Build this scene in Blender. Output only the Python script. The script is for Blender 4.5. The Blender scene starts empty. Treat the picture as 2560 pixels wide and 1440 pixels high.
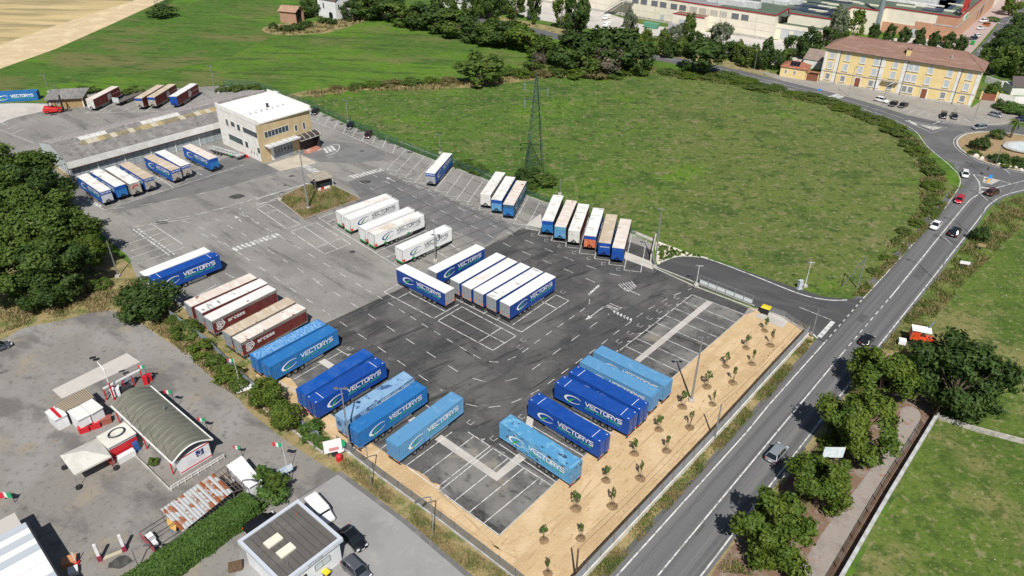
import bpy, math, random
import numpy as np
from mathutils import Vector, Matrix
R = math.radians
random.seed(7); rng = np.random.default_rng(7)
sc = bpy.context.scene
col = sc.collection
# ------------------------------------------------------------------ camera (drone at 80 m)
F, PITCH, ROLL, H = 1863.9, R(32.417), R(.4887), 79.96
_c, _s = math.cos(PITCH), math.sin(PITCH)
_r, _u, FW = Vector((1, 0, 0)), Vector((0, _s, _c)), Vector((0, _c, -_s))
RT = _r * math.cos(ROLL) + _u * math.sin(ROLL)
UP = -_r * math.sin(ROLL) + _u * math.cos(ROLL)
cam = bpy.data.cameras.new('camera'); cam.sensor_width = 36; cam.lens = F / 2560 * 36
cam.clip_start = 1; cam.clip_end = 6000
co = bpy.data.objects.new('camera', cam); col.objects.link(co)
co.matrix_world = Matrix(((RT.x, UP.x, -FW.x, 0), (RT.y, UP.y, -FW.y, 0), (RT.z, UP.z, -FW.z, H), (0, 0, 0, 1)))
sc.camera = co
# ------------------------------------------------------------------ daylight
SUN_EL, SUN_AZ = R(51), R(177.6)
w = bpy.data.worlds.new('World'); sc.world = w; w.use_nodes = True
nt = w.node_tree; bg = nt.nodes['Background']
sky = nt.nodes.new('ShaderNodeTexSky'); sky.sky_type = 'NISHITA'; sky.sun_disc = False
sky.sun_elevation = SUN_EL; sky.sun_rotation = SUN_AZ
nt.links.new(sky.outputs[0], bg.inputs[0]); bg.inputs[1].default_value = .052
sl = bpy.data.lights.new('sun', 'SUN'); sl.energy = 4.8; sl.angle = R(.53); sl.color = (1, .965, .91)
so = bpy.data.objects.new('sun', sl); col.objects.link(so)
sv = Vector((math.sin(SUN_AZ) * math.cos(SUN_EL), math.cos(SUN_AZ) * math.cos(SUN_EL), math.sin(SUN_EL)))
so.rotation_euler = sv.to_track_quat('Z', 'Y').to_euler(); so.location = sv * 300
sc.view_settings.view_transform = 'Standard'; sc.view_settings.look = 'None'
sc.view_settings.exposure = .12; sc.view_settings.gamma = 1; sc.view_settings.use_curve_mapping = False

# ------------------------------------------------------------------ survey: sight line of a photo point met with a level or a wall
def _ray(px, py):
    return FW + RT * ((px - 1280) / F) - UP * ((py - 720) / F)
def G(px, py, z=0.):
    d = _ray(px, py); t = (z - H) / d.z
    return Vector((d.x * t, d.y * t, z))
def GP(pts, z=0.): return [G(p[0], p[1], z) for p in pts]
def onwall(px, py, A, B):
    """distance along A->B and height where the sight line meets the upright plane through A and B"""
    u = Vector((B.x - A.x, B.y - A.y, 0)).normalized(); n = Vector((-u.y, u.x, 0)); d = _ray(px, py)
    t = (n.x * A.x + n.y * A.y) / (n.x * d.x + n.y * d.y)
    P = Vector((0, 0, H)) + d * t
    return (P.x - A.x) * u.x + (P.y - A.y) * u.y, P.z
def hgt(base, top):
    b = G(*base); d = _ray(*top); t = b.y / d.y
    return H + d.z * t
def ang(a, b): return math.atan2(b.y - a.y, b.x - a.x)

# ------------------------------------------------------------------ mesh helpers
class MB:
    def __init__(s): s.v = []; s.f = []; s.m = []
    def add(s, vs, fs, m=0):
        o = len(s.v); s.v += [tuple(v) for v in vs]
        for f in fs: s.f.append([i + o for i in f]); s.m.append(m)
        return s
    def box(s, x0, x1, y0, y1, z0, z1, m=0):
        return s.add([(x0,y0,z0),(x1,y0,z0),(x1,y1,z0),(x0,y1,z0),(x0,y0,z1),(x1,y0,z1),(x1,y1,z1),(x0,y1,z1)],
                     [(0,3,2,1),(4,5,6,7),(0,1,5,4),(1,2,6,5),(2,3,7,6),(3,0,4,7)], m)
    def obox(s, c, sx, sy, sz, rz=0, m=0):
        ca, sa = math.cos(rz), math.sin(rz); k = len(s.v)
        s.box(-sx/2, sx/2, -sy/2, sy/2, 0, sz, m)
        for i in range(k, len(s.v)):
            x, y, z = s.v[i]; s.v[i] = (c[0]+x*ca-y*sa, c[1]+x*sa+y*ca, c[2]+z)
        return s
    def beam(s, p, q, a, b=None, m=0):
        p, q = Vector(p), Vector(q); b = b or a; d = (q - p).normalized()
        n = d.cross(Vector((0, 0, 1)))
        n = n.normalized() if n.length > 1e-3 else Vector((1, 0, 0))
        t = n.cross(d).normalized(); n, t = n*a/2, t*b/2
        return s.add([p-n-t, p+n-t, p+n+t, p-n+t, q-n-t, q+n-t, q+n+t, q-n+t],
                     [(0,1,2,3),(7,6,5,4),(0,4,5,1),(1,5,6,2),(2,6,7,3),(3,7,4,0)], m)
    def cyl(s, p, q, r, r2=None, n=8, m=0):
        p, q = Vector(p), Vector(q); r2 = r if r2 is None else r2; d = (q-p).normalized()
        a = d.cross(Vector((0,0,1))); a = a.normalized() if a.length > 1e-3 else Vector((1,0,0)); b = d.cross(a)
        vs = []
        for c, rr in ((p, r), (q, r2)):
            for i in range(n):
                t = 2*math.pi*i/n; vs.append(c + a*(math.cos(t)*rr) + b*(math.sin(t)*rr))
        fs = [(i, n+i, n+(i+1) % n, (i+1) % n) for i in range(n)] + [tuple(range(n)), tuple(range(2*n-1, n-1, -1))]
        return s.add(vs, fs, m)
    def tube(s, path, r, n=6, m=0):
        for a, b in zip(path[:-1], path[1:]): s.cyl(a, b, r, r, n, m)
        return s
    def prism(s, poly, z0, z1, m=0, cap=True):
        n = len(poly); vs = [(p[0], p[1], z0) for p in poly] + [(p[0], p[1], z1) for p in poly]
        fs = [(i, (i+1) % n, n+(i+1) % n, n+i) for i in range(n)]
        if cap: fs += [tuple(range(n, 2*n)), tuple(range(n-1, -1, -1))]
        return s.add(vs, fs, m)
    def sheet(s, poly, z, m=0):
        a = sum(poly[i][0]*poly[(i+1) % len(poly)][1]-poly[(i+1) % len(poly)][0]*poly[i][1] for i in range(len(poly)))
        p = list(poly) if a > 0 else list(reversed(poly))
        return s.add([(q[0], q[1], z) for q in p], [tuple(range(len(p)))], m)
    def strip(s, path, wd, z, m=0):
        path = [Vector((p[0], p[1], 0)) for p in path]; L = []; n = len(path)
        for i in range(n):
            a = path[max(i-1, 0)]; b = path[min(i+1, n-1)]; d = (b-a).normalized(); L.append(Vector((-d.y, d.x, 0))*wd/2)
        vs = []
        for p, o in zip(path, L): vs += [(p.x+o.x, p.y+o.y, z), (p.x-o.x, p.y-o.y, z)]
        return s.add(vs, [(2*i+1, 2*i+3, 2*i+2, 2*i) for i in range(n-1)], m)
    def loft(s, rings, m=0, cap=True):
        k = len(rings[0]); o = len(s.v)
        for r_ in rings: s.v += [tuple(v) for v in r_]
        for j in range(len(rings)-1):
            for i in range(k):
                s.f.append([o+j*k+i, o+j*k+(i+1) % k, o+(j+1)*k+(i+1) % k, o+(j+1)*k+i]); s.m.append(m)
        if cap:
            s.f.append([o+i for i in range(k-1, -1, -1)]); s.m.append(m)
            e = o+(len(rings)-1)*k; s.f.append([e+i for i in range(k)]); s.m.append(m)
        return s
    def mesh(s, name, mats=None, smooth=False):
        me = bpy.data.meshes.new(name); me.from_pydata(s.v, [], s.f)
        if mats is None: mats = [None]
        if not isinstance(mats, (list, tuple)): mats = [mats]
        for mm in mats: me.materials.append(mm)
        if len(mats) > 1: me.polygons.foreach_set('material_index', s.m)
        if smooth: me.polygons.foreach_set('use_smooth', [True]*len(me.polygons))
        me.update(); return me
def quads_mesh(name, Q, mat):
    """Q: n x 4 x 3 array of separate quads"""
    n = len(Q); me = bpy.data.meshes.new(name)
    me.vertices.add(4*n); me.vertices.foreach_set('co', np.asarray(Q, dtype=np.float32).ravel())
    me.loops.add(4*n); me.loops.foreach_set('vertex_index', np.arange(4*n, dtype=np.int32))
    me.polygons.add(n); me.polygons.foreach_set('loop_start', np.arange(0, 4*n, 4, dtype=np.int32))
    me.polygons.foreach_set('loop_total', np.full(n, 4, dtype=np.int32))
    me.materials.append(mat); me.update(calc_edges=True); return me
def tag(o, label=None, cat=None, group=None, kind=None):
    if label: o['label'] = label
    if cat: o['category'] = cat
    if group: o['group'] = group
    if kind: o['kind'] = kind
    return o
def ob(name, me, parent=None, mat=None, loc=None, rot=None, scale=None, **kw):
    o = bpy.data.objects.new(name, me); col.objects.link(o)
    if parent is not None: o.parent = parent
    if loc is not None: o.location = loc
    if rot is not None: o.rotation_euler = (0, 0, rot) if isinstance(rot, (int, float)) else rot
    if scale is not None: o.scale = (scale,)*3 if isinstance(scale, (int, float)) else scale
    if mat is not None:
        sl_ = o.material_slots[0]; sl_.link = 'OBJECT'; sl_.material = mat
    return tag(o, **kw)
def thing(name, label, cat, loc=(0, 0, 0), rz=0., group=None, scale=None):
    return ob(name, None, None, None, loc, rz, scale, label=label, cat=cat, group=group)
_mc = {}
def cached(key, fn):
    if key not in _mc: _mc[key] = fn()
    return _mc[key]
def smooth(pts, k=6, closed=False):
    P = [Vector((p[0], p[1], 0)) for p in pts]; n = len(P); out = []
    rg = range(n) if closed else range(n-1)
    for i in rg:
        if closed: a, b, c, d = P[i-1], P[i], P[(i+1) % n], P[(i+2) % n]
        else: a, b, c, d = P[max(i-1, 0)], P[i], P[i+1], P[min(i+2, n-1)]
        for j in range(k):
            t = j/k
            out.append(.5*((2*b)+(c-a)*t+(2*a-5*b+4*c-d)*t*t+(3*b-a-3*c+d)*t**3))
    if not closed: out.append(P[-1])
    return out
def dashes(mb, path, on, off, wd, z, m=0, start=0.):
    path = [Vector((p[0], p[1], 0)) for p in path]; cum = [0]
    for a, b in zip(path[:-1], path[1:]): cum.append(cum[-1]+(b-a).length)
    def at(s):
        for i in range(len(path)-1):
            if s <= cum[i+1]: return path[i].lerp(path[i+1], (s-cum[i])/max(cum[i+1]-cum[i], 1e-6))
        return path[-1]
    s = start
    while s < cum[-1]:
        e = min(s+on, cum[-1]); k = max(2, int((e-s)/1.2)+1)
        if e-s > .2: mb.strip([at(s+(e-s)*i/(k-1)) for i in range(k)], wd, z, m)
        s += on+off
# ------------------------------------------------------------------ materials
_mm = {}
def mat(name, c, rough=.7, metal=0., c2=None, scale=1., lo=.4, hi=.62, bump=0., bscale=None, spec=.4, stretch=None, c3=None,
        scale3=.1, lo3=.45, hi3=.65, detail=6., rnd=False, alpha=None, trans=0., coat=0.):
    if name in _mm: return _mm[name]
    m = bpy.data.materials.new(name); m.use_nodes = True; N = m.node_tree.nodes; Lk = m.node_tree.links
    b = N['Principled BSDF']; b.inputs['Base Color'].default_value = (*c, 1); b.inputs['Roughness'].default_value = rough
    b.inputs['Metallic'].default_value = metal; b.inputs['Specular IOR Level'].default_value = spec
    if coat: b.inputs['Coat Weight'].default_value = coat; b.inputs['Coat Roughness'].default_value = .06
    vec = None
    if c2 or c3 or bump:
        tc = N.new('ShaderNodeTexCoord'); vec = tc.outputs['Object']
        if rnd:
            oi = N.new('ShaderNodeObjectInfo'); mu = N.new('ShaderNodeMath'); mu.operation = 'MULTIPLY'; mu.inputs[1].default_value = 90
            ad = N.new('ShaderNodeVectorMath'); ad.operation = 'ADD'
            Lk.new(oi.outputs['Random'], mu.inputs[0]); Lk.new(vec, ad.inputs[0]); Lk.new(mu.outputs[0], ad.inputs[1]); vec = ad.outputs[0]
        if stretch:
            mp = N.new('ShaderNodeMapping'); mp.inputs['Rotation'].default_value = (0, 0, stretch[3] if len(stretch) > 3 else 0)
            mp2 = N.new('ShaderNodeVectorMath'); mp2.operation = 'MULTIPLY'; mp2.inputs[1].default_value = stretch[:3]
            Lk.new(vec, mp.inputs[0]); Lk.new(mp.outputs[0], mp2.inputs[0]); svec = mp2.outputs[0]
        else: svec = vec
        cur = None
        def layer(cur, base, cc, sca, l, h, v):
            nz = N.new('ShaderNodeTexNoise'); nz.inputs['Scale'].default_value = sca; nz.inputs['Detail'].default_value = detail
            nz.inputs['Roughness'].default_value = .62
            Lk.new(v, nz.inputs['Vector'])
            mr = N.new('ShaderNodeMapRange'); mr.inputs[1].default_value = l; mr.inputs[2].default_value = h; mr.interpolation_type = 'SMOOTHSTEP'
            Lk.new(nz.outputs['Fac'], mr.inputs[0])
            mx = N.new('ShaderNodeMix'); mx.data_type = 'RGBA'
            Lk.new(mr.outputs[0], mx.inputs[0])
            if cur is None: mx.inputs[6].default_value = (*base, 1)
            else: Lk.new(cur, mx.inputs[6])
            mx.inputs[7].default_value = (*cc, 1)
            return mx.outputs[2]
        if c2: cur = layer(cur, c, c2, scale, lo, hi, svec)
        if c3: cur = layer(cur, c, c3, scale3, lo3, hi3, vec)
        if cur: Lk.new(cur, b.inputs['Base Color'])
        if bump:
            nz = N.new('ShaderNodeTexNoise'); nz.inputs['Scale'].default_value = bscale or scale*3; nz.inputs['Detail'].default_value = 5
            Lk.new(vec, nz.inputs['Vector']); bp = N.new('ShaderNodeBump'); bp.inputs['Strength'].default_value = bump
            bp.inputs['Distance'].default_value = .1
            Lk.new(nz.outputs['Fac'], bp.inputs['Height']); Lk.new(bp.outputs[0], b.inputs['Normal'])
    if alpha is not None: b.inputs['Alpha'].default_value = alpha
    if trans:
        tr = N.new('ShaderNodeBsdfTranslucent'); ms = N.new('ShaderNodeMixShader'); ms.inputs[0].default_value = trans
        if cur: Lk.new(cur, tr.inputs[0])
        else: tr.inputs[0].default_value = (*c, 1)
        Lk.new(b.outputs[0], ms.inputs[1]); Lk.new(tr.outputs[0], ms.inputs[2])
        Lk.new(ms.outputs[0], N['Material Output'].inputs[0])
    _mm[name] = m; return m
WHITE = mat('white_paint', (.78, .78, .76), .5, c2=(.62, .61, .57), scale=.7, rnd=True)
STEEL = mat('galvanised_steel', (.42, .44, .45), .45, .6, c2=(.32, .33, .34), scale=2)
DARK = mat('dark_steel', (.035, .035, .038), .6)
BLACK = mat('black_plastic', (.015, .015, .017), .5)
RUBBER = mat('tyre_rubber', (.02, .02, .02), .85)
RED = mat('red_paint', (.55, .03, .035), .45)
GLASS = mat('dark_glass', (.02, .028, .035), .08, spec=.8)
CONC = mat('concrete', (.5, .48, .44), .85, c2=(.38, .36, .33), scale=.8, bump=.15, bscale=6)
MARK = mat('marking_paint', (.64, .64, .62), .7, c2=(.27, .27, .26), scale=1.1, lo=.44, hi=.66)
WOODP = mat('weathered_wood', (.1, .06, .035), .85, c2=(.15, .1, .06), scale=3)
# ================================================================== ground surfaces
def lmat(name, base, layers, rough=.9, bump=0., bscale=8., spec=.25):
    """layers: (colour, scale, lo, hi[, (sx,sy,rot)[, strength]])"""
    if name in _mm: return _mm[name]
    m = bpy.data.materials.new(name); m.use_nodes = True; N = m.node_tree.nodes; Lk = m.node_tree.links
    b = N['Principled BSDF']; b.inputs['Roughness'].default_value = rough; b.inputs['Specular IOR Level'].default_value = spec
    tc = N.new('ShaderNodeTexCoord'); cur = None
    for k, ly in enumerate(layers):
        v = tc.outputs['Object']
        mp = N.new('ShaderNodeMapping'); mp.inputs['Location'].default_value = (k*37.3, k*11.7, 0)
        if len(ly) > 4 and ly[4]:
            mp.inputs['Rotation'].default_value = (0, 0, ly[4][2])
            sc_ = N.new('ShaderNodeVectorMath'); sc_.operation = 'MULTIPLY'; sc_.inputs[1].default_value = (ly[4][0], ly[4][1], 1)
            Lk.new(v, mp.inputs[0]); Lk.new(mp.outputs[0], sc_.inputs[0]); v = sc_.outputs[0]
        else:
            Lk.new(v, mp.inputs[0]); v = mp.outputs[0]
        nz = N.new('ShaderNodeTexNoise'); nz.inputs['Scale'].default_value = ly[1]; nz.inputs['Detail'].default_value = 7; nz.inputs['Roughness'].default_value = .6
        Lk.new(v, nz.inputs['Vector'])
        mr = N.new('ShaderNodeMapRange'); mr.inputs[1].default_value = ly[2]; mr.inputs[2].default_value = ly[3]; mr.interpolation_type = 'SMOOTHSTEP'
        mr.inputs[4].default_value = ly[5] if len(ly) > 5 else 1
        src = nz.outputs['Fac']
        if len(ly) > 6:                                             # mask that follows the lie of the land: direction and a ragged edge
            dp = N.new('ShaderNodeVectorMath'); dp.operation = 'DOT_PRODUCT'; dp.inputs[1].default_value = (ly[6][0], ly[6][1], 0); Lk.new(tc.outputs['Object'], dp.inputs[0])
            ma = N.new('ShaderNodeMath'); ma.operation = 'MULTIPLY_ADD'; ma.inputs[1].default_value = ly[6][2]; Lk.new(src, ma.inputs[0]); Lk.new(dp.outputs['Value'], ma.inputs[2]); src = ma.outputs[0]
        Lk.new(src, mr.inputs[0]); mx = N.new('ShaderNodeMix'); mx.data_type = 'RGBA'; Lk.new(mr.outputs[0], mx.inputs[0])
        if cur is None: mx.inputs[6].default_value = (*base, 1)
        else: Lk.new(cur, mx.inputs[6])
        mx.inputs[7].default_value = (*ly[0], 1); cur = mx.outputs[2]
    Lk.new(cur, b.inputs['Base Color'])
    if bump:
        nz = N.new('ShaderNodeTexNoise'); nz.inputs['Scale'].default_value = bscale; nz.inputs['Detail'].default_value = 6
        Lk.new(tc.outputs['Object'], nz.inputs['Vector']); bp = N.new('ShaderNodeBump'); bp.inputs['Strength'].default_value = bump; bp.inputs['Distance'].default_value = .15
        Lk.new(nz.outputs['Fac'], bp.inputs['Height']); Lk.new(bp.outputs[0], b.inputs['Normal'])
    _mm[name] = m; return m
GR_A = lmat('meadow_grass', (.066, .13, .018), [((.09, .185, .014), .02, .4, .58, (1, 2.2, .3)), ((.14, .145, .05), .03, .5, .64, (1, 1.8, .2), .8),
     ((.038, .085, .014), .1, .5, .62, (.35, 2.2, .12), .75), ((.15, .18, .055), .5, .5, .64, (.5, 1.5, .12), .55), ((.03, .068, .01), .55, .54, .66, (.6, 1.4, .1), .75), ((.17, .175, .075), 1.6, .57, .68, None, .5)], .95, .8, 2.)
GR_B = lmat('dry_meadow_grass', (.072, .138, .02), [((.09, .16, .018), .03, .45, .62, (1, 1.4, -.3), .7), ((.138, .152, .044), .06, -5, 55, None, .6, (1, -.2, 60)), ((.18, .165, .07), .045, .55, .68, (1, 1.3, -.4), .5), ((.1, .19, .014), .035, .56, .66, (1, 1.4, -.3), .8),
     ((.038, .082, .014), .07, .51, .64, (.8, 1.3, .1), .6), ((.22, .19, .095), .25, .54, .66, None, .65), ((.036, .07, .013), .35, .52, .63, None, .75), ((.26, .23, .13), .8, .55, .65, None, .75), ((.034, .074, .013), 1.3, .53, .64, None, .75)], .95, 1., 1.4)
GR_C = lmat('lush_meadow_grass', (.1, .15, .024), [((.066, .115, .016), .05, .45, .6, None, .85), ((.2, .185, .07), .045, .49, .62, None, .9), ((.05, .088, .014), .35, .5, .62, None, .8),
     ((.24, .22, .11), .75, .54, .66, None, .75), ((.045, .085, .014), 1.3, .52, .64, None, .75), ((.28, .26, .14), 2., .58, .67, None, .6)], .95, 1., 1.6)
GR_FAR = lmat('rough_pasture_grass', (.066, .14, .018), [((.15, .145, .052), .014, .46, .6, (1, 2.2, .25), .9), ((.09, .21, .014), .018, .55, .66, (1, 2, .3), .95), ((.17, .13, .07), .05, .58, .7, (1, 2.5, .2), .7),
     ((.033, .075, .012), .2, .5, .64, (.4, 2.2, .15), .8), ((.17, .185, .065), .5, .53, .66, (.6, 1.4, .1), .6), ((.03, .07, .01), .8, .56, .68, None, .6)], .95, .7, 2.)
DRY = lmat('dry_verge_grass', (.3, .235, .115), [((.1, .135, .035), .35, .45, .62, None, .9), ((.38, .31, .17), .9, .5, .7, None, .8), ((.07, .1, .025), 1.6, .55, .7, None, .7)], .95, .9, 4.)
SOILG = lmat('leaf_littered_soil', (.2, .125, .085), [((.27, .23, .19), .5, .45, .65, None, .9), ((.12, .07, .045), 1.2, .52, .7, None, .7), ((.16, .15, .06), .4, .58, .7, None, .8)], .95, .7, 5.)
STUB = lmat('stubble_field', (.5, .385, .2), [((.26, .225, .12), .05, .46, .6, (.35, 2.6, .05), .8), ((.6, .47, .26), .035, .52, .66, (.4, 2.4, .05), .7), ((.24, .24, .1), .2, .56, .7, (.15, 3, .05), .5)], .95, .5, 2.)
TRACK = lmat('bare_earth_track', (.56, .44, .27), [((.66, .54, .35), .15, .45, .65), ((.34, .25, .13), 1.2, .56, .7, None, .6)], .95, .5, 3.)
ASPH = lmat('old_asphalt', (.235, .226, .208), [((.285, .275, .255), .06, .42, .6), ((.165, .159, .149), .11, .5, .64, (.35, 1.6, .7), .85), ((.1, .098, .096), .3, .57, .7, (.22, 1.8, .72), .7),
     ((.31, .305, .29), 1.2, .53, .68, None, .5), ((.08, .078, .076), .7, .63, .72, None, .75), ((.14, .137, .133), 2.2, .54, .68, None, .5)], .85, .25, 14.)
NEWA = lmat('dark_asphalt', (.076, .075, .074), [((.13, .127, .123), .07, .45, .62, None, .9), ((.04, .04, .04), .16, .52, .68, (.3, 1.5, -.75), .8), ((.18, .174, .165), .22, .57, .7, None, .55),
     ((.03, .03, .03), .4, .55, .66, (.2, 2., -.6), .75), ((.13, .128, .124), 1.3, .55, .68, None, .5), ((.025, .025, .025), 1., .6, .7, None, .6)], .82, .25, 14.)
BAYA = lmat('dusty_bay_asphalt', (.1, .098, .095), [((.22, .212, .2), .09, .44, .62, None, .9), ((.29, .255, .2), .16, .56, .68, None, .7), ((.035, .035, .035), .2, .54, .64, (.5, 1.4, .7), .85), ((.045, .045, .045), .6, .58, .68, None, .6), ((.18, .175, .165), 1.6, .52, .66, None, .5)], .85, .25, 14.)
ROAD = lmat('road_asphalt', (.15, .149, .15), [((.112, .111, .113), .35, .42, .58, (.02, 3.2, -.848), .95), ((.185, .182, .18), .3, .5, .64, (.02, 2.4, -.848), .8), ((.085, .084, .086), .6, .6, .74, None, .45), ((.19, .187, .185), 4., .55, .75, None, .4)], .8, .2, 16.)
RING = lmat('ring_road_asphalt', (.125, .125, .128), [((.17, .168, .166), .08, .5, .66, None, .8), ((.085, .085, .088), .12, .52, .68, None, .8), ((.19, .187, .185), 4., .55, .75, None, .3)], .8, .2, 16.)
LOT = lmat('worn_yard_asphalt', (.235, .22, .2), [((.285, .275, .26), .06, .44, .6, None, .9), ((.145, .138, .132), .07, .5, .62, (1, 1.8, .5), .9), ((.31, .26, .195), .15, .55, .68, None, .7), ((.09, .085, .08), .4, .6, .7, None, .7), ((.13, .122, .112), 1.2, .54, .68, None, .6), ((.3, .28, .25), 2.2, .56, .7, None, .5)], .9, .3, 10.)
LOT2 = lmat('pale_lot_asphalt', (.3, .295, .29), [((.24, .235, .23), .1, .46, .64, None, .8), ((.36, .35, .335), .08, .54, .68, None, .6), ((.39, .38, .365), .3, .52, .7, None, .5), ((.2, .195, .19), .8, .66, .78, None, .5)], .9, .25, 14.)
SAND = lmat('bare_sand', (.54, .39, .22), [((.62, .46, .28), .2, .45, .62), ((.46, .32, .175), .1, .5, .64, (.3, 2, -.85), .85), ((.38, .25, .13), .9, .57, .68, (.35, 2.4, -.85), .7), ((.68, .53, .35), 1.6, .55, .68, None, .5), ((.36, .24, .13), 2., .6, .7, None, .55)], .95, .55, 4.)
PALEC = lmat('pale_concrete_ground', (.52, .49, .45), [((.44, .41, .375), .12, .45, .65), ((.6, .57, .53), .5, .52, .7, None, .6), ((.33, .3, .27), 1., .64, .76, None, .6)], .9, .2, 10.)
PINK = lmat('pinkish_pavers', (.42, .33, .3), [((.36, .28, .26), .4, .45, .65), ((.48, .41, .37), 1.2, .52, .7, None, .6)], .9, .2, 8.)
GRAVELW = lmat('white_gravel', (.62, .56, .48), [((.72, .68, .6), 1.2, .45, .65), ((.45, .38, .3), 2.5, .58, .72, None, .8)], .95, .6, 8.)
def ground(name, poly, z, m, parent=None):
    o = ob(name, MB().sheet(poly, z).mesh(name, m), parent)
    if parent is None: tag(o, kind='structure')
    return o
base = ground('ground', [(-3000, -600), (3000, -600), (3000, 4000), (-3000, 4000)], 0, GR_A)
def outp(px, py): return G(px, py)
ground('pasture_ground', GP([(-700, 420), (-700, -200), (1000, -200), (960, 30), (880, 60), (700, 80), (560, 150), (300, 190), (0, 230)]), .004, GR_FAR)
ground('stubble_ground', GP([(-700, 480), (-700, -200), (640, -200), (410, 0), (280, 60), (140, 122), (0, 172)]), .008, STUB)
ground('farm_track_ground', GP([(-500, 330), (-200, 190), (0, 112), (120, 70), (250, 28), (340, 0), (600, -110), (660, -110), (410, 0), (280, 60), (140, 122), (0, 172), (-300, 330)]), .012, TRACK)
ground('meadow_ground', GP([(1000, 395), (860, 300), (760, 250), (1150, 225), (1380, 190), (1640, 175), (1830, 200), (2060, 250), (2250, 320), (2330, 400), (2390, 480), (2370, 540), (2160, 745), (2000, 725), (1800, 650), (1640, 600), (1320, 490), (1130, 420)]), .004, GR_B)
ground('roadside_meadow_ground', GP([(2320, 720), (2500, 500), (2700, 440), (3300, 600), (3300, 2200), (2000, 2200), (2130, 1440), (2340, 1050), (2200, 880)]), .004, GR_C)
ground('dry_bank_ground', smooth(GP([(700, 245), (760, 228), (850, 222), (930, 214), (1060, 212), (1200, 205), (1300, 188), (1380, 192), (1270, 208), (1190, 218), (1080, 222), (900, 226), (820, 236), (760, 242), (720, 252)]), 4, True), .009, DRY)
ground('dry_farmyard_ground', smooth(GP([(655, 75), (700, 60), (900, 45), (960, 20), (960, 40), (905, 55), (830, 80), (780, 85), (700, 88)]), 4, True), .013, DRY)
ground('weedy_ground', smooth(GP([(-250, 760), (-150, 560), (180, 600), (310, 650), (360, 695), (450, 750), (560, 845), (650, 930), (770, 1030), (880, 1130), (850, 1200), (690, 1120), (580, 1030), (500, 950), (390, 870), (300, 800), (180, 820), (60, 850), (0, 890), (-200, 940)]), 4, True), .008, DRY)
# --- yard
yard = ground('yard_ground', GP([(-260, 330), (-200, 262), (0, 258), (120, 258), (225, 232), (420, 222), (560, 214), (690, 232), (760, 262), (860, 308), (960, 352), (1080, 398), (1190, 438),
    (1320, 490), (1420, 525), (1590, 590), (1634, 610), (1634, 668), (1737, 716), (1890, 778), (1860, 788), (1696, 932), (1545, 1064), (1390, 1207), (1248, 1341), (1016, 1168), (860, 1060), (745, 985),
    (640, 915), (545, 835), (430, 745), (345, 700), (320, 640), (270, 600), (180, 520), (100, 450), (0, 385), (-200, 400)]), .012, ASPH)
ground('new_asphalt', GP([(800, 815), (850, 792), (1000, 722), (1216, 617), (1264, 596), (1303, 571), (1345, 578), (1372, 552), (1560, 600), (1632, 625), (1632, 666), (1735, 714), (1870, 771), (1860, 786), (1696, 930),
    (1545, 1062), (1390, 1205), (1248, 1339), (1016, 1166), (860, 1058), (755, 985), (715, 930), (790, 850)]), .016, NEWA, yard)
ground('bay_asphalt', GP([(1735, 740), (1862, 788), (1696, 930), (1545, 1060), (1470, 1010), (1520, 910)]), .020, BAYA, yard)
ground('bay_asphalt', GP([(1016, 1164), (1130, 1080), (1170, 1080), (1390, 1207), (1248, 1337)]), .020, BAYA, yard)
ground('bay_asphalt', GP([(690, 925), (790, 850), (880, 870), (760, 985)]), .020, BAYA, yard)
ground('asphalt_patch', GP([(560, 395), (610, 385), (668, 410), (700, 428), (655, 440), (560, 470), (420, 500), (300, 530), (285, 515), (430, 470)]), .0165, lmat('mid_asphalt', (.17, .168, .165), [((.13, .128, .126), .2, .45, .65), ((.2, .197, .19), 2., .5, .7, None, .5)], .85, .25, 14), yard)
ground('asphalt_patch', GP([(740, 380), (810, 350), (900, 360), (965, 385), (955, 402), (870, 408), (800, 405)]), .0165, lmat('blue_grey_asphalt', (.19, .19, .188), [((.15, .15, .148), .2, .45, .65), ((.22, .218, .212), 2., .5, .7, None, .5)], .85, .25, 14), yard)
ground('asphalt_patch', GP([(870, 455), (945, 430), (1065, 475), (1280, 560), (1215, 612), (1130, 575), (1000, 640), (960, 620), (930, 600), (850, 555), (900, 492)]), .0165, lmat('patched_asphalt', (.15, .148, .147), [((.19, .187, .184), .25, .45, .65), ((.09, .09, .09), .5, .56, .7, (.15, 2.4, -.8), .7), ((.08, .08, .08), .5, .58, .7, (2.4, .15, -.8), .6)], .85, .25, 14), yard)
ground('concrete_apron', GP([(668, 412), (748, 386), (785, 402), (790, 408), (700, 428)]), .021, lmat('apron_concrete', (.5, .445, .36), [((.42, .37, .3), .3, .45, .65)], .9, .1, 8), yard)
ground('red_apron', GP([(752, 380), (790, 364), (805, 372), (770, 385)]), .0215, lmat('red_pavers', (.42, .17, .12), [((.5, .36, .3), .6, .5, .65)], .9), yard)
for q in ([(1315, 562), (1352, 534), (1356, 572)], [(1556, 626), (1634, 656), (1632, 674), (1562, 648)], [(1087, 1099), (1103, 1087), (1241, 1182), (1300, 1130), (1318, 1040), (1334, 1046), (1322, 1140), (1242, 1203)],
          [(1767, 752), (1782, 757), (1600, 906), (1586, 900)], [(1416, 985), (1432, 976), (1450, 996), (1436, 1006)], [(795, 905), (812, 897), (836, 912), (822, 922)], [(1350, 1020), (1372, 1008), (1392, 1024), (1372, 1034)], [(1020, 1052), (1036, 1042), (1052, 1052), (1036, 1062)]):
    ground('concrete_band', GP(q), .0225, PALEC, yard)
ground('broken_concrete_ground', smooth(GP([(-120, 300), (-60, 262), (0, 260), (60, 258), (125, 262), (132, 272), (90, 282), (30, 296), (-20, 312)]), 4, True), .0175, PALEC)
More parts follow.
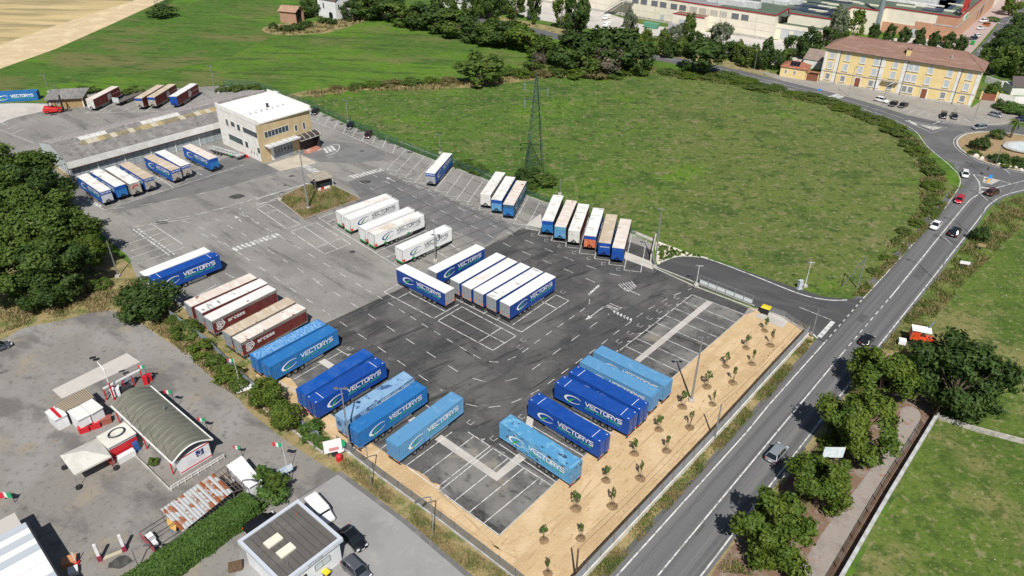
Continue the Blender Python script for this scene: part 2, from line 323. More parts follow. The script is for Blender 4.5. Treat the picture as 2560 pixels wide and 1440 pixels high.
ground('sand_ground', GP([(1878, 788), (1905, 788), (2005, 826), (2012, 838), (1920, 945), (1800, 1078), (1462, 1440), (1380, 1530), (1300, 1450), (1100, 1300), (960, 1196), (870, 1125), (760, 1035), (640, 940),
    (650, 920), (720, 968), (760, 990), (860, 1062), (1016, 1168), (1248, 1341), (1390, 1207), (1545, 1064), (1697, 932), (1862, 788)]), .019, SAND)
ground('sand_drift', smooth(GP([(1005, 1160), (1030, 1172), (1065, 1190), (1078, 1205), (1100, 1213), (1090, 1226), (1050, 1196)]), 4, True), .0235, SAND)
ground('sand_drift', smooth(GP([(690, 945), (715, 940), (735, 955), (745, 975), (720, 978)]), 4, True), .0235, SAND)
ground('concrete_pad', GP([(1884, 789), (1916, 778), (1974, 802), (1955, 820)]), .024, PALEC)
entr = ground('entrance_road', smooth(GP([(1640, 668), (1656, 653), (1700, 643), (1760, 645)]), 4) + GP([(1850, 672), (1990, 720), (2060, 742), (2130, 748), (2162, 745), (2064, 857), (2044, 850), (2005, 815), (1900, 772), (1740, 714)]), .0135, lmat('entrance_asphalt', (.075, .075, .077), [((.11, .11, .11), .12, .48, .66, (.3, 1.8, .5), .8), ((.05, .05, .05), .2, .54, .7, (.3, 2, .5), .7), ((.16, .157, .152), .4, .62, .76, (.3, 1.5, .4), .6)], .8, .2, 16))
# --- roads
LL = [(1542, 1440), (1867, 1080), (1920, 1015), (2062, 856), (2182, 720), (2345, 540), (2388, 484)]
RL = [(1752, 1440), (1860, 1297), (1920, 1220), (2030, 1080), (2195, 867), (2312, 720), (2445, 550), (2470, 515), (2507, 490), (2560, 475)]
d0 = (G(1867, 1080) - G(1542, 1440)).normalized()
lw = [G(1542, 1440) - d0*40] + GP(LL); rw = [G(1752, 1440) - d0*40] + GP(RL)
n0 = Vector((-d0.y, d0.x, 0))
RC = Vector((143.5, 200.3, 0))
road = ground('main_road', [p + n0*1.5 for p in lw] + GP([(2407, 468), (2402, 440), (2382, 412), (2355, 392), (2330, 372)]) + [RC + Vector((-20, -6, 0)), RC + Vector((-4, -20, 0))] + GP([(2600, 480), (2560, 480), (2510, 495)]) + [p - n0*.55 for p in reversed(rw[:-2])], .0125, ROAD)
ring = ground('roundabout_road', [RC + Vector((math.cos(a), math.sin(a), 0))*24.5 for a in np.linspace(0, 2*math.pi, 64, endpoint=False)], .0145, RING)
arm = smooth(GP([(1180, 45), (1300, 70), (1400, 93), (1500, 111), (1640, 142), (1760, 165), (1870, 190), (1960, 212), (2060, 237), (2160, 266), (2240, 293), (2310, 325), (2380, 350)]), 5)
ob('northern_road', MB().strip(arm, 8.6, .0135).mesh('northern_road', RING), kind='structure')
ob('eastern_road', MB().strip(smooth([RC + Vector((10, 12, 0)), RC + Vector((35, 26, 0)), RC + Vector((80, 38, 0)), RC + Vector((200, 60, 0))], 5), 9, .0125).mesh('eastern_road', RING), kind='structure')
ground('villa_forecourt', GP([(1890, 176), (1950, 188), (2050, 202), (2300, 244), (2430, 268), (2470, 240), (2510, 235), (2560, 262), (2640, 262), (2640, 300), (2560, 306), (2500, 313), (2420, 314), (2345, 305), (2270, 288), (2170, 256), (2060, 226), (1960, 203)]), .0165, lmat('forecourt_asphalt', (.3, .28, .25), [((.25, .235, .215), .15, .45, .65), ((.35, .33, .3), 1., .52, .7, None, .6)], .9, .2, 12))
ground('retail_yard_ground', GP([(1240, -40), (1480, 20), (1600, 60), (1935, 100), (2070, 128), (1960, 168), (1880, 150), (1700, 108), (1540, 82), (1420, 62), (1320, 45), (1270, 20)]), .005, PALEC)
ground('retail_street_ground', GP([(2400, 165), (2470, 95), (2530, 10), (2570, -60), (2660, -60), (2640, 20), (2560, 100), (2480, 185)]), .006, RING)
ground('retail_parking_ground', GP([(2360, 130), (2400, 92), (2470, 0), (2490, -60), (2545, -60), (2500, 50), (2440, 120), (2400, 160)]), .010, PINK)
ground('retail_median_ground', GP([(2462, 42), (2500, 22), (2530, -20), (2570, -20), (2535, 38), (2490, 48)]), .0105, PINK)
ground('station_lot', smooth(GP([(-300, 960), (-200, 900), (0, 850), (60, 820), (160, 800), (260, 775), (330, 795), (420, 855), (500, 905), (570, 965), (625, 1030), (720, 1105), (838, 1182)]), 3) + GP([(845, 1182), (1010, 1300), (1110, 1385), (1180, 1445), (1320, 1600), (-500, 1600)]), .012, LOT)
ground('workshop_lot', GP([(848, 1184), (1010, 1302), (1110, 1387), (1180, 1447), (1300, 1600), (560, 1600), (600, 1380), (745, 1248)]), .016, LOT2)
ob('tar_seam', MB().strip(GP([(745, 1246), (800, 1212), (850, 1180)]), .35, .0205).strip(GP([(848, 1182), (1010, 1302), (1110, 1387), (1180, 1447), (1240, 1500)]), .7, .0215).mesh('tar_seam', lmat('seam_asphalt', (.15, .148, .146), [((.2, .19, .18), .6, .45, .65)], .9)), kind='structure')
ground('concrete_slab', GP([(130, 975), (317, 883), (351, 905), (155, 997)]), .03, PALEC)
ground('fence_verge_ground', GP([(820, 1085), (980, 1180), (1130, 1300), (1320, 1440), (1450, 1560), (1300, 1560), (1175, 1450), (1105, 1390), (1005, 1305), (840, 1190)]), .011, DRY)
ground('roadside_verge_ground', GP([(1350, 1530), (1430, 1440), (1780, 1070), (1900, 940), (2000, 830), (2045, 855), (1960, 982), (1870, 1076), (1560, 1445), (1450, 1550)]), .011, DRY)
ground('path_side_ground', GP([(1700, 1560), (1800, 1405), (1900, 1280), (2060, 1085), (2160, 950), (2240, 880), (2330, 1000), (2345, 1045), (2100, 1450), (2040, 1560)]), .0165, SOILG)
ground('right_verge_ground', GP([(1640, 1600), (1745, 1450), (1860, 1298), (1920, 1222), (2030, 1083), (2195, 870), (2260, 880), (2340, 1040), (2100, 1460), (1990, 1600)]), .0095, DRY)
ground('pad_filler_ground', GP([(1840, 768), (1900, 772), (2010, 812), (2035, 846), (1990, 856), (1870, 800)]), .0108, SAND)
ground('footpath', smooth(GP([(1900, 1550), (1990, 1430), (2080, 1300), (2165, 1190), (2235, 1095), (2255, 1020), (2300, 1030), (2285, 1090), (2215, 1195), (2130, 1330), (2065, 1440), (2000, 1550)]), 4, True), .0205, lmat('broken_path', (.31, .27, .24), [((.25, .215, .19), .4, .45, .65), ((.3, .16, .11), .7, .56, .68, None, .9), ((.37, .34, .31), 1.5, .5, .7, None, .5)], .95, .4, 8))
ground('north_verge_ground', GP([(1180, 30), (1300, 50), (1420, 75), (1540, 95), (1700, 125), (1880, 165), (1950, 186), (1960, 205), (1870, 186), (1760, 161), (1640, 138), (1500, 107), (1400, 89), (1300, 66)]), .0052, DRY)
ground('corner_filler', GP([(2200, 272), (2345, 304), (2420, 312), (2390, 330), (2330, 335), (2240, 305)]), .0118, RING)
ground('retail_apron_ground', GP([(1900, 100), (2080, 118), (2420, 175), (2400, 90), (2130, 100)]), .0055, PALEC)
ground('planting_gravel', smooth(GP([(1640, 606), (1668, 612), (1722, 632), (1772, 646), (1705, 640), (1662, 650), (1643, 660)]), 3, True), .018, GRAVELW)
isl = ob('yard_island', MB().prism([(p.x, p.y) for p in GP([(692, 497), (765, 462), (830, 462), (902, 498), (760, 550)])], .0, .16).mesh('yard_island', lmat('island_soil', (.21, .15, .085), [((.1, .13, .035), .3, .5, .64, None, .9), ((.3, .23, .14), .8, .55, .7, None, .7)], .95, .9, 5)), kind='structure')
ob('kerb', MB().strip(GP([(692, 497), (765, 462), (830, 462), (902, 498), (760, 550), (692, 497)]), .22, .2).mesh('kerb', CONC), isl)
rin = ob('roundabout_island', MB().prism([RC + Vector((math.cos(a), math.sin(a), 0))*15.2 for a in np.linspace(0, 2*math.pi, 48, endpoint=False)], 0, .2).mesh('roundabout_island', lmat('island_earth', (.33, .235, .13), [((.13, .15, .04), .12, .5, .64, None, .9), ((.4, .3, .18), .6, .5, .7, None, .7)], .95, .8, 4)), kind='structure')
kb = MB(); rgp = [RC + Vector((math.cos(a), math.sin(a), 0))*15.5 for a in np.linspace(0, 2*math.pi, 49)]
kb.strip(rgp, .7, .15); ob('kerb', kb.mesh('kerb', CONC), rin)
for q in ([(2296, 312), (2355, 320), (2330, 326)], [(2460, 442), (2500, 452), (2478, 462), (2456, 456)]):
    ob('traffic_island', MB().prism([(p.x, p.y) for p in GP(q)], 0, .15).mesh('traffic_island', CONC), kind='structure')
# ------------------------------------------------------------------ painted markings
def marks(name, parent, fn, m=MARK):
    mb = MB(); fn(mb); return ob(name, mb.mesh(name, m), parent)
MZ = .0265
def ln(mb, a, b, wd=.16): mb.strip(GP([a, b]), wd, MZ)
def pl(mb, pts, wd=.16):
    for a, b in zip(pts[:-1], pts[1:]): ln(mb, a, b, wd)
def z4(ox, oy, *pts): return [(ox + p[0]/4, oy + p[1]/4) for p in pts]
def f_bays(mb):
    for a, b in (((1016,1164),(1130,1080)), ((1057,1187),(1186,1090)), ((1091,1220),(1225,1116)), ((1101,1226),(1232,1121)), ((1137,1252),(1270,1146)), ((1174,1280),(1310,1170)), ((1211,1307),(1352,1192)), ((1248,1338),(1390,1206)),
                 ((1016,1165),(1248,1338)), ((1170,1080),(1225,1116)), ((1233,1121),(1380,1215)), ((939,1132),(1020,1072)), ((735,948),(853,880)), ((1248,1110),(1390,1205)),
                 ((1730,737),(1544,880)), ((1730,737),(1860,786)), ((1709,754),(1839,806)), ((1686,771),(1817,824)), ((1664,789),(1795,844)), ((1640,807),(1772,864)), ((1615,826),(1747,885)), ((1591,846),(1724,906)), ((1565,866),(1696,929)),
                 ((1318,1058),(1461,1142)), ((1395,1010),(1540,1090)), ((842,872),(872,890)), ((957,1010),(985,1028)), ((1060,1010),(1075,1020))): ln(mb, a, b, .14)
    for c in z4(1280, 720, (1645,95), (1560,165), (1470,230), (1375,300), (1280,375), (1180,450), (1070,535)) + [(876,871), (1176,1056), (1234,1096), (1305,1042), (1308,850), (1407,730), (1300,868)]:
        g = G(*c); u = (G(c[0]+10, c[1]-7) - g).normalized(); v = Vector((-u.y, u.x, 0)); k = .42
        mb.strip([g + u*k + v*k, g - u*k + v*k, g - u*k - v*k, g + u*k - v*k], .09, MZ)
    for c in z4(1280, 720, (1740,100), (1660,165), (1570,235), (1470,305), (1380,380), (1275,455), (1170,535), (1060,630)) + [(872, 886), (1206, 1099)]:
        g = G(*c)
        for k in (-.18, .18): mb.obox((g.x + k, g.y, MZ - .002), .14, .5, .002, -.8)
    for c in ((1256, 1137), (1286, 1160), (1319, 1182), (1357, 1207)):      # bay numbers
        g = G(*c); bay_text(mb, '485', g, 49, .42)
    # boxes in the middle
    pl(mb, [(980,741),(1084,796),(1146,761)]); ln(mb, (1025,733),(1112,778)); ln(mb, (992,747),(1031,727)); ln(mb, (960,730),(1000,709))
    pl(mb, [(960,730),(980,741)])
    pl(mb, [(1155,767),(1095,802),(1232,876),(1290,840),(1155,767)]); ln(mb, (1126,786),(1260,857)); ln(mb, (1195,856),(1255,819))
    ln(mb, (1140,748),(1282,820)); pl(mb, [(1282,812),(1390,737),(1422,752),(1304,830),(1280,820)]); ln(mb, (1355,754),(1391,771), .22)
    for a in ((1152,756), (1180,770), (1208,785), (1240,801)): ln(mb, a, (a[0]+12, a[1]-8))
    pl(mb, [(727,579),(811,635),(877,610),(790,556),(727,579)]); ln(mb, (760,567),(842,622)); ln(mb, (791,619),(852,596))
    pl(mb, [(642,521),(717,572),(750,561),(670,510),(642,521)]); ln(mb, (664,534),(692,524))
    ln(mb, (797,545),(992,665)); pl(mb, [(797,545),(840,530)])
    for a, b in (((818,556),(838,548)), ((836,567),(880,549)), ((866,588),(900,573)), ((939,631),(1066,576)), ((962,645),(1092,590)), ((982,658),(1120,600)), ((1065,577),(1150,625)), ((1094,630),(1118,644))): ln(mb, a, b)
    # bays along the eastern fence
    bl = [((1015,374),(967,424)), ((1036,382),(987,435)), ((1060,392),(1012,445)), ((1085,401),(1037,456)), ((1131,420),(1087,477)), ((1157,431),(1114,489)), ((1184,441),(1141,500)), ((1209,452),(1167,511)), ((1240,465),(1197,523)), ((1268,476),(1226,535)),
          ((1295,486),(1255,547)), ((1319,495),(1284,559)), ((1349,506),(1315,572)), ((1378,516),(1345,588)), ((1408,528),(1378,602)), ((1440,540),(1413,617)), ((1470,551),(1448,633)), ((1505,563),(1486,647)), ((1542,576),(1522,661)), ((1579,589),(1560,675)), ((1616,600),(1602,680))]
    for i, (a, b) in enumerate(bl):
        A, B = G(*a), G(*b); mb.strip([A, B], .14, MZ); d = (A - B).normalized(); n = Vector((d.y, -d.x, 0))
        if i < len(bl)-1:
            mb.strip([B, B + n*3.55], .14, MZ); q = B - n*1.2
            mb.strip([q - d*.5 + n*.5, q - d*.5 - n*.3, q + d*.5 - n*.3, q + d*.5 + n*.5], .1, MZ)
    pl(mb, [(985,362),(1015,374),(1330,494),(1640,606)]); pl(mb, [(1000,354),(1340,485)])
    # car bays beside the fence
    for a, b in z4q(640, 0, ((575,1085),(535,1145)), ((655,1125),(600,1215)), ((740,1160),(685,1250)), ((825,1200),(780,1290)), ((905,1270),(870,1330)), ((1015,1270),(965,1365)), ((1110,1305),(1060,1410)), ((1205,1345),(1165,1430)), ((1305,1385),(1262,1480)), ((1400,1440),(1365,1535)), ((95,910),(35,975))): ln(mb, a, b)
    pl(mb, [(776,300),(922,360),(985,385)])
    # western bays
    pl(mb, z4(0, 360, (1510,795), (1825,1000)));
    for a, b in z4q(0, 360, ((1555,840),(1330,910)), ((1640,880),(1210,1020)), ((1700,930),(1300,1075)), ((1775,980),(1310,1140)), ((1850,1030),(1370,1200)), ((1335,830),(1910,745)), ((2250,1290),(2340,1340)), ((1760,1640),(2160,1410))): ln(mb, a, b, .14)
    for k in range(13):
        for o in (0, .9):
            a = G(335 + k*7.2, 575 + k*5.1); mb.obox((a.x+o, a.y+o*.4, MZ-.002), 1.0, .3, .002, -.7)
    # bays in front of the long shed and at the far corner
    for a, b in (((392,442),(435,470)), ((447,408),(505,438)), ((205,495),(262,525)), ((470,395),(530,428)), ((262,525),(610,412)), ((480,425),(525,415)), ((215,282),(228,276)), ((210,283),(418,278)),
                 ((240,281),(275,262)), ((270,280),(312,258)), ((302,280),(350,256)), ((332,279),(368,262)), ((362,279),(400,258)), ((392,278),(430,262)), ((420,276),(560,240)), ((0,325),(85,358)), ((0,305),(20,315)), ((30,335),(60,322)), ((10,326),(40,314)), ((-10,318),(22,306))): ln(mb, a, b)
    for k in range(5): a = G(222 + k*7, 500 + k*3.5); mb.obox((a.x, a.y, MZ-.002), .5, 1.6, .002, .7)
def z4q(ox, oy, *qs): return [tuple(z4(ox, oy, *q)) for q in qs]
# stroke lettering shared by paint on the ground, trailers and signs
GL = {'V': [[(0,1),(.5,0),(1,1)]], 'E': [[(1,1),(0,1),(0,0),(1,0)], [(0,.5),(.85,.5)]], 'C': [[(1,1),(0,1),(0,0),(1,0)]], 'T': [[(0,1),(1,1)], [(.5,1),(.5,0)]],
      'O': [[(0,0),(0,1),(1,1),(1,0),(0,0)]], 'R': [[(0,0),(0,1),(1,1),(1,.45),(.1,.45)], [(.5,.45),(1,0)]], 'Y': [[(0,1),(.5,.5),(1,1)], [(.5,.5),(.5,0)]],
      'S': [[(1,1),(0,1),(0,.5),(1,.5),(1,0),(0,0)]], 'N': [[(0,0),(0,1),(1,0),(1,1)]], 'H': [[(0,0),(0,1)], [(1,0),(1,1)], [(0,.5),(1,.5)]], 'A': [[(0,0),(.5,1),(1,0)], [(.22,.4),(.78,.4)]],
      'F': [[(0,0),(0,1),(1,1)], [(0,.5),(.8,.5)]], 'I': [[(.5,0),(.5,1)]], 'L': [[(0,1),(0,0),(1,0)]], 'D': [[(0,0),(0,1),(.7,1),(1,.7),(1,.3),(.7,0),(0,0)]], 'U': [[(0,1),(0,0),(1,0),(1,1)]],
      'P': [[(0,0),(0,1),(1,1),(1,.45),(0,.45)]], 'M': [[(0,0),(0,1),(.5,.4),(1,1),(1,0)]], 'B': [[(0,0),(0,1),(.9,1),(.9,.55),(0,.5)], [(.9,.5),(1,.3),(1,0),(0,0)]],
      'a': [[(0,.65),(.9,.65),(.9,0),(0,0),(0,.35),(.9,.35)]], 'r': [[(0,0),(0,.65),(.8,.65)]], 'c': [[(.9,.65),(0,.65),(0,0),(.9,0)]], 'e': [[(.9,0),(0,0),(0,.65),(.9,.65),(.9,.33),(0,.33)]],
      's': [[(.9,.65),(0,.65),(0,.33),(.9,.33),(.9,0),(0,0)]], 'o': [[(0,0),(0,.65),(.9,.65),(.9,0),(0,0)]], 'f': [[(.8,1),(.3,1),(.3,0)], [(0,.6),(.75,.6)]], 'i': [[(.4,0),(.4,.65)], [(.4,.85),(.4,1)]], 'n': [[(0,0),(0,.65),(.9,.65),(.9,0)]],
      '4': [[(.7,0),(.7,1),(0,.35),(1,.35)]], '8': [[(0,0),(0,1),(1,1),(1,0),(0,0)], [(0,.5),(1,.5)]], '5': [[(1,1),(0,1),(0,.5),(1,.5),(1,0),(0,0)]], ' ': []}
def text_quads(s, h, wd, gap, t):
    """flat stroke lettering in the xy plane, left foot at the origin; list of quads and total width"""
    x = 0; Q = []
    for ch in s:
        cw = wd * (.35 if ch in 'Ii' else (.6 if ch == ' ' else 1))
        for st in GL[ch]:
            P = [Vector((x + p[0]*cw, p[1]*h)) for p in st]
            for a, b in zip(P[:-1], P[1:]):
                d = (b-a).normalized(); n = Vector((-d.y, d.x))*t/2; e = d*t/2*.96
                Q.append([a-e-n, b+e-n, b+e+n, a-e+n])
        x += cw + gap
    return Q, x - gap
def bay_text(mb, s, g, deg, h):
    Q, W_ = text_quads(s, h, h*.55, h*.4, h*.1); c, s_ = math.cos(R(deg)), math.sin(R(deg))
    for q in Q: mb.add([(g.x + (p.x-W_/2)*c - p.y*s_, g.y + (p.x-W_/2)*s_ + p.y*c, MZ) for p in q], [(0,1,2,3)])
marks('bay_lines', yard, f_bays)
def f_lanes(mb):
    D = lambda pts, on=2.4, off=3.2, st=0: dashes(mb, smooth(GP(pts), 6), on, off, .125, MZ, start=st)
    D(z4(640, 720, (340,0), (475,90), (910,385), (1130,530), (1370,695), (1635,875), (1865,1030)))
    D(z4(640, 720, (600,-60), (765,35), (1005,185), (1235,335), (1490,500), (1755,670), (2040,850), (2170,905), (2330,945), (2490,935), (2660,880), (2870,740), (3040,610), (3290,430), (3530,260)))
    D(z4(640, 720, (1100,15), (1345,160), (1520,270), (1720,395), (1950,535), (2185,675), (2280,720), (2360,740), (2450,740), (2560,705), (2670,640), (2860,500), (3070,355), (3265,220), (3330,165), (3340,125), (3320,85)), 1.7, 1.7)
    D(z4(640, 720, (2100,1160), (2240,1190), (2320,1195), (2490,1170), (2675,1100), (2860,1000), (3030,875), (3230,730), (3410,600), (3570,470), (3710,365), (3880,240), (4030,155), (4165,80), (4360,5)), 1.9, 1.9)
    D(z4(640, 360, (740,310), (830,308), (960,345), (1115,425), (1240,490), (1440,600), (1640,700), (1840,800), (2060,900)), 1.9, 3)
    D(z4(640, 360, (1165,305), (1330,395), (1585,530), (1865,675), (2155,820), (2490,1000), (2720,1100), (2985,1210), (3245,1320), (3400,1390)))
    D(z4(640, 360, (1340,290), (1510,380), (1735,495), (1990,620), (2260,755), (2545,900), (2750,985), (2970,1080), (3195,1175), (3400,1250), (3550,1300), (3680,1320), (3790,1310)))
    D(z4(640, 360, (-350,650), (-160,700), (40,810), (285,950), (520,1095), (765,1245), (1005,1395), (1100,1450)))
    D(z4(640, 360, (-420,740), (-60,940), (145,1075), (360,1210), (545,1330), (700,1425)))
    D(z4(640, 360, (-550,900), (-300,1010), (40,1235), (240,1370), (340,1430)))
    D(z4(0, 360, (1570,775), (1700,765), (1830,772), (1925,800), (2000,835), (2100,890), (2240,990), (2420,1110), (2520,1180)))
    D(z4(0, 360, (1570,775), (1760,740), (1960,710), (2220,640), (2560,540), (2740,490)), 3, 1.2)
    D(z4(0, 360, (1960,700), (2240,640), (2560,545)), 2.6, 2.6)
    D(z4(0, 360, (1110,645), (1400,615), (1770,550), (2120,470), (2520,370), (2700,330), (3050,220), (3340,120)), 3, 3.2)
    D(z4(0, 360, (2570,520), (2420,600), (2400,640), (2430,690), (2600,800)), 1.2, 1.2)
    mb.strip(smooth(GP([(795, 377), (830, 363), (846, 362), (848, 370), (838, 382), (815, 390)]), 5), .25, MZ)
    for k in range(3): a = G(815 + k*9, 377 - k*3); mb.obox((a.x, a.y, MZ - .002), .8, 3.6, .002, .5)
    def zebra(a, b, n, wd, ln_, rot):
        A, B = G(*a), G(*b)
        for k in range(n): p = A.lerp(B, k/(n-1)); mb.obox((p.x, p.y, MZ - .002), ln_, wd, .002, rot)
    zebra((588,623), (694,587), 11, .6, 1.9, R(-41)); zebra((881,442), (953,424), 10, .55, 2.2, R(-41)); zebra((762,415), (796,432), 7, .6, 2.2, R(25))
    mb.strip(GP([(640, 498), (780, 455)]), .3, MZ); mb.strip(smooth(GP([(640, 510), (665, 506), (700, 492), (760, 470)]), 3), .2, MZ)
    mb.strip(GP([(640,514), (690,500)]), .15, MZ)
    def arrow(p, q, L=4.):
        a = G(*p); d = (G(*q) - a).normalized(); n = Vector((-d.y, d.x, 0)); mb.strip([a, a + d*(L-1.4)], .18, MZ)
        t = a + d*L; b = a + d*(L-1.6); mb.add([(b.x+n.x*.5, b.y+n.y*.5, MZ), (b.x-n.x*.5, b.y-n.y*.5, MZ), (t.x, t.y, MZ)], [(2,0,1)])
    arrow((604,555), (588,540)); arrow((988,454), (965,443)); arrow((1510,767), (1475,792), 6); arrow((1600,738), (1570,725))
    for k in range(6):                                                 # give-way teeth
        for a, b in (((1537,780), (1578,799)), ((1474,735), (1497,715))):
            p = G(a[0] + (b[0]-a[0])*k/5, a[1] + (b[1]-a[1])*k/5); mb.add([(p.x-.35, p.y+.2, MZ), (p.x+.25, p.y+.45, MZ), (p.x-.1, p.y-.7, MZ)], [(0,2,1)])
    for s, p, dg in (('TIR', (1520,762), 231), ('AUTO', (1562,707), 205)):
        g = G(*p); Q, W_ = text_quads(s, 2.6, .55, .28, .16); c, s_ = math.cos(R(dg)), math.sin(R(dg))
        for q in Q: mb.add([(g.x + (v.x-W_/2)*c - v.y*s_, g.y + (v.x-W_/2)*s_ + v.y*c, MZ) for v in q], [(0,1,2,3)])
marks('lane_lines', yard, f_lanes)
def f_kerbs(mb):
    for q, wd in (([(1632, 668), (1737, 716), (1880, 770), (1930, 790)], .35), ([(1330, 494), (1420, 528), (1590, 592)], .3), ([(1580, 578), (1634, 600)], 1.), ([(640, 915), (745, 985), (860, 1060)], .25), ([(345, 700), (430, 745), (545, 835)], .3), ([(1248,1339),(1390,1206),(1545,1063),(1697,931),(1862,787)], .15)):
        mb.strip(GP(q), wd, .05)
marks('kerb', yard, f_kerbs, CONC)
def f_road(mb):
    off = Vector((0, 0, 0))
    mb.strip(lw[:-4] + [G(2062, 856)], .22, MZ); mb.strip(smooth(GP([(2157, 747), (2182, 720), (2345, 540), (2385, 487), (2400, 460), (2398, 440), (2385, 424), (2365, 405), (2340, 385), (2315, 362), (2287, 327), (2240, 302), (2160, 273), (2060, 246), (1960, 219), (1870, 196)]), 5), .2, MZ)
    dashes(mb, GP([(2062, 856), (2157, 747)]), 1, 1.2, .2, MZ)
    mb.strip(smooth(rw + GP([(2600, 470)]), 3), .22, MZ)
    mb.strip([G(1644, 1440) - d0*40] + GP([(1644, 1440), (1920, 1107), (2107, 882)]), .22, MZ); dashes(mb, GP([(2107, 882), (2222, 747)]), 1.4, 1.3, .2, MZ)
    mb.strip(smooth(GP([(2222, 747), (2245, 720), (2407, 520), (2440, 490), (2470, 476), (2520, 462), (2560, 452)]), 4), .24, MZ)
    mb.strip(smooth(GP([(2448, 484), (2450, 465), (2444, 450), (2433, 436)]), 4), .3, MZ); mb.strip(GP([(2433, 436), (2480, 446), (2530, 460)]), .2, MZ)
    for a, b in (((2450,468), (2478,472)), ((2449,478), (2465,480))): mb.strip(GP([a, b]), .7, MZ)
    mb.strip([RC + Vector((math.cos(a), math.sin(a), 0))*16.4 for a in np.linspace(0, 2*math.pi, 60)], .18, MZ)
    mb.strip(smooth(GP([(2345, 306), (2400, 314), (2460, 314), (2520, 306), (2560, 298)]), 4), .15, MZ)
    mb.strip(GP([(2262, 301), (2330, 333), (2367, 319), (2262, 301)]), .25, MZ); mb.strip(GP([(2270, 301), (2292, 312)]), 1., MZ)
    mb.strip(smooth(GP([(1640,141), (1760,164), (1870,189), (1960,211), (2060,236), (2160,264), (2260,297)]), 3), .14, MZ)
    mb.strip(smooth(GP([(1800,158), (1870,176), (1960,201), (2060,226), (2170,256), (2270,288)]), 3), .12, MZ)
    for k in range(7): mb.strip(GP([(2060 + k*3.2, 246 + k*.9), (2092 + k*3.2, 235 + k*1.1)]), .42, MZ)
    mb.strip(GP([(1662, 647), (1720, 640)]), .1, MZ)
    mb.strip(smooth(GP([(1655, 655), (1690, 643), (1760, 645), (1880, 688), (2000, 735), (2070, 750), (2118, 750)]), 5), .3, MZ)
    mb.strip(GP([(1998, 768), (2078, 800)]), .15, MZ); mb.strip(GP([(2083, 804), (2048, 843)]), .8, MZ); mb.strip(GP([(2027, 830), (2044, 846)]), .3, MZ)
    for a, b in z4q(1920, 0, ((1410,1080),(1335,1108)), ((1480,1098),(1400,1130)), ((1555,1118),(1485,1155)), ((1630,1135),(1585,1172)), ((1705,1150),(1690,1190)), ((1795,1165),(1800,1210)), ((1890,1170),(1910,1218)), ((1960,1175),(2015,1222)), ((2040,1175),(2100,1218)), ((2120,1170),(2200,1220)), ((2200,1165),(2270,1205)), ((1410,1080),(1720,1158)), ((1720,1158),(1900,1168)), ((1900,1168),(2215,1165))): mb.strip(GP([a, b]), .14, MZ)
    dashes(mb, GP([(2445, 130), (2515, 62), (2560, 0)]), 2.5, 2.5, .18, MZ); dashes(mb, GP([(2480, 20), (2500, -5), (2520, -30)]), 2, 2, .16, MZ)
    for k in range(6): p = G(2500 + k*7, 58 + k*1.5); mb.obox((p.x, p.y, MZ-.002), 1, 2.4, .002, .3)
marks('road_lines', road, f_road)
# dark stains, skid marks and patches worn into the yards
OIL = mat('oil_stain', (.055, .053, .05), .6, c2=(.11, .107, .1), scale=.8, lo=.4, hi=.7)
def f_stain(mb):
    for p, r_ in (((590,492), 1.6), ((912,455), 1.3), ((405,557), 1.1), ((135,286), 1.2), ((730,440), .7), ((712,463), .5), ((905,378), .6), ((811,290), .7), ((833,300), .7), ((854,310), .7), ((900,328), .7), ((948,348), .8), ((975,357), .8), ((1000,368), .9), ((1026,380), .9), ((300,1408), 1.2), ((880,630), .7)):
        g = G(*p); n = 11; k = random.random()*6
        mb.add([(g.x + r_*1.4*math.cos(t+k)*random.uniform(.6, 1.1), g.y + r_*math.sin(t+k)*random.uniform(.6, 1.1), MZ-.003) for t in np.linspace(0, 2*math.pi, n, endpoint=False)], [tuple(range(n))])
marks('oil_stains', yard, f_stain, OIL)
SKID = mat('skid_rubber', (.055, .055, .055), .85, c2=(.1, .098, .096), scale=.35, lo=.35, hi=.6)
def f_skid(mb):
    for pts in ([(1000,770),(1100,830),(1200,905),(1260,940)], [(880,835),(1000,900),(1100,965),(1180,1010)], [(1040,800),(1150,870),(1240,925)], [(1330,810),(1400,840),(1480,850)], [(1400,735),(1480,780),(1560,820)], [(820,812),(900,780),(1000,728)], [(900,850),(1000,800),(1080,770)],
                [(1270,600),(1350,590),(1450,640),(1560,690)], [(1300,575),(1240,605),(1180,640)], [(1180,1010),(1300,990),(1400,920)]):
        P = smooth(GP(pts), 6); mb.strip(P, .18, MZ-.0035); mb.strip([p + Vector((1.2, 1.3, 0)) for p in P], .14, MZ-.0035)
marks('skid_marks', yard, f_skid, SKID)
def f_joint(mb):
    for k in range(11):
        a = (1000 + k*24, 440 + k*13); mb.strip(GP([(a[0]+40, a[1]-4), (a[0]-130, a[1]+62)]), .2, MZ-.0045)
    for k in range(5):
        a = (905 + k*70, 470 - k*5); mb.strip(GP([(a[0], a[1]), (a[0]+240, a[1]+120)]), .2, MZ-.005)
marks('asphalt_joints', yard, f_joint, SKID)

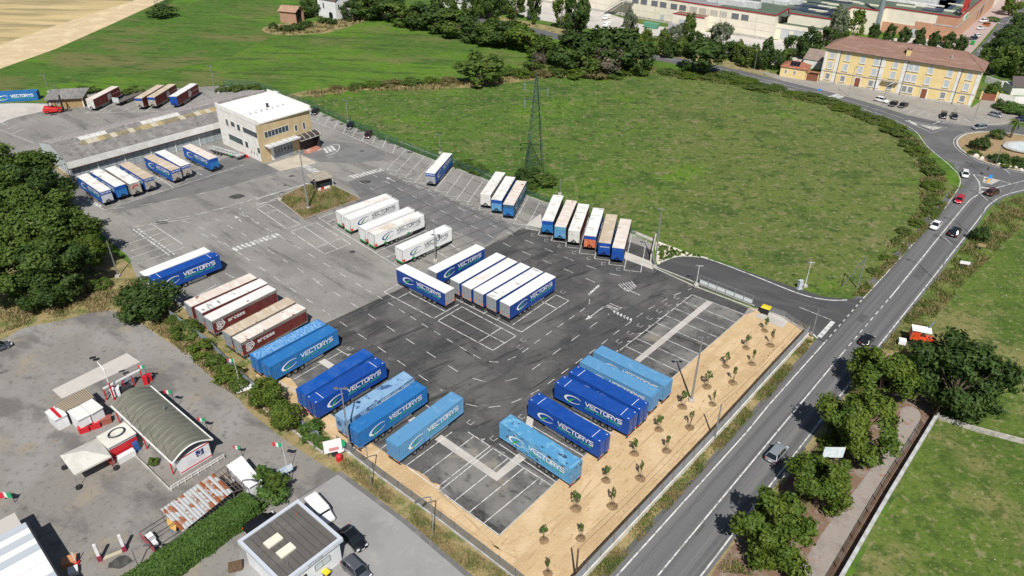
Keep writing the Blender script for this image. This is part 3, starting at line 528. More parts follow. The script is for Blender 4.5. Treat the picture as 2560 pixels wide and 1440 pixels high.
# ruts in the sand, patches and cracks in the road
RUT = mat('sand_rut', (.43, .295, .16), .95, c2=(.53, .385, .22), scale=.5, lo=.4, hi=.62)
def f_rut(mb):
    for pts in ([(1960, 868), (1860, 978), (1760, 1088), (1600, 1262), (1470, 1400)], [(1948, 866), (1848, 976), (1748, 1086), (1588, 1258), (1455, 1398)], [(1880, 830), (1790, 920), (1690, 1030), (1560, 1150), (1420, 1290), (1320, 1400)], [(1300, 1400), (1180, 1330), (1060, 1240), (960, 1165)], [(1480, 1200), (1420, 1270), (1330, 1330), (1240, 1370)], [(1040, 1180), (1090, 1225), (1180, 1300), (1250, 1380)]):
        P = smooth(GP([(a + random.uniform(-4, 4), b + random.uniform(-3, 3)) for a, b in pts]), 6); mb.strip(P, random.uniform(.16, .3), .0225)
marks('wheel_ruts', yard, f_rut, RUT)
PATCH = lmat('road_patch', (.095, .094, .095), [((.13, .128, .126), .8, .45, .65)], .85)
def f_patch(mb):
    for q in ([(2300, 560), (2318, 540), (2334, 548), (2316, 570)], [(2280, 690), (2298, 668), (2318, 676), (2300, 700)], [(1990, 1130), (2004, 1114), (2016, 1122), (2002, 1138)], [(1730, 1330), (1752, 1306), (1764, 1314), (1742, 1340)], [(2140, 800), (2154, 784), (2172, 792), (2158, 808)], [(2330, 590), (2336, 584), (2410, 610), (2404, 616)]): mb.sheet(GP(q), .0205)
    for q in ([(1600, 1420), (1660, 1350), (1720, 1282), (1790, 1205), (1850, 1140)], [(1900, 1290), (1935, 1250), (1990, 1180)], [(2200, 740), (2260, 670), (2330, 590)], [(2100, 910), (2150, 850), (2210, 780)], [(2250, 760), (2290, 715), (2340, 655)]):
        P = [g_ + Vector((random.uniform(-.25, .25), random.uniform(-.25, .25), 0)) for g_ in smooth(GP(q), 5)]; mb.strip(P, .07, .021)
marks('road_patches', road, f_patch, PATCH)
# ================================================================== trailers and containers
NAVY = mat('navy_curtain', (.012, .05, .25), .5, c2=(.016, .062, .28), scale=.6, rnd=True)
BLUE_D = mat('deep_blue_steel', (.008, .06, .3), .5, c2=(.013, .072, .33), scale=.8, c3=(.02, .06, .25), scale3=.35, lo3=.6, hi3=.75, rnd=True)
BLUE_M = mat('mid_blue_steel', (.022, .15, .4), .55, c2=(.045, .19, .43), scale=.7, lo=.5, hi=.7, rnd=True)
BLUE_L = mat('sky_blue_steel', (.1, .27, .47), .6, c2=(.15, .33, .5), scale=.9, lo=.5, hi=.7, c3=(.05, .17, .4), scale3=1.1, lo3=.62, hi3=.7, rnd=True)
BLUE_P = mat('faded_blue_steel', (.19, .34, .52), .65, c2=(.25, .4, .56), scale=.6, c3=(.055, .11, .24), scale3=.5, lo3=.57, hi3=.6, rnd=True)
BLUE_W = mat('flaking_blue_steel', (.085, .28, .49), .6, c2=(.17, .38, .56), scale=.9, lo=.5, hi=.6, c3=(.035, .06, .1), scale3=.8, lo3=.6, hi3=.615, rnd=True)
BLUE_S = mat('streaked_blue_steel', (.035, .2, .5), .6, c2=(.25, .43, .62), scale=2.4, lo=.42, hi=.6, stretch=(2.2, .6, 1), rnd=True)
BLUE_B = mat('dark_blue_bulkhead', (.01, .05, .24), .5, c2=(.02, .09, .33), scale=.8, rnd=True)
BLUE_C = mat('cobalt_curtain', (.012, .07, .33), .55, c2=(.022, .1, .4), scale=.5, c3=(.09, .13, .26), scale3=.5, lo3=.56, hi3=.72, rnd=True)
TEAL = mat('teal_curtain', (.03, .09, .16), .6, c2=(.05, .13, .22), scale=.5, rnd=True)
BROWN = mat('maroon_curtain', (.125, .022, .02), .6, c2=(.165, .035, .03), scale=.5, c3=(.12, .07, .06), scale3=.6, lo3=.56, hi3=.72, rnd=True)
SHADEG = mat('grey_curtain', (.2, .19, .175), .7, c2=(.28, .26, .23), scale=.7, rnd=True)
TW = mat('trailer_white', (.8, .8, .79), .4, c2=(.72, .72, .7), scale=.4, rnd=True)
RF_W = mat('clean_white_roof', (.8, .8, .79), .5, c2=(.7, .69, .67), scale=.5, lo=.55, hi=.75, rnd=True)
RF_C = mat('cream_stained_roof', (.78, .76, .73), .5, c2=(.6, .5, .4), scale=.25, lo=.48, hi=.7, rnd=True)
RF_S = mat('streaked_white_roof', (.76, .75, .72), .6, c2=(.3, .25, .19), scale=.9, lo=.58, hi=.68, stretch=(1.5, .35, 1), c3=(.55, .5, .42), scale3=.5, lo3=.5, hi3=.7, rnd=True)
RF_G = mat('grey_streaked_roof', (.74, .74, .72), .6, c2=(.25, .24, .22), scale=.9, lo=.54, hi=.66, stretch=(1.8, .35, 1), rnd=True)
RF_T = mat('tan_dirty_roof', (.5, .405, .3), .75, c2=(.62, .54, .43), scale=.8, lo=.45, hi=.65, stretch=(1.4, .4, 1), c3=(.2, .12, .075), scale3=.5, lo3=.62, hi3=.68, rnd=True)
RF_R = mat('rust_spotted_roof', (.66, .58, .5), .7, c2=(.76, .72, .67), scale=.8, lo=.45, hi=.65, stretch=(1.4, .4, 1), c3=(.2, .07, .045), scale3=.55, lo3=.6, hi3=.64, rnd=True)
RF_P = mat('dusty_pink_roof', (.64, .55, .48), .7, c2=(.74, .68, .62), scale=.8, lo=.42, hi=.65, stretch=(1.4, .4, 1), c3=(.22, .1, .07), scale3=.5, lo3=.64, hi3=.67, rnd=True)
SILV = mat('silver_door', (.42, .43, .44), .45, .3, c2=(.3, .3, .3), scale=1.2, lo=.5, hi=.75, rnd=True)
GREYB = mat('dusty_grey_bulkhead', (.42, .4, .36), .6, c2=(.3, .275, .24), scale=1.2, rnd=True)
WHITEB = mat('dirty_white_bulkhead', (.6, .6, .57), .6, c2=(.4, .37, .32), scale=1.4, lo=.5, hi=.7, rnd=True)
ORANGE = mat('orange_panel', (.55, .12, .05), .6, c2=(.5, .2, .12), scale=1.5, rnd=True)
GRN = mat('green_paint', (.03, .32, .06), .5)
LGRN = mat('logo_green', (.05, .4, .1), .5); LTEAL = mat('logo_teal_lettering', (.05, .42, .28), .5)
LBLUE = mat('logo_blue', (.03, .1, .26), .5); LGREY = mat('lettering_grey', (.07, .08, .1), .5); LGREY2 = mat('pale_grey_lettering', (.36, .4, .43), .5)
LWH = mat('lettering_white', (.82, .82, .82), .5)
LAMP_R = mat('reflector_red', (.6, .06, .03), .4); ORL = mat('reflector_orange', (.75, .2, .06), .45)
RIM = mat('steel_rim', (.3, .3, .3), .45, .5)
def tyre_me():
    mb = MB(); rr = [(.27, .14), (.46, .15), (.5, .1), (.5, -.1), (.46, -.15), (.27, -.14)]; n = 14
    for i in range(n):
        a, b = 2*math.pi*i/n, 2*math.pi*(i+1)/n
        for (r1, y1), (r2, y2) in zip(rr[:-1], rr[1:]):
            mb.add([(r1*math.cos(a), y1, r1*math.sin(a)), (r2*math.cos(a), y2, r2*math.sin(a)), (r2*math.cos(b), y2, r2*math.sin(b)), (r1*math.cos(b), y1, r1*math.sin(b))], [(0,1,2,3)])
    return mb.mesh('tyre', RUBBER)
def rim_me():
    mb = MB(); mb.cyl((0, -.12, 0), (0, .12, 0), .28, n=12); mb.cyl((0, -.15, 0), (0, .15, 0), .11, n=8); return mb.mesh('rim', RIM)
def side_corr(L, z0, z1, y, pitch=.34, dep=.06):
    """corrugated wall facing -y at y"""
    mb = MB(); n = int(L/pitch); p = L/n; xs = []
    for i in range(n):
        x = -L/2+i*p; xs += [(x, 0), (x+p*.36, 0), (x+p*.5, dep), (x+p*.86, dep)]
    xs.append((L/2, 0)); vs = []
    for x, d in xs: vs += [(x, y+d, z0), (x, y+d, z1)]
    mb.add(vs, [(2*i, 2*i+2, 2*i+3, 2*i+1) for i in range(len(xs)-1)]); return mb
def roof_corr(L, W, z):
    mb = MB(); n = int(L/.33); p = L/n; xs = []
    for i in range(n): x = -L/2+i*p; xs += [(x, 0), (x+p*.4, 0), (x+p*.5, -.03), (x+p*.9, -.03)]
    xs.append((L/2, 0)); vs = []
    for x, d in xs: vs += [(x, -W/2, z+d), (x, W/2, z+d)]
    mb.add(vs, [(2*i, 2*i+2, 2*i+3, 2*i+1) for i in range(len(xs)-1)]); return mb
def both(mb):
    """mirror by half a turn about z"""
    n = len(mb.v); vs = [(-x, -y, z) for x, y, z in mb.v]; fs = [list(f) for f in mb.f]; mb.add(vs, fs); return mb
def wall_text(s, x0, z0, h, wd, gap, t, y):
    Q, W_ = text_quads(s, h, wd, gap, t); mb = MB()
    for q in Q: mb.add([(x0+p.x, y, z0+p.y) for p in q], [(0,1,2,3)])
    return mb
def logo_ring(x, z, y, a=1.65, b=.72, tilt=.16):
    mb = MB(); n = 30; ct, st = math.cos(tilt), math.sin(tilt); vs = []
    for i in range(n+1):
        t = R(20)+(2*math.pi-R(55))*i/n; wdt = .07+.2*math.sin(math.pi*min(1, i/n*1.05))**1.4
        for k in (1, 1-wdt):
            px, pz = a*k*math.cos(t), b*(k-.0)*math.sin(t)*(1 if k == 1 else .96); vs.append((x+px*ct-pz*st, y, z+px*st+pz*ct))
    mb.add(vs, [(2*i+1, 2*i+3, 2*i+2, 2*i) for i in range(n)]); return mb
def logo_green(x, z, y):
    mb = MB()
    for P in ([(-1.3,-1.25), (-.9,-.8), (-.75,-1.15), (-.5,-.55), (-.2,-.35), (.55,.45), (-.15,.1), (-.6,-.35)], [(-.7,-.25), (0,.2), (.75,.55), (.1,.1), (-.3,-.2)]):
        mb.add([(x+p[0], y, z+p[1]) for p in P], [tuple(range(len(P)-1, -1, -1))])
    return mb
def arcese_logo(x, z, y, s=.9):
    mb = MB(); t = .17
    for st in ([(-.9,.75),(-.1,.75),(.35,.4),(.35,-.05)], [(-.95,.4),(-.2,.4),(0,.2),(0,-.05)], [(-1,.05),(.25,.05),(.85,-.02),(.35,-.5)], [(.3,1.0),(.85,-.02)],
               [(0,-.25),(-.85,-.25),(-1.05,-.5),(-.85,-.85),(0,-.85),(.3,-.55)], [(-.05,-.5),(-.7,-.5)], [(-.05,-.05),(-.05,-.85)]):
        for a, b in zip(st[:-1], st[1:]):
            a, b = Vector(a)*s, Vector(b)*s; d = (b-a).normalized(); n = Vector((-d.y, d.x))*t*s/2; e = d*t*s*.4
            mb.add([(x+p.x, y, z+p.y) for p in (a-e-n, b+e-n, b+e+n, a-e+n)], [(0,1,2,3)])
    return mb
VL, VW = 13.6, 2.5
def chassis_me(L):
    mb = MB()
    for y in (-.5, .5): mb.box(-L/2+.3, L/2-.4, y-.07, y+.07, .8, 1.12)
    for x in (-6, -4.5, -3, -1, 1, 3, 5, 6): mb.box(x, x+.12, -1.15, 1.15, .98, 1.1)
    for x in (-L/2+3.1, -L/2+4.4, -L/2+5.75): mb.box(x-.06, x+.06, -1, 1, .44, .56)
    return mb.mesh('chassis', DARK)
def guard_me(y):
    mb = MB()
    for z in (.55, .8): mb.box(-.5, 3.4, y-.025, y+.025, z, z+.12)
    for x in (-.3, 1.5, 3.2): mb.box(x, x+.06, y-.03, y+.03, .55, 1.1)
    return mb.mesh('side_guard', STEEL)
def leg_me(y): return MB().box(4.1, 4.25, y-.07, y+.07, .1, 1.).box(4., 4.35, y-.15, y+.15, .02, .1).mesh('landing_leg', DARK)
def bumper_me():
    mb = MB().box(-VL/2+.02, -VL/2+.14, -1.2, 1.2, .45, .62)
    for y in (-.6, .6): mb.box(-VL/2+.05, -VL/2+.25, y-.04, y+.04, .6, 1.)
    return mb.mesh('rear_bumper', DARK)
def door_me(s, z0, z1, corr=True, L=VL):
    mb = MB(); y0, y1 = (.02, 1.22) if s > 0 else (-1.22, -.02)
    mb.box(-L/2-.05, -L/2, y0, y1, z0, z1)
    if corr:
        for k in range(5):
            y = y0+.12+k*.22; mb.box(-L/2-.075, -L/2-.05, y, y+.1, z0+.15, z1-.15)
    return mb.mesh('rear_door', [None])
def rod_me(z0, z1, L=VL):
    mb = MB()
    for y in (-.85, -.4, .4, .85):
        mb.cyl((-L/2-.11, y, z0+.03), (-L/2-.11, y, z1-.03), .028, n=6)
        mb.box(-L/2-.13, -L/2-.09, y-.18, y+.05, z0+.95, z0+1.0)
        for z in (z0+.2, z1-.25): mb.box(-L/2-.12, -L/2-.05, y-.06, y+.06, z, z+.06)
    return mb.mesh('lock_rod', [None])
def frame_ends(L, W, z0, z1, t=.12):
    mb = MB()
    for x in (-L/2, L/2-t):
        for y in (-W/2-.012, W/2-t+.012): mb.box(x, x+t, y, y+t, z0, z1)
        mb.box(x+.002, x+t-.002, -W/2+t, W/2-t, z0, z0+t); mb.box(x+.002, x+t-.002, -W/2+t, W/2-t, z1-t, z1+.008)
    for y in (-W/2-.01, W/2-.07):
        mb.box(-L/2+t, L/2-t, y, y+.08, z0, z0+.14); mb.box(-L/2+t, L/2-t, y, y+.08, z1-.09, z1+.006)
    return mb.mesh('corner_frame', [None])
def wheels(t, near=True, L=VL):
    for x in (-L/2+3.1, -L/2+4.4, -L/2+5.75):
        for y in (-1.05, 1.05):
            if near:
                wh = ob('wheel', cached('rim', rim_me), t, None, (x, y, .5)); ob('tyre', cached('tyre', tyre_me), wh)
            else: ob('wheel', cached('tyrefar', lambda: MB().cyl((0,-.15,0), (0,.15,0), .5, n=12).mesh('wheel', RUBBER)), t, None, (x, y, .5))
def undercar(t, near=True, guard=True):
    ob('chassis', cached('chassis', lambda: chassis_me(VL)), t); wheels(t, near)
    ob('rear_bumper', cached('bumper', bumper_me), t)
    for s in (-1, 1):
        ob('landing_leg', cached('leg%d' % s, lambda: leg_me(.75*s)), t)
        if guard: ob('side_guard', cached('guard%d' % s, lambda: guard_me(1.2*s)), t)
def pose(a, b, side, z=4., L=VL, W=VW):
    """a: pixel of the front end of one long roof edge, b: its rear end; side: where the body lies from that edge"""
    A, B = G(*a, z), G(*b, z); d = (A-B); d.z = 0; d.normalize(); n = Vector((-d.y, d.x, 0)); m = (A+B)/2
    k = {'far': 1 if n.dot(m) > 0 else -1, 'L': 1 if n.x < 0 else -1, 'R': 1 if n.x > 0 else -1}[side]
    c = m + n*k*W/2; return (c.x, c.y, 0), math.atan2(d.y, d.x)
def two(name, me, t, m_):
    ob(name, me, t, m_); ob(name, me, t, m_, None, math.pi)
def livery(t, y, ring, green, big, small, zoff=0., parts=True):
    k = '%.3f%.2f' % (y, zoff)
    two('logo_ring', cached('ring'+k, lambda: logo_ring(-3.3, 2.55+zoff, -y).mesh('logo_ring', [None])), t, ring)
    two('logo_swoosh', cached('grn'+k, lambda: logo_green(-3.3, 2.55+zoff, -y-.004).mesh('logo_swoosh', [None])), t, green)
    two('lettering', cached('big'+k, lambda: wall_text('VECTORYS', -.9, 2.6+zoff, .74, .64, .2, .155, -y).mesh('lettering', [None])), t, big)
    x = -.9
    for wrd in ('NORTH', 'AFRICA', 'LEADER'):
        wq = text_quads(wrd, .36, .22, .13, .085)[1]
        two('small_lettering', cached('sml'+wrd+k, lambda: wall_text(wrd, x, 2.02+zoff, .36, .22, .13, .085, -y).mesh('small_lettering', [None])), t, small); x += wq+.4
def container(label, a, b, side, body, roof=None, z=4.05, text=True, near=True, onground=False, group='blue containers on trailers', deco=True):
    loc, rz = pose(a, b, side, z if not onground else 2.9, 13.72, 2.5); z0, z1 = (1.16, z) if not onground else (.02, 2.9)
    t = thing('container_trailer' if not onground else 'shipping_container', label, 'container', loc, rz, group)
    kk = '%.2f%.2f' % (z0, z1)
    ob('side_wall', cached('cs'+kk, lambda: both(side_corr(13.5, z0, z1, -1.24)).mesh('side_wall', [None])), t, body)
    ob('roof', cached('cr'+kk, lambda: roof_corr(13.5, 2.46, z1).mesh('roof', [None])), t, roof or body)
    ob('corner_frame', cached('cf'+kk, lambda: frame_ends(13.72, 2.5, z0, z1)), t, body)
    ob('front_wall', cached('cfw'+kk, lambda: MB().box(6.72, 6.78, -1.15, 1.15, z0, z1).mesh('front_wall', [None])), t, body)
    for s in (-1, 1):
        d = ob('rear_door', cached('cd%d' % s+kk, lambda: door_me(s, z0+.08, z1-.06, True, 13.6)), t, body)
        if s > 0: ob('lock_rod', cached('rod'+kk, lambda: rod_me(z0+.1, z1-.1, 13.6)), d, STEEL if body in (BLUE_D, BLUE_W, BLUE_B) else mat('dull_blue_steel', (.2, .3, .45), .5, .3))
    if deco:
        for x in (-5.2, 5.2): ob('roof_stripe', cached('rs%.1f' % x+kk, lambda: MB().box(x-.04, x+.04, -1.0, 1.0, z1+.004, z1+.012).mesh('roof_stripe', LWH)), t)
        for y in (-.9, .9):
            for x in (-6.5, 6.5): ob('corner_mark', cached('cm'+kk, lambda: MB().box(-.12, .12, -.06, .06, z1+.01, z1+.02).mesh('corner_mark', LWH)), t, None, (x, y, 0))
    if text: livery(t, 1.262, LWH, LGRN, LWH, LTEAL, 0 if not onground else -1.15)
    if not onground:
        undercar(t, near)
        [ob('tail_lamp', cached('tl', lambda: MB().box(-6.92, -6.86, -.2, .2, .98, 1.1).mesh('tail_lamp', LAMP_R)), t, None, (0, s, 0)) for s in (-1., 1.)]
    return t
def curtain_me(L, z0, z1):
    mb = MB(); n = 56; vs = []
    for i in range(n+1):
        x = -L/2+L*i/n; d = .012*math.sin(i*1.9)+.01*math.sin(i*.7); vs += [(x, -1.262+d, z0), (x, -1.27+d*1.5, (z0+z1)/2), (x, -1.262, z1)]
    f = []
    for i in range(n): f += [(3*i, 3*i+3, 3*i+4, 3*i+1), (3*i+1, 3*i+4, 3*i+5, 3*i+2)]
    mb.add(vs, f); return both(mb).mesh('curtain', [None], True)
def roof_me(L=VL):
    mb = MB(); n = 24; vs = []
    for i in range(n+1):
        x = -L/2+L*i/n; s_ = -.03*math.sin(math.pi*(i % 2)); 
        for y, z in ((-1.275, 3.9), (-1.275, 3.985), (-.6, 4.0+s_), (.6, 4.0+s_), (1.275, 3.985), (1.275, 3.9)): vs.append((x, y, z))
    f = []
    for i in range(n):
        for j in range(5): f.append((6*i+j, 6*i+6+j, 6*i+7+j, 6*i+1+j))
    f += [tuple(range(6)), tuple(range(6*n+5, 6*n-1, -1))]
    return mb.add(vs, f).mesh('roof', [None])
def bulk_me():
    mb = MB().box(6.72, 6.8, -1.25, 1.25, 1.15, 3.9)
    for k in range(7): y = -1.05+k*.33; mb.box(6.8, 6.83, y, y+.14, 1.35, 3.3)
    return mb.mesh('front_bulkhead', [None])
def trailer(label, a, b, side, curtain, roof, bulk=SILV, door=SILV, text='v', near=True, band=None, group='curtain-sided trailers', band_txt=False, z=4.0, orange=True):
    loc, rz = pose(a, b, side, z); t = thing('curtain_trailer', label, 'trailer', loc, rz, group)
    ob('curtain', cached('curt', lambda: curtain_me(13.5, 1.2, 3.92)), t, curtain); ob('roof', cached('troof', roof_me), t, roof)
    ob('front_bulkhead', cached('bulk', bulk_me), t, bulk)
    for s in (-1, 1):
        d = ob('rear_door', cached('td%d' % s, lambda: door_me(s, 1.15, 3.86, False)), t, door)
        if s > 0: ob('lock_rod', cached('trod', lambda: rod_me(1.2, 3.8)), d, STEEL)
    ob('side_rail', cached('rail', lambda: MB().box(-6.78, 6.78, -1.27, -1.2, 1.02, 1.19).box(-6.78, 6.78, 1.2, 1.27, 1.02, 1.19).mesh('side_rail', [None])), t, curtain if text == 'v' else SHADEG)
    if band: 
        ob('header_panel', cached('hdr', lambda: MB().box(6.84, 6.87, -1.22, 1.22, 3.1, 3.85).mesh('header_panel', [None])), t, band)
        if band_txt: ob('header_lettering', cached('hdt', lambda: front_text('VECTORYS', 3.4, .22)), t, LWH)
    ob('coupling', cached('coup', lambda: MB().box(6.84, 6.95, -.35, .35, 1.5, 1.62).box(6.84, 6.98, -.5, -.25, 1.25, 1.5).box(6.84, 6.98, .3, .55, 1.25, 1.5).cyl((6.84, .0, 1.8), (6.95, .0, 1.8), .12).mesh('coupling', BLACK)), t)
    if orange: ob('door_sticker', cached('dstk', lambda: MB().box(-6.9, -6.86, -1.15, -1.0, 1.3, 1.9).box(-6.9, -6.86, 1.0, 1.15, 1.3, 1.9).box(-6.9, -6.86, -.9, -.6, 1.35, 1.6).mesh('door_sticker', ORL)), t)
    if text == 'v': livery(t, 1.295, LWH, LGRN, LWH, LTEAL)
    if text == 'a':
        two('logo', cached('alogo', lambda: arcese_logo(-5.2, 2.5, -1.3).mesh('logo', [None])), t, LWH)
        two('lettering', cached('atext', lambda: wall_text('arcese', -3.7, 2.35, .62, .42, .17, .15, -1.3).mesh('lettering', [None])), t, LWH)
    if text == 'm':
        two('logo', cached('alogo2', lambda: arcese_logo(1.2, 2.5, -1.3, 1.).mesh('logo', [None])), t, LWH)
        two('lettering', cached('atext2', lambda: wall_text('arcese', 3., 2.45, .55, .4, .17, .13, -1.3).mesh('lettering', [None])), t, mat('pinkish_lettering', (.5, .3, .28)))
    undercar(t, near); return t
def front_text(s, z0, h, x=6.88):
    Q, W_ = text_quads(s, h, h*.9, h*.35, h*.25); mb = MB()
    for q in Q: mb.add([(x, p.x-W_/2, z0+p.y) for p in q], [(0,1,2,3)])
    return mb.mesh('header_lettering', [None])
# right-hand rank along the sand
container('flaking sky blue container with dark bare patches on its roof, beside numbered bays', (1249,1057), (1427,1174), 'far', BLUE_W, deco=False)
container('deep blue container alone between flaking sky blue one and the rank of four', (1321,1000), (1500,1108), 'far', BLUE_D)
container('deep blue container with visible lettering at near end of the rank of four', (1389,958), (1571,1051), 'far', BLUE_D)
container('deep blue container with hidden lettering, second in the rank of four by the sand', (1422,931), (1599,1027), 'far', BLUE_D)
container('sky blue container with pale roof edge, third in the rank of four by the sand', (1450,905), (1629,994.5), 'far', BLUE_L, deco=False)
container('smooth sky blue container at far end of the rank beside empty bays', (1484,880), (1662,966.5), 'far', BLUE_L, deco=False)
# left-hand rank
container('sky blue container with small dark roof spots, standing alone beside empty bays', (1159,994.6), (993.6,1118.8), 'far', BLUE_L, deco=False)
container('mid blue container with full lettering beside the faded patchy one', (1066.5,969.5), (894.6,1084), 'far', BLUE_M, deco=False)
container('faded pale blue container with dark worn line along its roof', (1035,944.3), (864,1054.5), 'far', BLUE_P, deco=False)
container('deep blue container with green chassis edge and white roof stripes in left rank', (963,908.4), (789.7,1009.7), 'far', BLUE_D)
container('deep blue container with plain roof tucked behind the green edged one', (935,885), (762.5,990), 'far', mat('satin_blue_steel', (.008, .08, .36), .4, c2=(.03, .11, .38), scale=.4, rnd=True), deco=False)
container('mid blue container with clean roof next to white streaked one', (844,825), (673.4,919.7), 'far', BLUE_M, deco=False)
container('blue container with heavily white streaked roof next to maroon trailer', (815,811), (644.4,900), 'far', BLUE_M, BLUE_S, deco=False)
container('deep blue container with open space before it, near the big trees', (548.3,638.5), (381.7,703), 'far', BLUE_D)
trailer('white roofed trailer tucked behind the deep blue container near the trees', (526.5,627), (361.9,691.7), 'far', TW, RF_W, text=None)
for lb, a, b, c_, r_, tx in (('maroon trailer with torn tan roof and exposed slats, next to white streaked container', (765,770), (601.5,857.3), BROWN, RF_R, 'a'), ('tan grey roofed trailer behind the torn maroon one', (739,754), (575.4,839.6), BROWN, RF_T, None),
        ('maroon trailer with white rust spotted roof and full lettering', (690,723), (528.5,803), BROWN, mat('white_rusting_roof', (.76, .75, .73), .6, c2=(.7, .66, .62), scale=.6, c3=(.22, .07, .05), scale3=.5, lo3=.62, hi3=.65, rnd=True), 'a'), ('trailer with white weathered roof, middle of the five maroon trailers', (669,707.3), (504.6,782.3), BROWN, RF_G, None), ('trailer with dusty pink roof, farthest of the five maroon trailers', (642,694), (477.5,766.7), BROWN, RF_P, None)):
    tt = trailer(lb, a, b, 'far', c_, r_, text=tx, group='maroon trailers in the left rank', door=mat('grey_blue_door', (.25, .29, .31), .6, c2=(.36, .37, .37), scale=1.2, rnd=True))
    if 'torn' in lb or 'full lettering' in lb:
        def slat_me():
            mb = MB()
            for i in range(38): x = -6.7+i*.36; mb.box(x, x+.3, -1.3, -1.285, 3.35, 3.9)
            return mb.mesh('slat_band', SHADEG)
        two('slat_band', cached('slatb', slat_me), tt, None)
# white box trailers
def white_box(label, a, b, roof=TW):
    loc, rz = pose(a, b, 'far', 4.0); t = thing('box_trailer', label, 'trailer', loc, rz, 'white box trailers')
    ob('body', cached('wbody', lambda: MB().box(-6.78, 6.78, -1.27, 1.27, 1.1, 3.92).mesh('body', [None])), t, TW)
    ob('roof', cached('troof', roof_me), t, roof)
    def hoop():
        mb = MB(); pts = [(6.8, -1.2, 3.95), (7.1, -1.0, 3.95), (7.2, 0, 3.95), (7.1, 1.0, 3.95), (6.8, 1.2, 3.95)]; return mb.tube(pts, .05).box(6.8, 7.1, -1, 1, 1.3, 2.6).mesh('front_unit', TW)
    ob('front_unit', cached('hoop', hoop), t)
    for s in (-1, 1):
        d = ob('rear_door', cached('td%d' % s, lambda: door_me(s, 1.15, 3.86, False)), t, TW)
        if s > 0: ob('lock_rod', cached('trod', lambda: rod_me(1.2, 3.8)), d, mat('grey_rod', (.4, .42, .43), .5))
    ob('door_frame', cached('wdf', lambda: MB().box(-6.86, -6.8, -1.28, -1.23, 1.1, 3.9).box(-6.86, -6.8, 1.23, 1.28, 1.1, 3.9).box(-6.86, -6.8, -1.23, 1.23, 3.87, 3.92).mesh('door_frame', LGREY)), t)
    ob('rear_reflector', cached('wref', lambda: MB().box(-6.9, -6.86, -1.2, -1.05, 1.2, 1.9).box(-6.9, -6.86, 1.05, 1.2, 1.2, 1.9).box(-6.75, -6.2, -1.279, -1.272, 1.15, 1.75).box(6.2, 6.75, 1.272, 1.279, 1.15, 1.75).mesh('rear_reflector', LAMP_R)), t)
    ob('green_step', cached('wgs', lambda: MB().box(-6.95, -6.8, -1.2, 1.2, .9, 1.05).mesh('green_step', GRN)), t)
    ob('mudguard', cached('wmud', lambda: MB().prism([(-4.2, 1.02), (-3.3, 1.02), (-3.45, 1.4), (-4.05, 1.4)], -1.3, 1.3).mesh('mudguard', GRN)) if False else cached('wmud', lambda: mud_me()), t)
    ob('underbox', cached('wub', lambda: MB().box(1.5, 5.5, -1.2, 1.2, .45, 1.1).box(5.5, 6.6, -1.15, 1.15, .7, 1.1).mesh('underbox', BLACK)), t)
    livery(t, 1.285, LBLUE, mat('logo_green_teal', (.04, .3, .12)), LGREY, LGREY2); undercar(t); return t
def mud_me():
    mb = MB()
    for x in (-4.6, 1.7):
        P = [(x, 1.08), (x+.95, 1.08), (x+.75, 1.42), (x+.2, 1.42)]
        for y in (-1.29, 1.275):
            vs = [(p[0], y, p[1]) for p in P]+[(p[0], y+.015, p[1]) for p in P]
            mb.add(vs, [(0,1,2,3), (7,6,5,4), (0,4,5,1), (1,5,6,2), (2,6,7,3), (3,7,4,0)])
    return mb.mesh('mudguard', GRN)
white_box('white box trailer nearest the planted island, farthest of the five', (979,492.2), (852.6,536.7), RF_C)
white_box('white box trailer with clean roof, second from the planted island', (997.8,501.9), (872.8,550.6))
white_box('white box trailer in the middle of the five, mostly behind its neighbour', (1036.7,525.6), (911.7,575.6))
white_box('white box trailer with cream stained roof and green wheel arches', (1060.3,537.4), (934.6,588.1), RF_C)
white_box('white box trailer standing apart beside the floodlight mast', (1130.4,570.7), (1004,627))
# navy curtain trailers in the middle
trailer('navy trailer parked crosswise in front of the row of white roofs', (990.3,671.8), (1111.5,732.8), 'far', NAVY, RF_W)
trailer('navy trailer at the far end of the middle row, its side lettering visible', (1210.4,621), (1092.6,681.3), 'far', NAVY, RF_W)
trailer('white roofed trailer just behind the crosswise navy one', (1264.5,641), (1148.4,708), 'far', NAVY, RF_W)
trailer('white roofed trailer with faint stains, middle of the close packed row', (1292.8,654.6), (1178.5,722.5), 'far', NAVY, RF_C)
trailer('clean white roofed trailer beside the grey streaked one in the middle row', (1324.6,667.5), (1208.6,735.4), 'far', NAVY, RF_W)
trailer('trailer with grey streaked white roof in the middle row', (1357.3,679.5), (1241.3,749.1), 'far', NAVY, RF_G)
trailer('navy trailer at the near end of the middle row beside painted box', (1389.6,691.6), (1274.8,764.6), 'far', NAVY, RF_W)
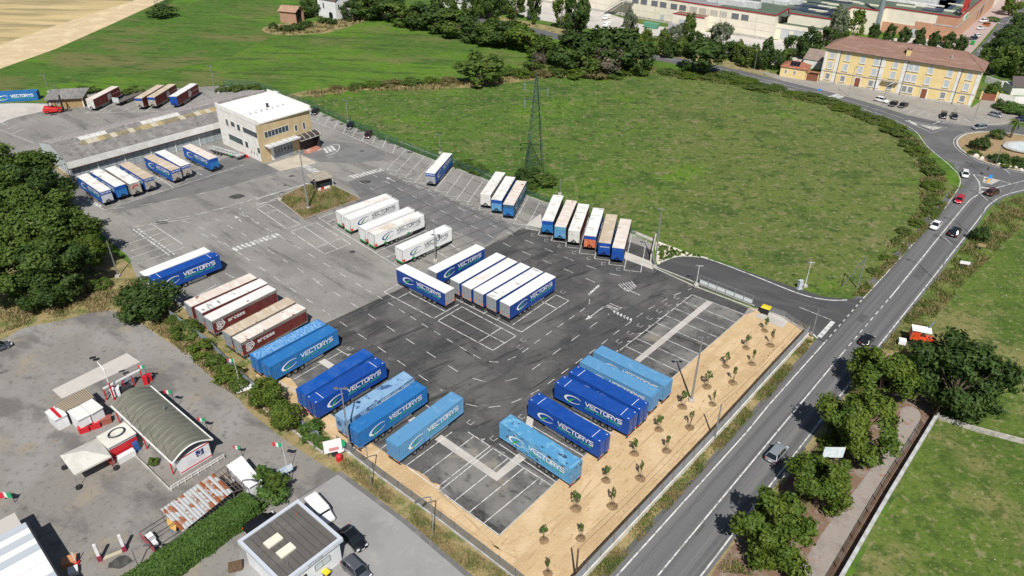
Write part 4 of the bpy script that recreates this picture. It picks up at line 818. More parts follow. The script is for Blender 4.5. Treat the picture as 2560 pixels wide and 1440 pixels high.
# rank along the meadow fence, fronts towards the yard
FN = 'trailers parked along the meadow fence'
for lb, a, b, cu, rf, bu, bd, tx in (('lone cobalt trailer with streaked white roof parked by the fence, silver front', (1087.5,433), (1130,384), BLUE_C, RF_S, SILV, BLUE_D, 'v'),
    ('trailer with white front, leftmost of three by the pylon bush', (1226.3,487.3), (1263.5,431.3), SHADEG, RF_S, WHITEB, None, None), ('trailer with bright blue front, middle of three by the pylon bush', (1254.3,500.2), (1288.3,443.2), BLUE_B, RF_S, BLUE_L, BLUE_D, None),
    ('teal sided trailer with pinkish roof, rightmost of three by the pylon bush', (1284.4,512.1), (1316.2,453.9), TEAL, RF_P, BLUE_M, TEAL, 'v'), ('trailer with mid blue front, leftmost of six near the gate', (1383,553), (1408.8,489.5), DARK, RF_S, BLUE_M, BLUE_D, None),
    ('trailer with pink tan roof and light blue front near the gate', (1415.3,567), (1442.2,503.4), DARK, RF_P, BLUE_L, mat('pale_teal_band', (.1, .3, .42), .6), None), ('trailer with dirty white corrugated front near the gate', (1450.1,577.7), (1473.2,512.1), BROWN, RF_S, WHITEB, None, None),
    ('trailer with orange front panel and white roof near the gate', (1490.6,589.5), (1510,522.8), BLUE_B, RF_G, ORANGE, BLUE_D, None), ('tan roofed trailer with lettered dark blue front, second from the gate wall', (1526.5,608.9), (1543.8,536.8), BLUE_B, RF_T, BLUE_D, None, None),
    ('tan roofed trailer with plain dark blue front, nearest the gate wall', (1561,620.8), (1578.8,549.7), DARK, RF_P, BLUE_D, BLUE_B, None)):
    tt = trailer(lb, a, b, 'L', cu, rf, bu, SILV, tx, True, bd, FN, lb.startswith('lone'), orange=False)
    if 'lettered dark' in lb: ob('header_lettering', cached('hdt2', lambda: front_text('VECTORYS', 2.9, .2)), tt, LWH)
# row in front of the long shed
for lb, a, b, rf, bu, bd, bt in (('cobalt trailer with white roof and silver front, nearest the big trees', (251.3,481.8), (189.5,438.8), RF_S, mat('pale_silver_front', (.5, .52, .55), .5, c2=(.4, .41, .42), scale=1.1, rnd=True), BLUE_D, True), ('trailer with white roof and corrugated mid blue front by the shed', (289,468), (223,427.7), RF_S, BLUE_M, BLUE_D, False),
    ('trailer with dusty grey front bearing a red stripe by the shed', (325.2,461.2), (259.9,419.9), RF_S, GREYB, None, False), ('trailer with plain tan roof, fourth from the trees by the shed', (361.3,449.1), (294.3,408.8), RF_T, GREYB, BLUE_D, True),
    ('tan roofed cobalt trailer paired with the white roofed one by the shed', (427.5,426.8), (358,391.6), RF_T, GREYB, BLUE_D, True), ('white roofed trailer paired with the tan roofed one by the shed', (453.3,416.5), (386.3,379.5), RF_S, GREYB, BLUE_D, True),
    ('cobalt trailer with stained roof and blue front beside the silver chassis', (522.9,399.3), (454.1,364.9), RF_P, BLUE_M, BLUE_D, False)):
    tt = trailer(lb, a, b, 'R', BLUE_C if 'stripe' not in lb else SHADEG, rf, bu, SILV, 'v' if 'stripe' not in lb else None, True, bd, 'trailers backed up to the long shed', bt, orange=False)
    if 'stripe' in lb: ob('red_stripe', MB().box(6.84, 6.86, -.5, .7, 3., 3.3).box(6.84, 6.86, -.8, -.4, 2.6, 3.1).mesh('red_stripe', RED), tt)
# far corner
for lb, a, b, cu, rf, bu, bd in (('maroon trailer with tan roof beside the brick hut', (229.7,249.9), (298.6,214.8), BROWN, RF_P, WHITEB, None), ('maroon trailer with blue headed front next to the flatbed', (352.2,246.6), (412.4,211.6), BROWN, RF_T, GREYB, BLUE_D), ('maroon trailer with blue headed front between two others at far corner', (381.8,245.5), (443,208.3), BROWN, RF_T, GREYB, BLUE_D),
    ('maroon trailer with bright blue front and white roof at far corner', (437.5,243.3), (496.6,207.2), BROWN, RF_G, BLUE_D, BLUE_D)):
    trailer(lb, a, b, 'L', cu, rf, bu, SILV, 'm', False, bd, 'maroon trailers in the far corner', False, orange=False)
container('blue shipping container standing on the ground at the far left', (-46, 236.5), (108, 227.5), 'far', BLUE_M, onground=True, group=None, deco=False)
# flatbed and bare chassis
A, B = G(287, 269), G(330, 250); t = thing('flatbed_trailer', 'low flatbed trailer with grey front board between the maroon trailers', 'trailer', (B.x, B.y, 0), ang(B, A))
ob('deck', MB().box(-6.8, 6.8, -1.25, 1.25, 1.12, 1.3).mesh('deck', mat('deck_boards', (.12, .105, .09), .85, c2=(.17, .15, .13), scale=2)), t)
ob('front_board', MB().box(6.72, 6.8, -1.25, 1.25, 1.3, 2.9).mesh('front_board', mat('pale_board', (.5, .53, .54), .6)), t)
ob('side_board', MB().box(-6.8, 6.7, -1.27, -1.22, 1.0, 1.32).box(-6.8, 6.7, 1.22, 1.27, 1.0, 1.32).mesh('side_board', DARK), t); undercar(t, False)
A, B = G(606, 400), G(528, 377); c = (A+B)/2; t = thing('skeletal_trailer', 'bare silver skeletal trailer with green mudguards beside the office building', 'trailer', (c.x, c.y, 0), ang(B, A))
mb = MB()
for y in (-.5, .5): mb.box(-6.2, 6.2, y-.12, y+.12, .95, 1.3)
for x in np.arange(-6, 6.1, 1.2): mb.box(x-.12, x+.12, -1.2, 1.2, 1.1, 1.28)
mb.box(4.2, 6.2, -1.15, 1.15, 1.28, 1.4); mb.box(-6.2, 3.6, -.95, -.6, 1.1, 1.35); mb.box(-6.2, 3.6, .6, .95, 1.1, 1.35)
ob('frame', mb.mesh('frame', mat('silver_paint', (.55, .56, .56), .45, .3, c2=(.4, .41, .4), scale=1)), t); wheels(t, True)
ob('mudguard', MB().box(2.6, 3.6, -1.28, -.9, 1.0, 1.25).box(2.6, 3.6, .9, 1.28, 1.0, 1.25).mesh('mudguard', GRN), t)
ob('spare_wheel', cached('rim', rim_me), t, None, (5.6, -1.2, 1.0)); ob('spare_wheel', cached('tyre', tyre_me), t, None, (5.6, 1.2, 1.0))
# ================================================================== buildings
def bld(name, label, A, B, cat='building', group=None): return thing(name, label, cat, (A.x, A.y, 0), ang(A, B), group)
def vnoise(name, c, c2, **k): return mat(name, c, k.pop('rough', .8), c2=c2, **k)
PANE = mat('window_pane', (.05, .065, .075), .12, spec=.7)
def win(t, s0, s1, z0, z1, name='window', frame=WHITE, pane=PANE, fr=None, fw=.1, bars=0, hbars=0, sill=False, out=.05):
    """one window on the wall y=0 of its building (or of the wall frame fr=(x, y, turn)); frame proud of the wall, pane set back in it"""
    mb = MB(); o = -out
    mb.box(s0, s1, o, .02, z0, z0+fw); mb.box(s0, s1, o, .02, z1-fw, z1); mb.box(s0, s0+fw, o+.001, .02, z0+fw, z1-fw); mb.box(s1-fw, s1, o+.001, .02, z0+fw, z1-fw)
    for k in range(bars): x = s0+(s1-s0)*(k+1)/(bars+1); mb.box(x-.04, x+.04, o+.002, .02, z0+fw, z1-fw)
    for k in range(hbars): z = z0+(z1-z0)*(k+1)/(hbars+1); mb.box(s0+fw, s1-fw, o+.003, .02, z-.03, z+.03)
    loc, rz = ((fr[0], fr[1], 0), fr[2]) if fr else (None, None)
    f = ob(name, mb.mesh(name, frame), t, None, loc, rz)
    ob('pane', MB().box(s0+fw*.5, s1-fw*.5, -.018, .01, z0+fw*.5, z1-fw*.5).mesh('pane', pane), f)
    if sill: ob('sill', MB().box(s0-.12, s1+.12, -.2, .01, z0-.1, z0-.002).mesh('sill', CONC), f)
    return f
def winpx(t, A, B, p0, p1, **k):
    a, b = onwall(*p0, A, B), onwall(*p1, A, B); return win(t, min(a[0], b[0]), max(a[0], b[0]), min(a[1], b[1]), max(a[1], b[1]), **k)
# --- office block
A, B, C = G(558.5, 358.9), G(659.9, 408.2), G(785.6, 364.4)
W1, W2 = (B-A).length, (C-B).length; HO = 10.9
o = bld('office_building', 'white and beige two storey office block joined to the long shed', A, B)
OFW = vnoise('office_white_panel', (.78, .765, .72), (.69, .67, .62), scale=.4, c3=(.56, .53, .47), scale3=.8, lo3=.64, hi3=.8); OFB = vnoise('office_beige_panel', (.52, .41, .235), (.44, .34, .2), scale=.35, c3=(.36, .29, .19), scale3=1., lo3=.62, hi3=.78)
turn = ang(B, C)-ang(A, B); fr = (W1, 0, turn)
ob('wall', MB().box(0, W1-1., .02, W2-1., 0, HO).box(W1-1., W1-.03, .02, .3, 0, HO).mesh('wall', OFW), o)
ob('wall', MB().box(0, W2, -.0, .9, 0, HO-.2).mesh('wall', OFB), o, None, (W1, 0, 0), turn)
ob('roof', MB().box(.3, W1-.2, .35, W2-.3, HO+.002, HO+.05).mesh('roof', vnoise('office_white_roof', (.84, .84, .83), (.76, .75, .73), scale=.3)), o)
ob('parapet', MB().box(-.1, W1+.02, -.08, .3, HO-.3, HO+1.).mesh('parapet', OFW), o); ob('parapet', MB().box(-.1, W1, W2-.3, W2+.1, HO-.3, HO+1.).mesh('parapet', OFW), o)
ob('parapet', MB().box(W1-.12, W1+.12, .32, W2-.32, HO-.18, HO+.16).mesh('parapet', OFW), o); ob('parapet', MB().box(-.1, .25, .32, W2-.32, HO-.3, HO+.3).mesh('parapet', OFW), o)
ob('roof_vent', MB().cyl((11, 9.5, HO), (11, 9.5, HO+.9), .4, .3).cyl((11, 9.5, HO+.9), (11, 9.5, HO+1.15), .55, .2).mesh('roof_vent', DARK), o)
for k in range(7): ob('roof_outlet', MB().obox((W1*.62, 3+k*1.7, HO+.05), .5, .35, .25).mesh('roof_outlet', STEEL), o)
ob('roof_seam', MB().box(W1*.55, W1*.55+.12, .4, W2-.4, HO+.05, HO+.1).mesh('roof_seam', CONC), o)
zo = lambda x, y: (530+x/7.2, 220+y/7.2)
for a, b in (((235,545),(310,690)), ((325,585),(420,715)), ((440,640),(520,785))): winpx(o, A, B, zo(*a), zo(*b), bars=0, fw=.06)
winpx(o, A, B, zo(545,690), zo(832,915), bars=0, fw=.06); winpx(o, A, B, zo(295,810), zo(572,1042), bars=0, fw=.06, pane=mat('teal_glass', (.06, .1, .11), .2)); winpx(o, A, B, zo(590,945), zo(668,1088), fw=.06); winpx(o, A, B, zo(808,1058), zo(882,1192), fw=.06)
winpx(o, A, B, zo(205,890), zo(280,1060), name='door', pane=WHITE); 
for x in (700, 750, 800): winpx(o, A, B, zo(x, 1110+(x-700)*.45), zo(x+32, 1185+(x-700)*.45), fw=.05)
for a, b in (((930,790),(1390,780)), ): 
    s0, z1 = onwall(*zo(930, 795), B, C); s1, z0 = onwall(*zo(1390, 780), B, C); zb = onwall(*zo(945, 915), B, C)[1]
    win(o, s0, s1, zb, z1, fr=fr, bars=6)
for a, b in (((1475,670),(1550,770)), ((1620,620),(1690,740))): 
    a_, b_ = onwall(*zo(*a), B, C), onwall(*zo(*b), B, C); win(o, a_[0], b_[0], b_[1], a_[1], fr=fr, fw=.14)
for k in range(7):
    s = 2.6+k*1.02; d = ob('gate_leaf', MB().box(s, s+.98, -.06, .02, .05, 4.).mesh('gate_leaf', vnoise('grey_gate', (.3, .33, .36), (.25, .27, .29), scale=.8) if k else OFW), o, None, (W1, 0, 0), turn)
    if k: ob('pane', MB().box(s+.28, s+.7, -.08, -.061, 1.5, 2.6).box(s+.28, s+.7, -.08, -.061, 3.2, 3.8).mesh('pane', GLASS), d)
cn = ob('canopy', MB().box(.8, 11.2, -2.2, -.02, 4.6, 4.75).box(.8, 11.2, -2.25, -2.15, 4.45, 4.95).mesh('canopy', mat('canopy_sheet', (.7, .71, .72), .5, c2=(.55, .56, .57), scale=2)), o, None, (W1, 0, 0), turn)
mb = MB()
for k in range(7): mb.box(.8+k*1.7, .88+k*1.7, -2.2, -.05, 4.75, 4.85); mb.cyl((.85+k*1.7, -2.2, 4.9), (.85+k*1.7, -2.2, 5.5), .03)
mb.tube([(.85, -2.2, 5.5), (11.1, -2.2, 5.5)], .03); ob('rail', mb.mesh('rail', STEEL), cn)
mb = MB()
for k in range(5): mb.tube([(11+k*1.7, -.05, 4.6), (11+k*1.7, -1.4, 4.3), (11+k*1.7, -2.4, 3.6)], .05)
mb.tube([(11, -2.4, 3.6), (17.8, -2.4, 3.6)], .05); ob('porch_frame', mb.mesh('porch_frame', WHITE), o, None, (W1, 0, 0), turn)
ob('porch_roof', MB().add([(11, -.05, 4.58), (17.8, -.05, 4.58), (17.8, -1.4, 4.28), (11, -1.4, 4.28), (17.8, -2.4, 3.58), (11, -2.4, 3.58)], [(0,3,2,1), (3,5,4,2)]).mesh('porch_roof', mat('smoked_panel', (.06, .05, .045), .3)), o, None, (W1, 0, 0), turn)
ob('porch_wall', MB().box(17.2, 17.3, -2.3, -.05, 0, 3.6).box(12, 17.2, -.12, -.02, 0, 3.4).mesh('porch_wall', DARK), o, None, (W1, 0, 0), turn)
for k, m_ in enumerate((RED, WHITE, RED)): 
    p = B + (A-B).normalized()*(9.5-k*1.25) + Vector((-.5, -.9, 0))
    ob('water_barrier', MB().prism([(-.6,-.22), (.6,-.22), (.6,.22), (-.6,.22)], 0, .35).prism([(-.56,-.1), (.56,-.1), (.56,.1), (-.56,.1)], .35, .85).mesh('water_barrier', m_), None, None, (p.x, p.y, .02), ang(A, B), label=('first red plastic barrier left of the white one by the office', 'white plastic barrier between two red ones by the office', 'red plastic barrier right of the white one by the office')[k], cat='barrier', group='plastic barriers by the office')
# --- long shed
A = Vector((-112.4, 174.5, 0)); d = Vector((math.cos(R(46.8)), math.sin(R(46.8)), 0)); B = A + d*62; EV, RG, WD = 5.5, 7.7, 19.
o = bld('long_shed', 'long low shed with grey fibre cement gable roof and translucent panels', A, B)
FC = lmat('fibre_cement', (.2, .192, .184), [((.28, .268, .26), .2, .45, .65, (3, .4, 0), .8), ((.125, .12, .115), .8, .5, .64, None, .8), ((.36, .335, .33), 1.6, .56, .68, None, .6)], .9, .4, 6)
FC2 = lmat('lichen_fibre_cement', (.3, .275, .27), [((.44, .4, .39), 1.2, .46, .62), ((.17, .155, .15), 2.2, .52, .68, None, .8)], .9, .4, 6)
def slope(x0, x1, y0, z0, y1, z1, n=None):
    mb = MB(); n = n or int((x1-x0)/.55); vs = []
    for i in range(n*2+1):
        x = x0+(x1-x0)*i/(2*n); k = .03 if i % 2 else 0; vs += [(x, y0, z0+k), (x, y1, z1+k)]
    return mb.add(vs, [(2*i, 2*i+2, 2*i+3, 2*i+1) for i in range(2*n)])
r1 = ob('roof', slope(0, 62, -.5, EV, WD/2, RG).mesh('roof', FC), o); r2 = ob('roof', slope(0, 62, WD/2, RG, WD+.4, EV).mesh('roof', FC2), o)
ob('ridge_cap', MB().tube([(0, WD/2, RG), (62, WD/2, RG)], .16).mesh('ridge_cap', FC2), r1)
cs = [mat('clear_panel', (.52, .47, .36), .5, c2=(.45, .4, .3), scale=1), mat('amber_panel', (.42, .33, .17), .5, c2=(.33, .26, .14), scale=1), mat('brown_panel', (.2, .17, .1), .6, c2=(.28, .24, .15), scale=1), mat('white_panel', (.62, .62, .58), .5, c2=(.52, .51, .47), scale=1)]
def pan(x, w_, ya, yb, m_, par):
    za = EV+(RG-EV)*(1-abs(ya-WD/2)/(WD/2+.45)); zb = EV+(RG-EV)*(1-abs(yb-WD/2)/(WD/2+.45)); ob('roof_panel', slope(x, x+w_-.06, ya, za+.045, yb, zb+.045, 3).mesh('roof_panel', m_), par)
sx = lambda x, y: (G(x, y, 7.3) - A).dot(d)
for k in range(26):
    x0, x1 = sx(197, 354), sx(548, 256); w_ = (x1-x0)/26; pan(x0+k*w_, w_, 5., 7.25, cs[[2,0,0,1,2,0,2,2,0,2,1,1,0,1,2,2,2,0,2,2,0,1,0,1,2,2][k]], r1)
for (a_, b_, n_) in (((181, 338), (250, 321), 5), ((336, 300), (430, 276), 7)):
    x0, x1 = sx(*a_), sx(*b_); w_ = (x1-x0)/n_
    for k in range(n_): pan(x0+k*w_, w_, 7.35, 9.2, cs[3], r1)
ob('gable_wall', MB().add([(.1, 0, 0), (.1, WD, 0), (.1, WD, EV-.05), (.1, WD/2, RG-.1), (.1, 0, EV-.05)], [(0,1,2,3,4)]).mesh('gable_wall', mat('pale_blue_sheet', (.55, .59, .62), .6, c2=(.47, .5, .52), scale=.8)), o)
ob('gable_plinth', MB().box(-.05, .08, 0, WD, 0, 1.6).mesh('gable_plinth', vnoise('ochre_render', (.5, .4, .24), (.42, .33, .2), scale=.6)), o)
ob('gable_wall', MB().box(61.7, 61.9, 0, WD, 0, EV).mesh('gable_wall', CONC), o); ob('rear_wall', MB().box(.3, 61.7, WD-.2, WD, 0, EV-.1).mesh('rear_wall', CONC), o)
fas = MB(); vs = []
for i in range(300): x = 62*i/299; k = .05 if i % 2 else 0; vs += [(x, -.55-k, 3.7), (x, -.55-k, EV+.02)]
fas.add(vs, [(2*i, 2*i+2, 2*i+3, 2*i+1) for i in range(299)]); ob('fascia', fas.mesh('fascia', mat('white_ribbed_sheet', (.74, .74, .72), .5, c2=(.64, .63, .6), scale=.7)), o)
ob('gutter', MB().box(0, 62, -.75, -.5, 3.5, 3.72).mesh('gutter', mat('maroon_gutter', (.07, .04, .04), .6)), o)
SHW = mat('grey_shed_sheet', (.3, .34, .36), .4, c2=(.4, .43, .45), scale=1.2, lo=.5, hi=.7)
ob('front_wall', MB().box(0, 62, .3, .5, 0, 3.8).mesh('front_wall', mat('shed_wall_grey', (.16, .18, .19), .6)), o)
for k in range(20):
    x = .3+k*2.3
    for r_ in range(3): ob('wall_panel', cached('shpan', lambda: MB().box(0, 2.16, -.04, 0, 0, 1.1).mesh('wall_panel', SHW)), o, None, (x, .29, .1+r_*1.16))
    if k % 3 == 0: ob('post', cached('shpost', lambda: MB().box(-.1, .1, -.25, .0, 0, 3.8).mesh('post', WHITE)), o, None, (x-.07, .27, 0))
# --- brick hut at the far corner
A, B = G(128, 272), G(212, 267.5); o = bld('brick_hut', 'small ochre hut with overhanging grey roof beside the forklift', A, B); L = (B-A).length
ob('wall', MB().box(0, L, 0, 5, 0, 3.1).mesh('wall', vnoise('ochre_brick', (.36, .25, .12), (.29, .2, .1), scale=2.5)), o)
ob('roof', MB().add([(-.9,-1,3.1),(L+.6,-1,3.1),(L+1.2,5.6,4.3),(-.4,5.6,4.3),(-.9,-1,3.35),(L+.6,-1,3.35),(L+1.2,5.6,4.55),(-.4,5.6,4.55)], [(0,3,2,1),(4,5,6,7),(0,1,5,4),(1,2,6,5),(2,3,7,6),(3,0,4,7)]).mesh('roof', FC), o)
for s in (-.02, 3.4, L-.25): ob('pillar', MB().box(s, s+.3, -.12, .05, 0, 3.1).mesh('pillar', WHITE), o)
win(o, 2., 3.1, 1.3, 2.5, bars=1)
# --- kiosk on the island
A, B = G(795, 478), G(833, 468); o = bld('guard_kiosk', 'flat roofed weighbridge kiosk on the planted island', A, B); L = (B-A).length
ob('cabin', MB().box(.2, L-.2, .6, 3, .15, 2.7).mesh('cabin', mat('dark_cabin', (.03, .035, .04), .3)), o)
ob('roof', MB().box(-.8, L+.3, -.3, 4.6, 2.75, 2.95).mesh('roof', vnoise('mossy_slab', (.3, .26, .21), (.4, .36, .3), scale=1.)), o)
for x in (-.5, L+.1): ob('post', MB().box(x-.06, x+.06, .0, .12, .1, 2.75).mesh('post', WHITE), o)
for k in range(4): ob('barrier_panel', MB().box(.1+k*.8, .85+k*.8, -.1, .05, .15, .75).mesh('barrier_panel', (WHITE, RED, WHITE, WHITE)[k]), o)
ob('floodlight', MB().obox((-.6, .2, 2.95), .5, .2, .35).mesh('floodlight', BLACK), o)
# --- yellow villa
A, B = G(2047.5, 203), G(2425, 268); L = (B-A).length; DP = 12.; o = bld('yellow_villa', 'long yellow three storey villa with brown hipped roof by the roundabout', A, B)
YEL = vnoise('yellow_render', (.76, .6, .3), (.7, .54, .26), scale=.25, c3=(.5, .4, .2), scale3=.6, lo3=.62, hi3=.78); PIL = mat('white_stucco', (.74, .73, .7), .8, c2=(.64, .63, .6), scale=.7)
HV = 11.8
ob('wall', MB().box(0, L, 0, DP, 0, HV).mesh('wall', YEL), o)
TILE = lmat('brown_tiles', (.25, .15, .115), [((.31, .2, .16), .5, .45, .65, (.5, 3, 0)), ((.18, .11, .085), 2.2, .5, .7, None, .6), ((.34, .24, .2), .15, .55, .7, None, .5)], .85, .5, 10)
e = .7; rz_ = 15.6
ob('roof', MB().add([(-e,-e,HV), (L+e,-e,HV), (L+e,DP+e,HV), (-e,DP+e,HV), (DP/2,DP/2,rz_), (L-DP/2,DP/2,rz_)], [(0,1,5,4), (1,2,5), (2,3,4,5), (3,0,4), (3,2,1,0)]).mesh('roof', TILE), o)
rows = MB()
for k in range(1, 16):
    f = k/16; y = -e+(DP/2+e)*f; z = HV+(rz_-HV)*f+.02; x0 = -e+(DP/2+e)*f; x1 = L+e-(DP/2+e)*f
    rows.beam((x0, y, z), (x1, y, z), .05, .06)
ob('tile_course', rows.mesh('tile_course', TILE), o)
ob('ridge_tile', MB().tube([(-e,-e,HV+.05), (DP/2,DP/2,rz_+.03), (L-DP/2,DP/2,rz_+.03), (L+e,-e,HV+.05)], .14).mesh('ridge_tile', TILE), o)
ch = ob('chimney', MB().box(25.2, 26.6, 1.2, 2.4, 12.4, 14.6).mesh('chimney', YEL), o); ob('chimney_cap', MB().box(25.0, 26.8, 1., 2.6, 15.2, 15.35).box(25.2, 25.4, 1.2, 2.4, 14.6, 15.2).box(26.4, 26.6, 1.2, 2.4, 14.6, 15.2).mesh('chimney_cap', TILE), ch)
ob('chimney', MB().box(38.5, 39, 2.5, 3., 13, 14.6).mesh('chimney', CONC), o)
ob('eaves_gutter', MB().box(-e, L+e, -e-.12, -e, HV-.12, HV+.04).mesh('eaves_gutter', DARK), o)
ob('cornice', MB().box(-.05, L+.05, -.14, .02, HV-.45, HV-.1).mesh('cornice', PIL), o); ob('string_course', MB().box(-.04, L+.04, -.16, .02, 3.95, 4.25).mesh('string_course', mat('grey_stucco', (.4, .38, .35), .8)), o)
ob('plinth', MB().box(-.03, L+.03, -.1, .02, 0, .55).mesh('plinth', CONC), o)
for a, b in ((0,.018), (.08,.105), (.385,.41), (.525,.55), (.865,.885), (.98,1)): ob('pilaster', MB().box(a*L-.02, b*L+.02, -.1, .02, .55, HV-.45).mesh('pilaster', PIL), o)
for a in (.107, .382, .553, .887): ob('downpipe', MB().cyl((a*L, -.2, 0), (a*L, -.2, HV), .07).mesh('downpipe', DARK), o)
SHUT = mat('grey_shutter', (.44, .48, .51), .6, c2=(.5, .53, .54), scale=2); GRILL = mat('window_grille', (.2, .21, .22), .5, c2=(.3, .3, .3), scale=4)
COLS = [.05, .157, .26, .37, .477, .592, .7, .818, .938]
for ci, f in enumerate(COLS):
    x = f*L
    for fl, (z0, z1, pn) in enumerate(((1.25, 3.3, GRILL), (5., 7.3, SHUT), (8.5, 10.7, SHUT))):
        if fl == 0 and ci in (2, 6):
            dd = ob('door', MB().box(x-.85, x+.85, -.1, .02, .3, 3.4).mesh('door', mat('brown_door', (.25, .085, .045), .6, c2=(.2, .065, .035), scale=2)), o)
            ob('door_frame', MB().box(x-1.15, x-.85, -.13, .02, .3, 3.7).box(x+.85, x+1.15, -.13, .02, .3, 3.7).box(x-.85, x+.85, -.13, .02, 3.4, 3.7).mesh('door_frame', PIL), dd); continue
        for dx in ((-.95, .95) if ci in (3, 5) else (0,)): win(o, x+dx-.92, x+dx+.92, z0-.15, z1+.15, frame=PIL, pane=pn, fw=.22, bars=0, sill=True, out=.08)
bx_ = .477*L; bal = ob('balcony', MB().box(bx_-2.6, bx_+2.6, -1.4, -.17, 4.1, 4.3).mesh('balcony', CONC), o)
mb = MB()
for k in range(22): mb.cyl((bx_-2.5+k*.238, -1.35, 4.3), (bx_-2.5+k*.238, -1.35, 5.2), .025)
mb.tube([(bx_-2.55, -1.35, 5.2), (bx_+2.55, -1.35, 5.2)], .035); ob('railing', mb.mesh('railing', DARK), bal)
for k in range(7): ob('quoin', MB().box(L-.02, L+.06, .2, 1.2, 4.6+k*1., 5.4+k*1.).mesh('quoin', PIL), o)
for z0, z1 in ((1.25, 3.3), (5., 7.3), (8.5, 10.7)): win(o, 4, 5.4, z0, z1, frame=PIL, pane=SHUT, fr=(L, 0, R(90)), fw=.2)
# villa annex, garage and gates
A, B = G(1948, 190), G(2011, 200); L = (B-A).length; o = bld('yellow_cottage', 'small yellow cottage with red tiled roof and solar panels', A, B)
ob('wall', MB().box(0, L, 0, 7, 0, 3.6).mesh('wall', YEL), o); RTILE = lmat('red_tiles', (.33, .12, .075), [((.4, .19, .12), .8, .45, .65), ((.24, .09, .06), 2.5, .52, .7, None, .6)], .85, .5, 10)
ob('roof', MB().add([(-.4,-.4,3.6), (L+.4,-.4,3.6), (L+.4,7.4,3.6), (-.4,7.4,3.6), (L*.5,3.5,5.6)], [(0,1,4), (1,2,4), (2,3,4), (3,0,4), (3,2,1,0)]).mesh('roof', RTILE), o)
for k in range(6):
    i, j = k % 3, k//3
    ob('solar_panel', MB().add([(L*.5-1.7+i*1.15, .5+j*1.1, 4.2+j*.58), (L*.5-.6+i*1.15, .5+j*1.1, 4.2+j*.58), (L*.5-.6+i*1.15, 1.5+j*1.1, 4.74+j*.58), (L*.5-1.7+i*1.15, 1.5+j*1.1, 4.74+j*.58)], [(0,1,2,3)]).mesh('solar_panel', mat('solar_cell', (.012, .014, .025), .2)), o)
for x in (1.5, 4.6): win(o, x, x+1, 1.2, 2.7, frame=PIL, pane=GRILL, fw=.15)
A2, B2 = G(2012, 200), G(2044, 205); L2 = (B2-A2).length; o = bld('covered_gateway', 'brown gate under a tiled lintel between cottage and villa', A2, B2, 'gate')
ob('gate_leaf', MB().box(.3, L2-.3, .1, .2, .1, 2.6).mesh('gate_leaf', mat('brown_gate', (.2, .07, .045), .6, c2=(.25, .1, .06), scale=2)), o)
ob('pillar', MB().box(0, .3, 0, .4, 0, 3).mesh('pillar', YEL), o); ob('pillar', MB().box(L2-.3, L2, 0, .4, 0, 3).mesh('pillar', YEL), o); ob('roof', MB().box(-.1, L2+.1, -.4, 1., 3.05, 3.3).mesh('roof', RTILE), o)
A3 = G(2003, 168); o = bld('lean_to_shed', 'low grey brown roofed shed behind the yellow cottage', A3, A3 + (B-A))
ob('roof', MB().add([(0,0,3.2), (9,0,3.2), (9,9,5.2), (0,9,5.2)], [(0,1,2,3)]).mesh('roof', mat('grey_brown_sheet', (.24, .18, .15), .8, c2=(.3, .24, .2), scale=.8)), o); ob('wall', MB().box(.3, 8.7, .3, 8.7, 0, 3.1).mesh('wall', PIL), o)
A, B = G(2448, 250), G(2490, 253); o = bld('driveway_gate', 'brown arched driveway gate between yellow pillars right of villa', A, B, 'gate'); L = (B-A).length
ob('gate_leaf', MB().box(.5, L-.5, .1, .2, .1, 2.3).mesh('gate_leaf', mat('brown_gate', (.2, .07, .045), .6)), o)
for x in (0, L-.5): ob('pillar', MB().box(x, x+.5, -.1, .4, 0, 3.).mesh('pillar', YEL), o)
def wall_run(name, label, pts, h, th, m_, cap=None, cat='wall', z0=0.):
    P = [p if isinstance(p, Vector) else G(*p) for p in pts]; o = thing(name, label, cat, (P[0].x, P[0].y, 0))
    for i, (a, b) in enumerate(zip(P[:-1], P[1:])):
        dl = (b-a).length
        ob('wall_section', MB().box(0, dl, -th/2, th/2, z0, h).mesh('wall_section', m_), o, None, a-P[0], ang(a, b))
        if cap: ob('coping', MB().box(0, dl-.01, -th/2-.06, th/2+.06, h+.002, h+.1).mesh('coping', cap), o, None, a-P[0], ang(a, b))
    return o
wall_run('garden_wall', 'white garden wall behind lawn at right of the villa', [(2462, 205), (2500, 218), (2570, 222)], 2.2, .3, PIL); wall_run('boundary_wall', 'pale plastered wall with hedge at right edge beside driveway gate', [(2492, 254), (2530, 262), (2600, 262)], 2.8, .3, PIL)
A, B = G(2525, 238), G(2600, 240); o = bld('dark_roofed_outbuilding', 'outbuilding with dark roof at the right edge behind the pale wall', A, B); ob('wall', MB().box(0, 14, 0, 6, 0, 3).mesh('wall', PIL), o); ob('roof', MB().add([(-.5,-.5,3), (14,-.5,3), (14,4,5.5), (1,4,5.5)], [(0,1,2,3)]).mesh('roof', mat('dark_slate', (.1, .08, .075), .8)), o)
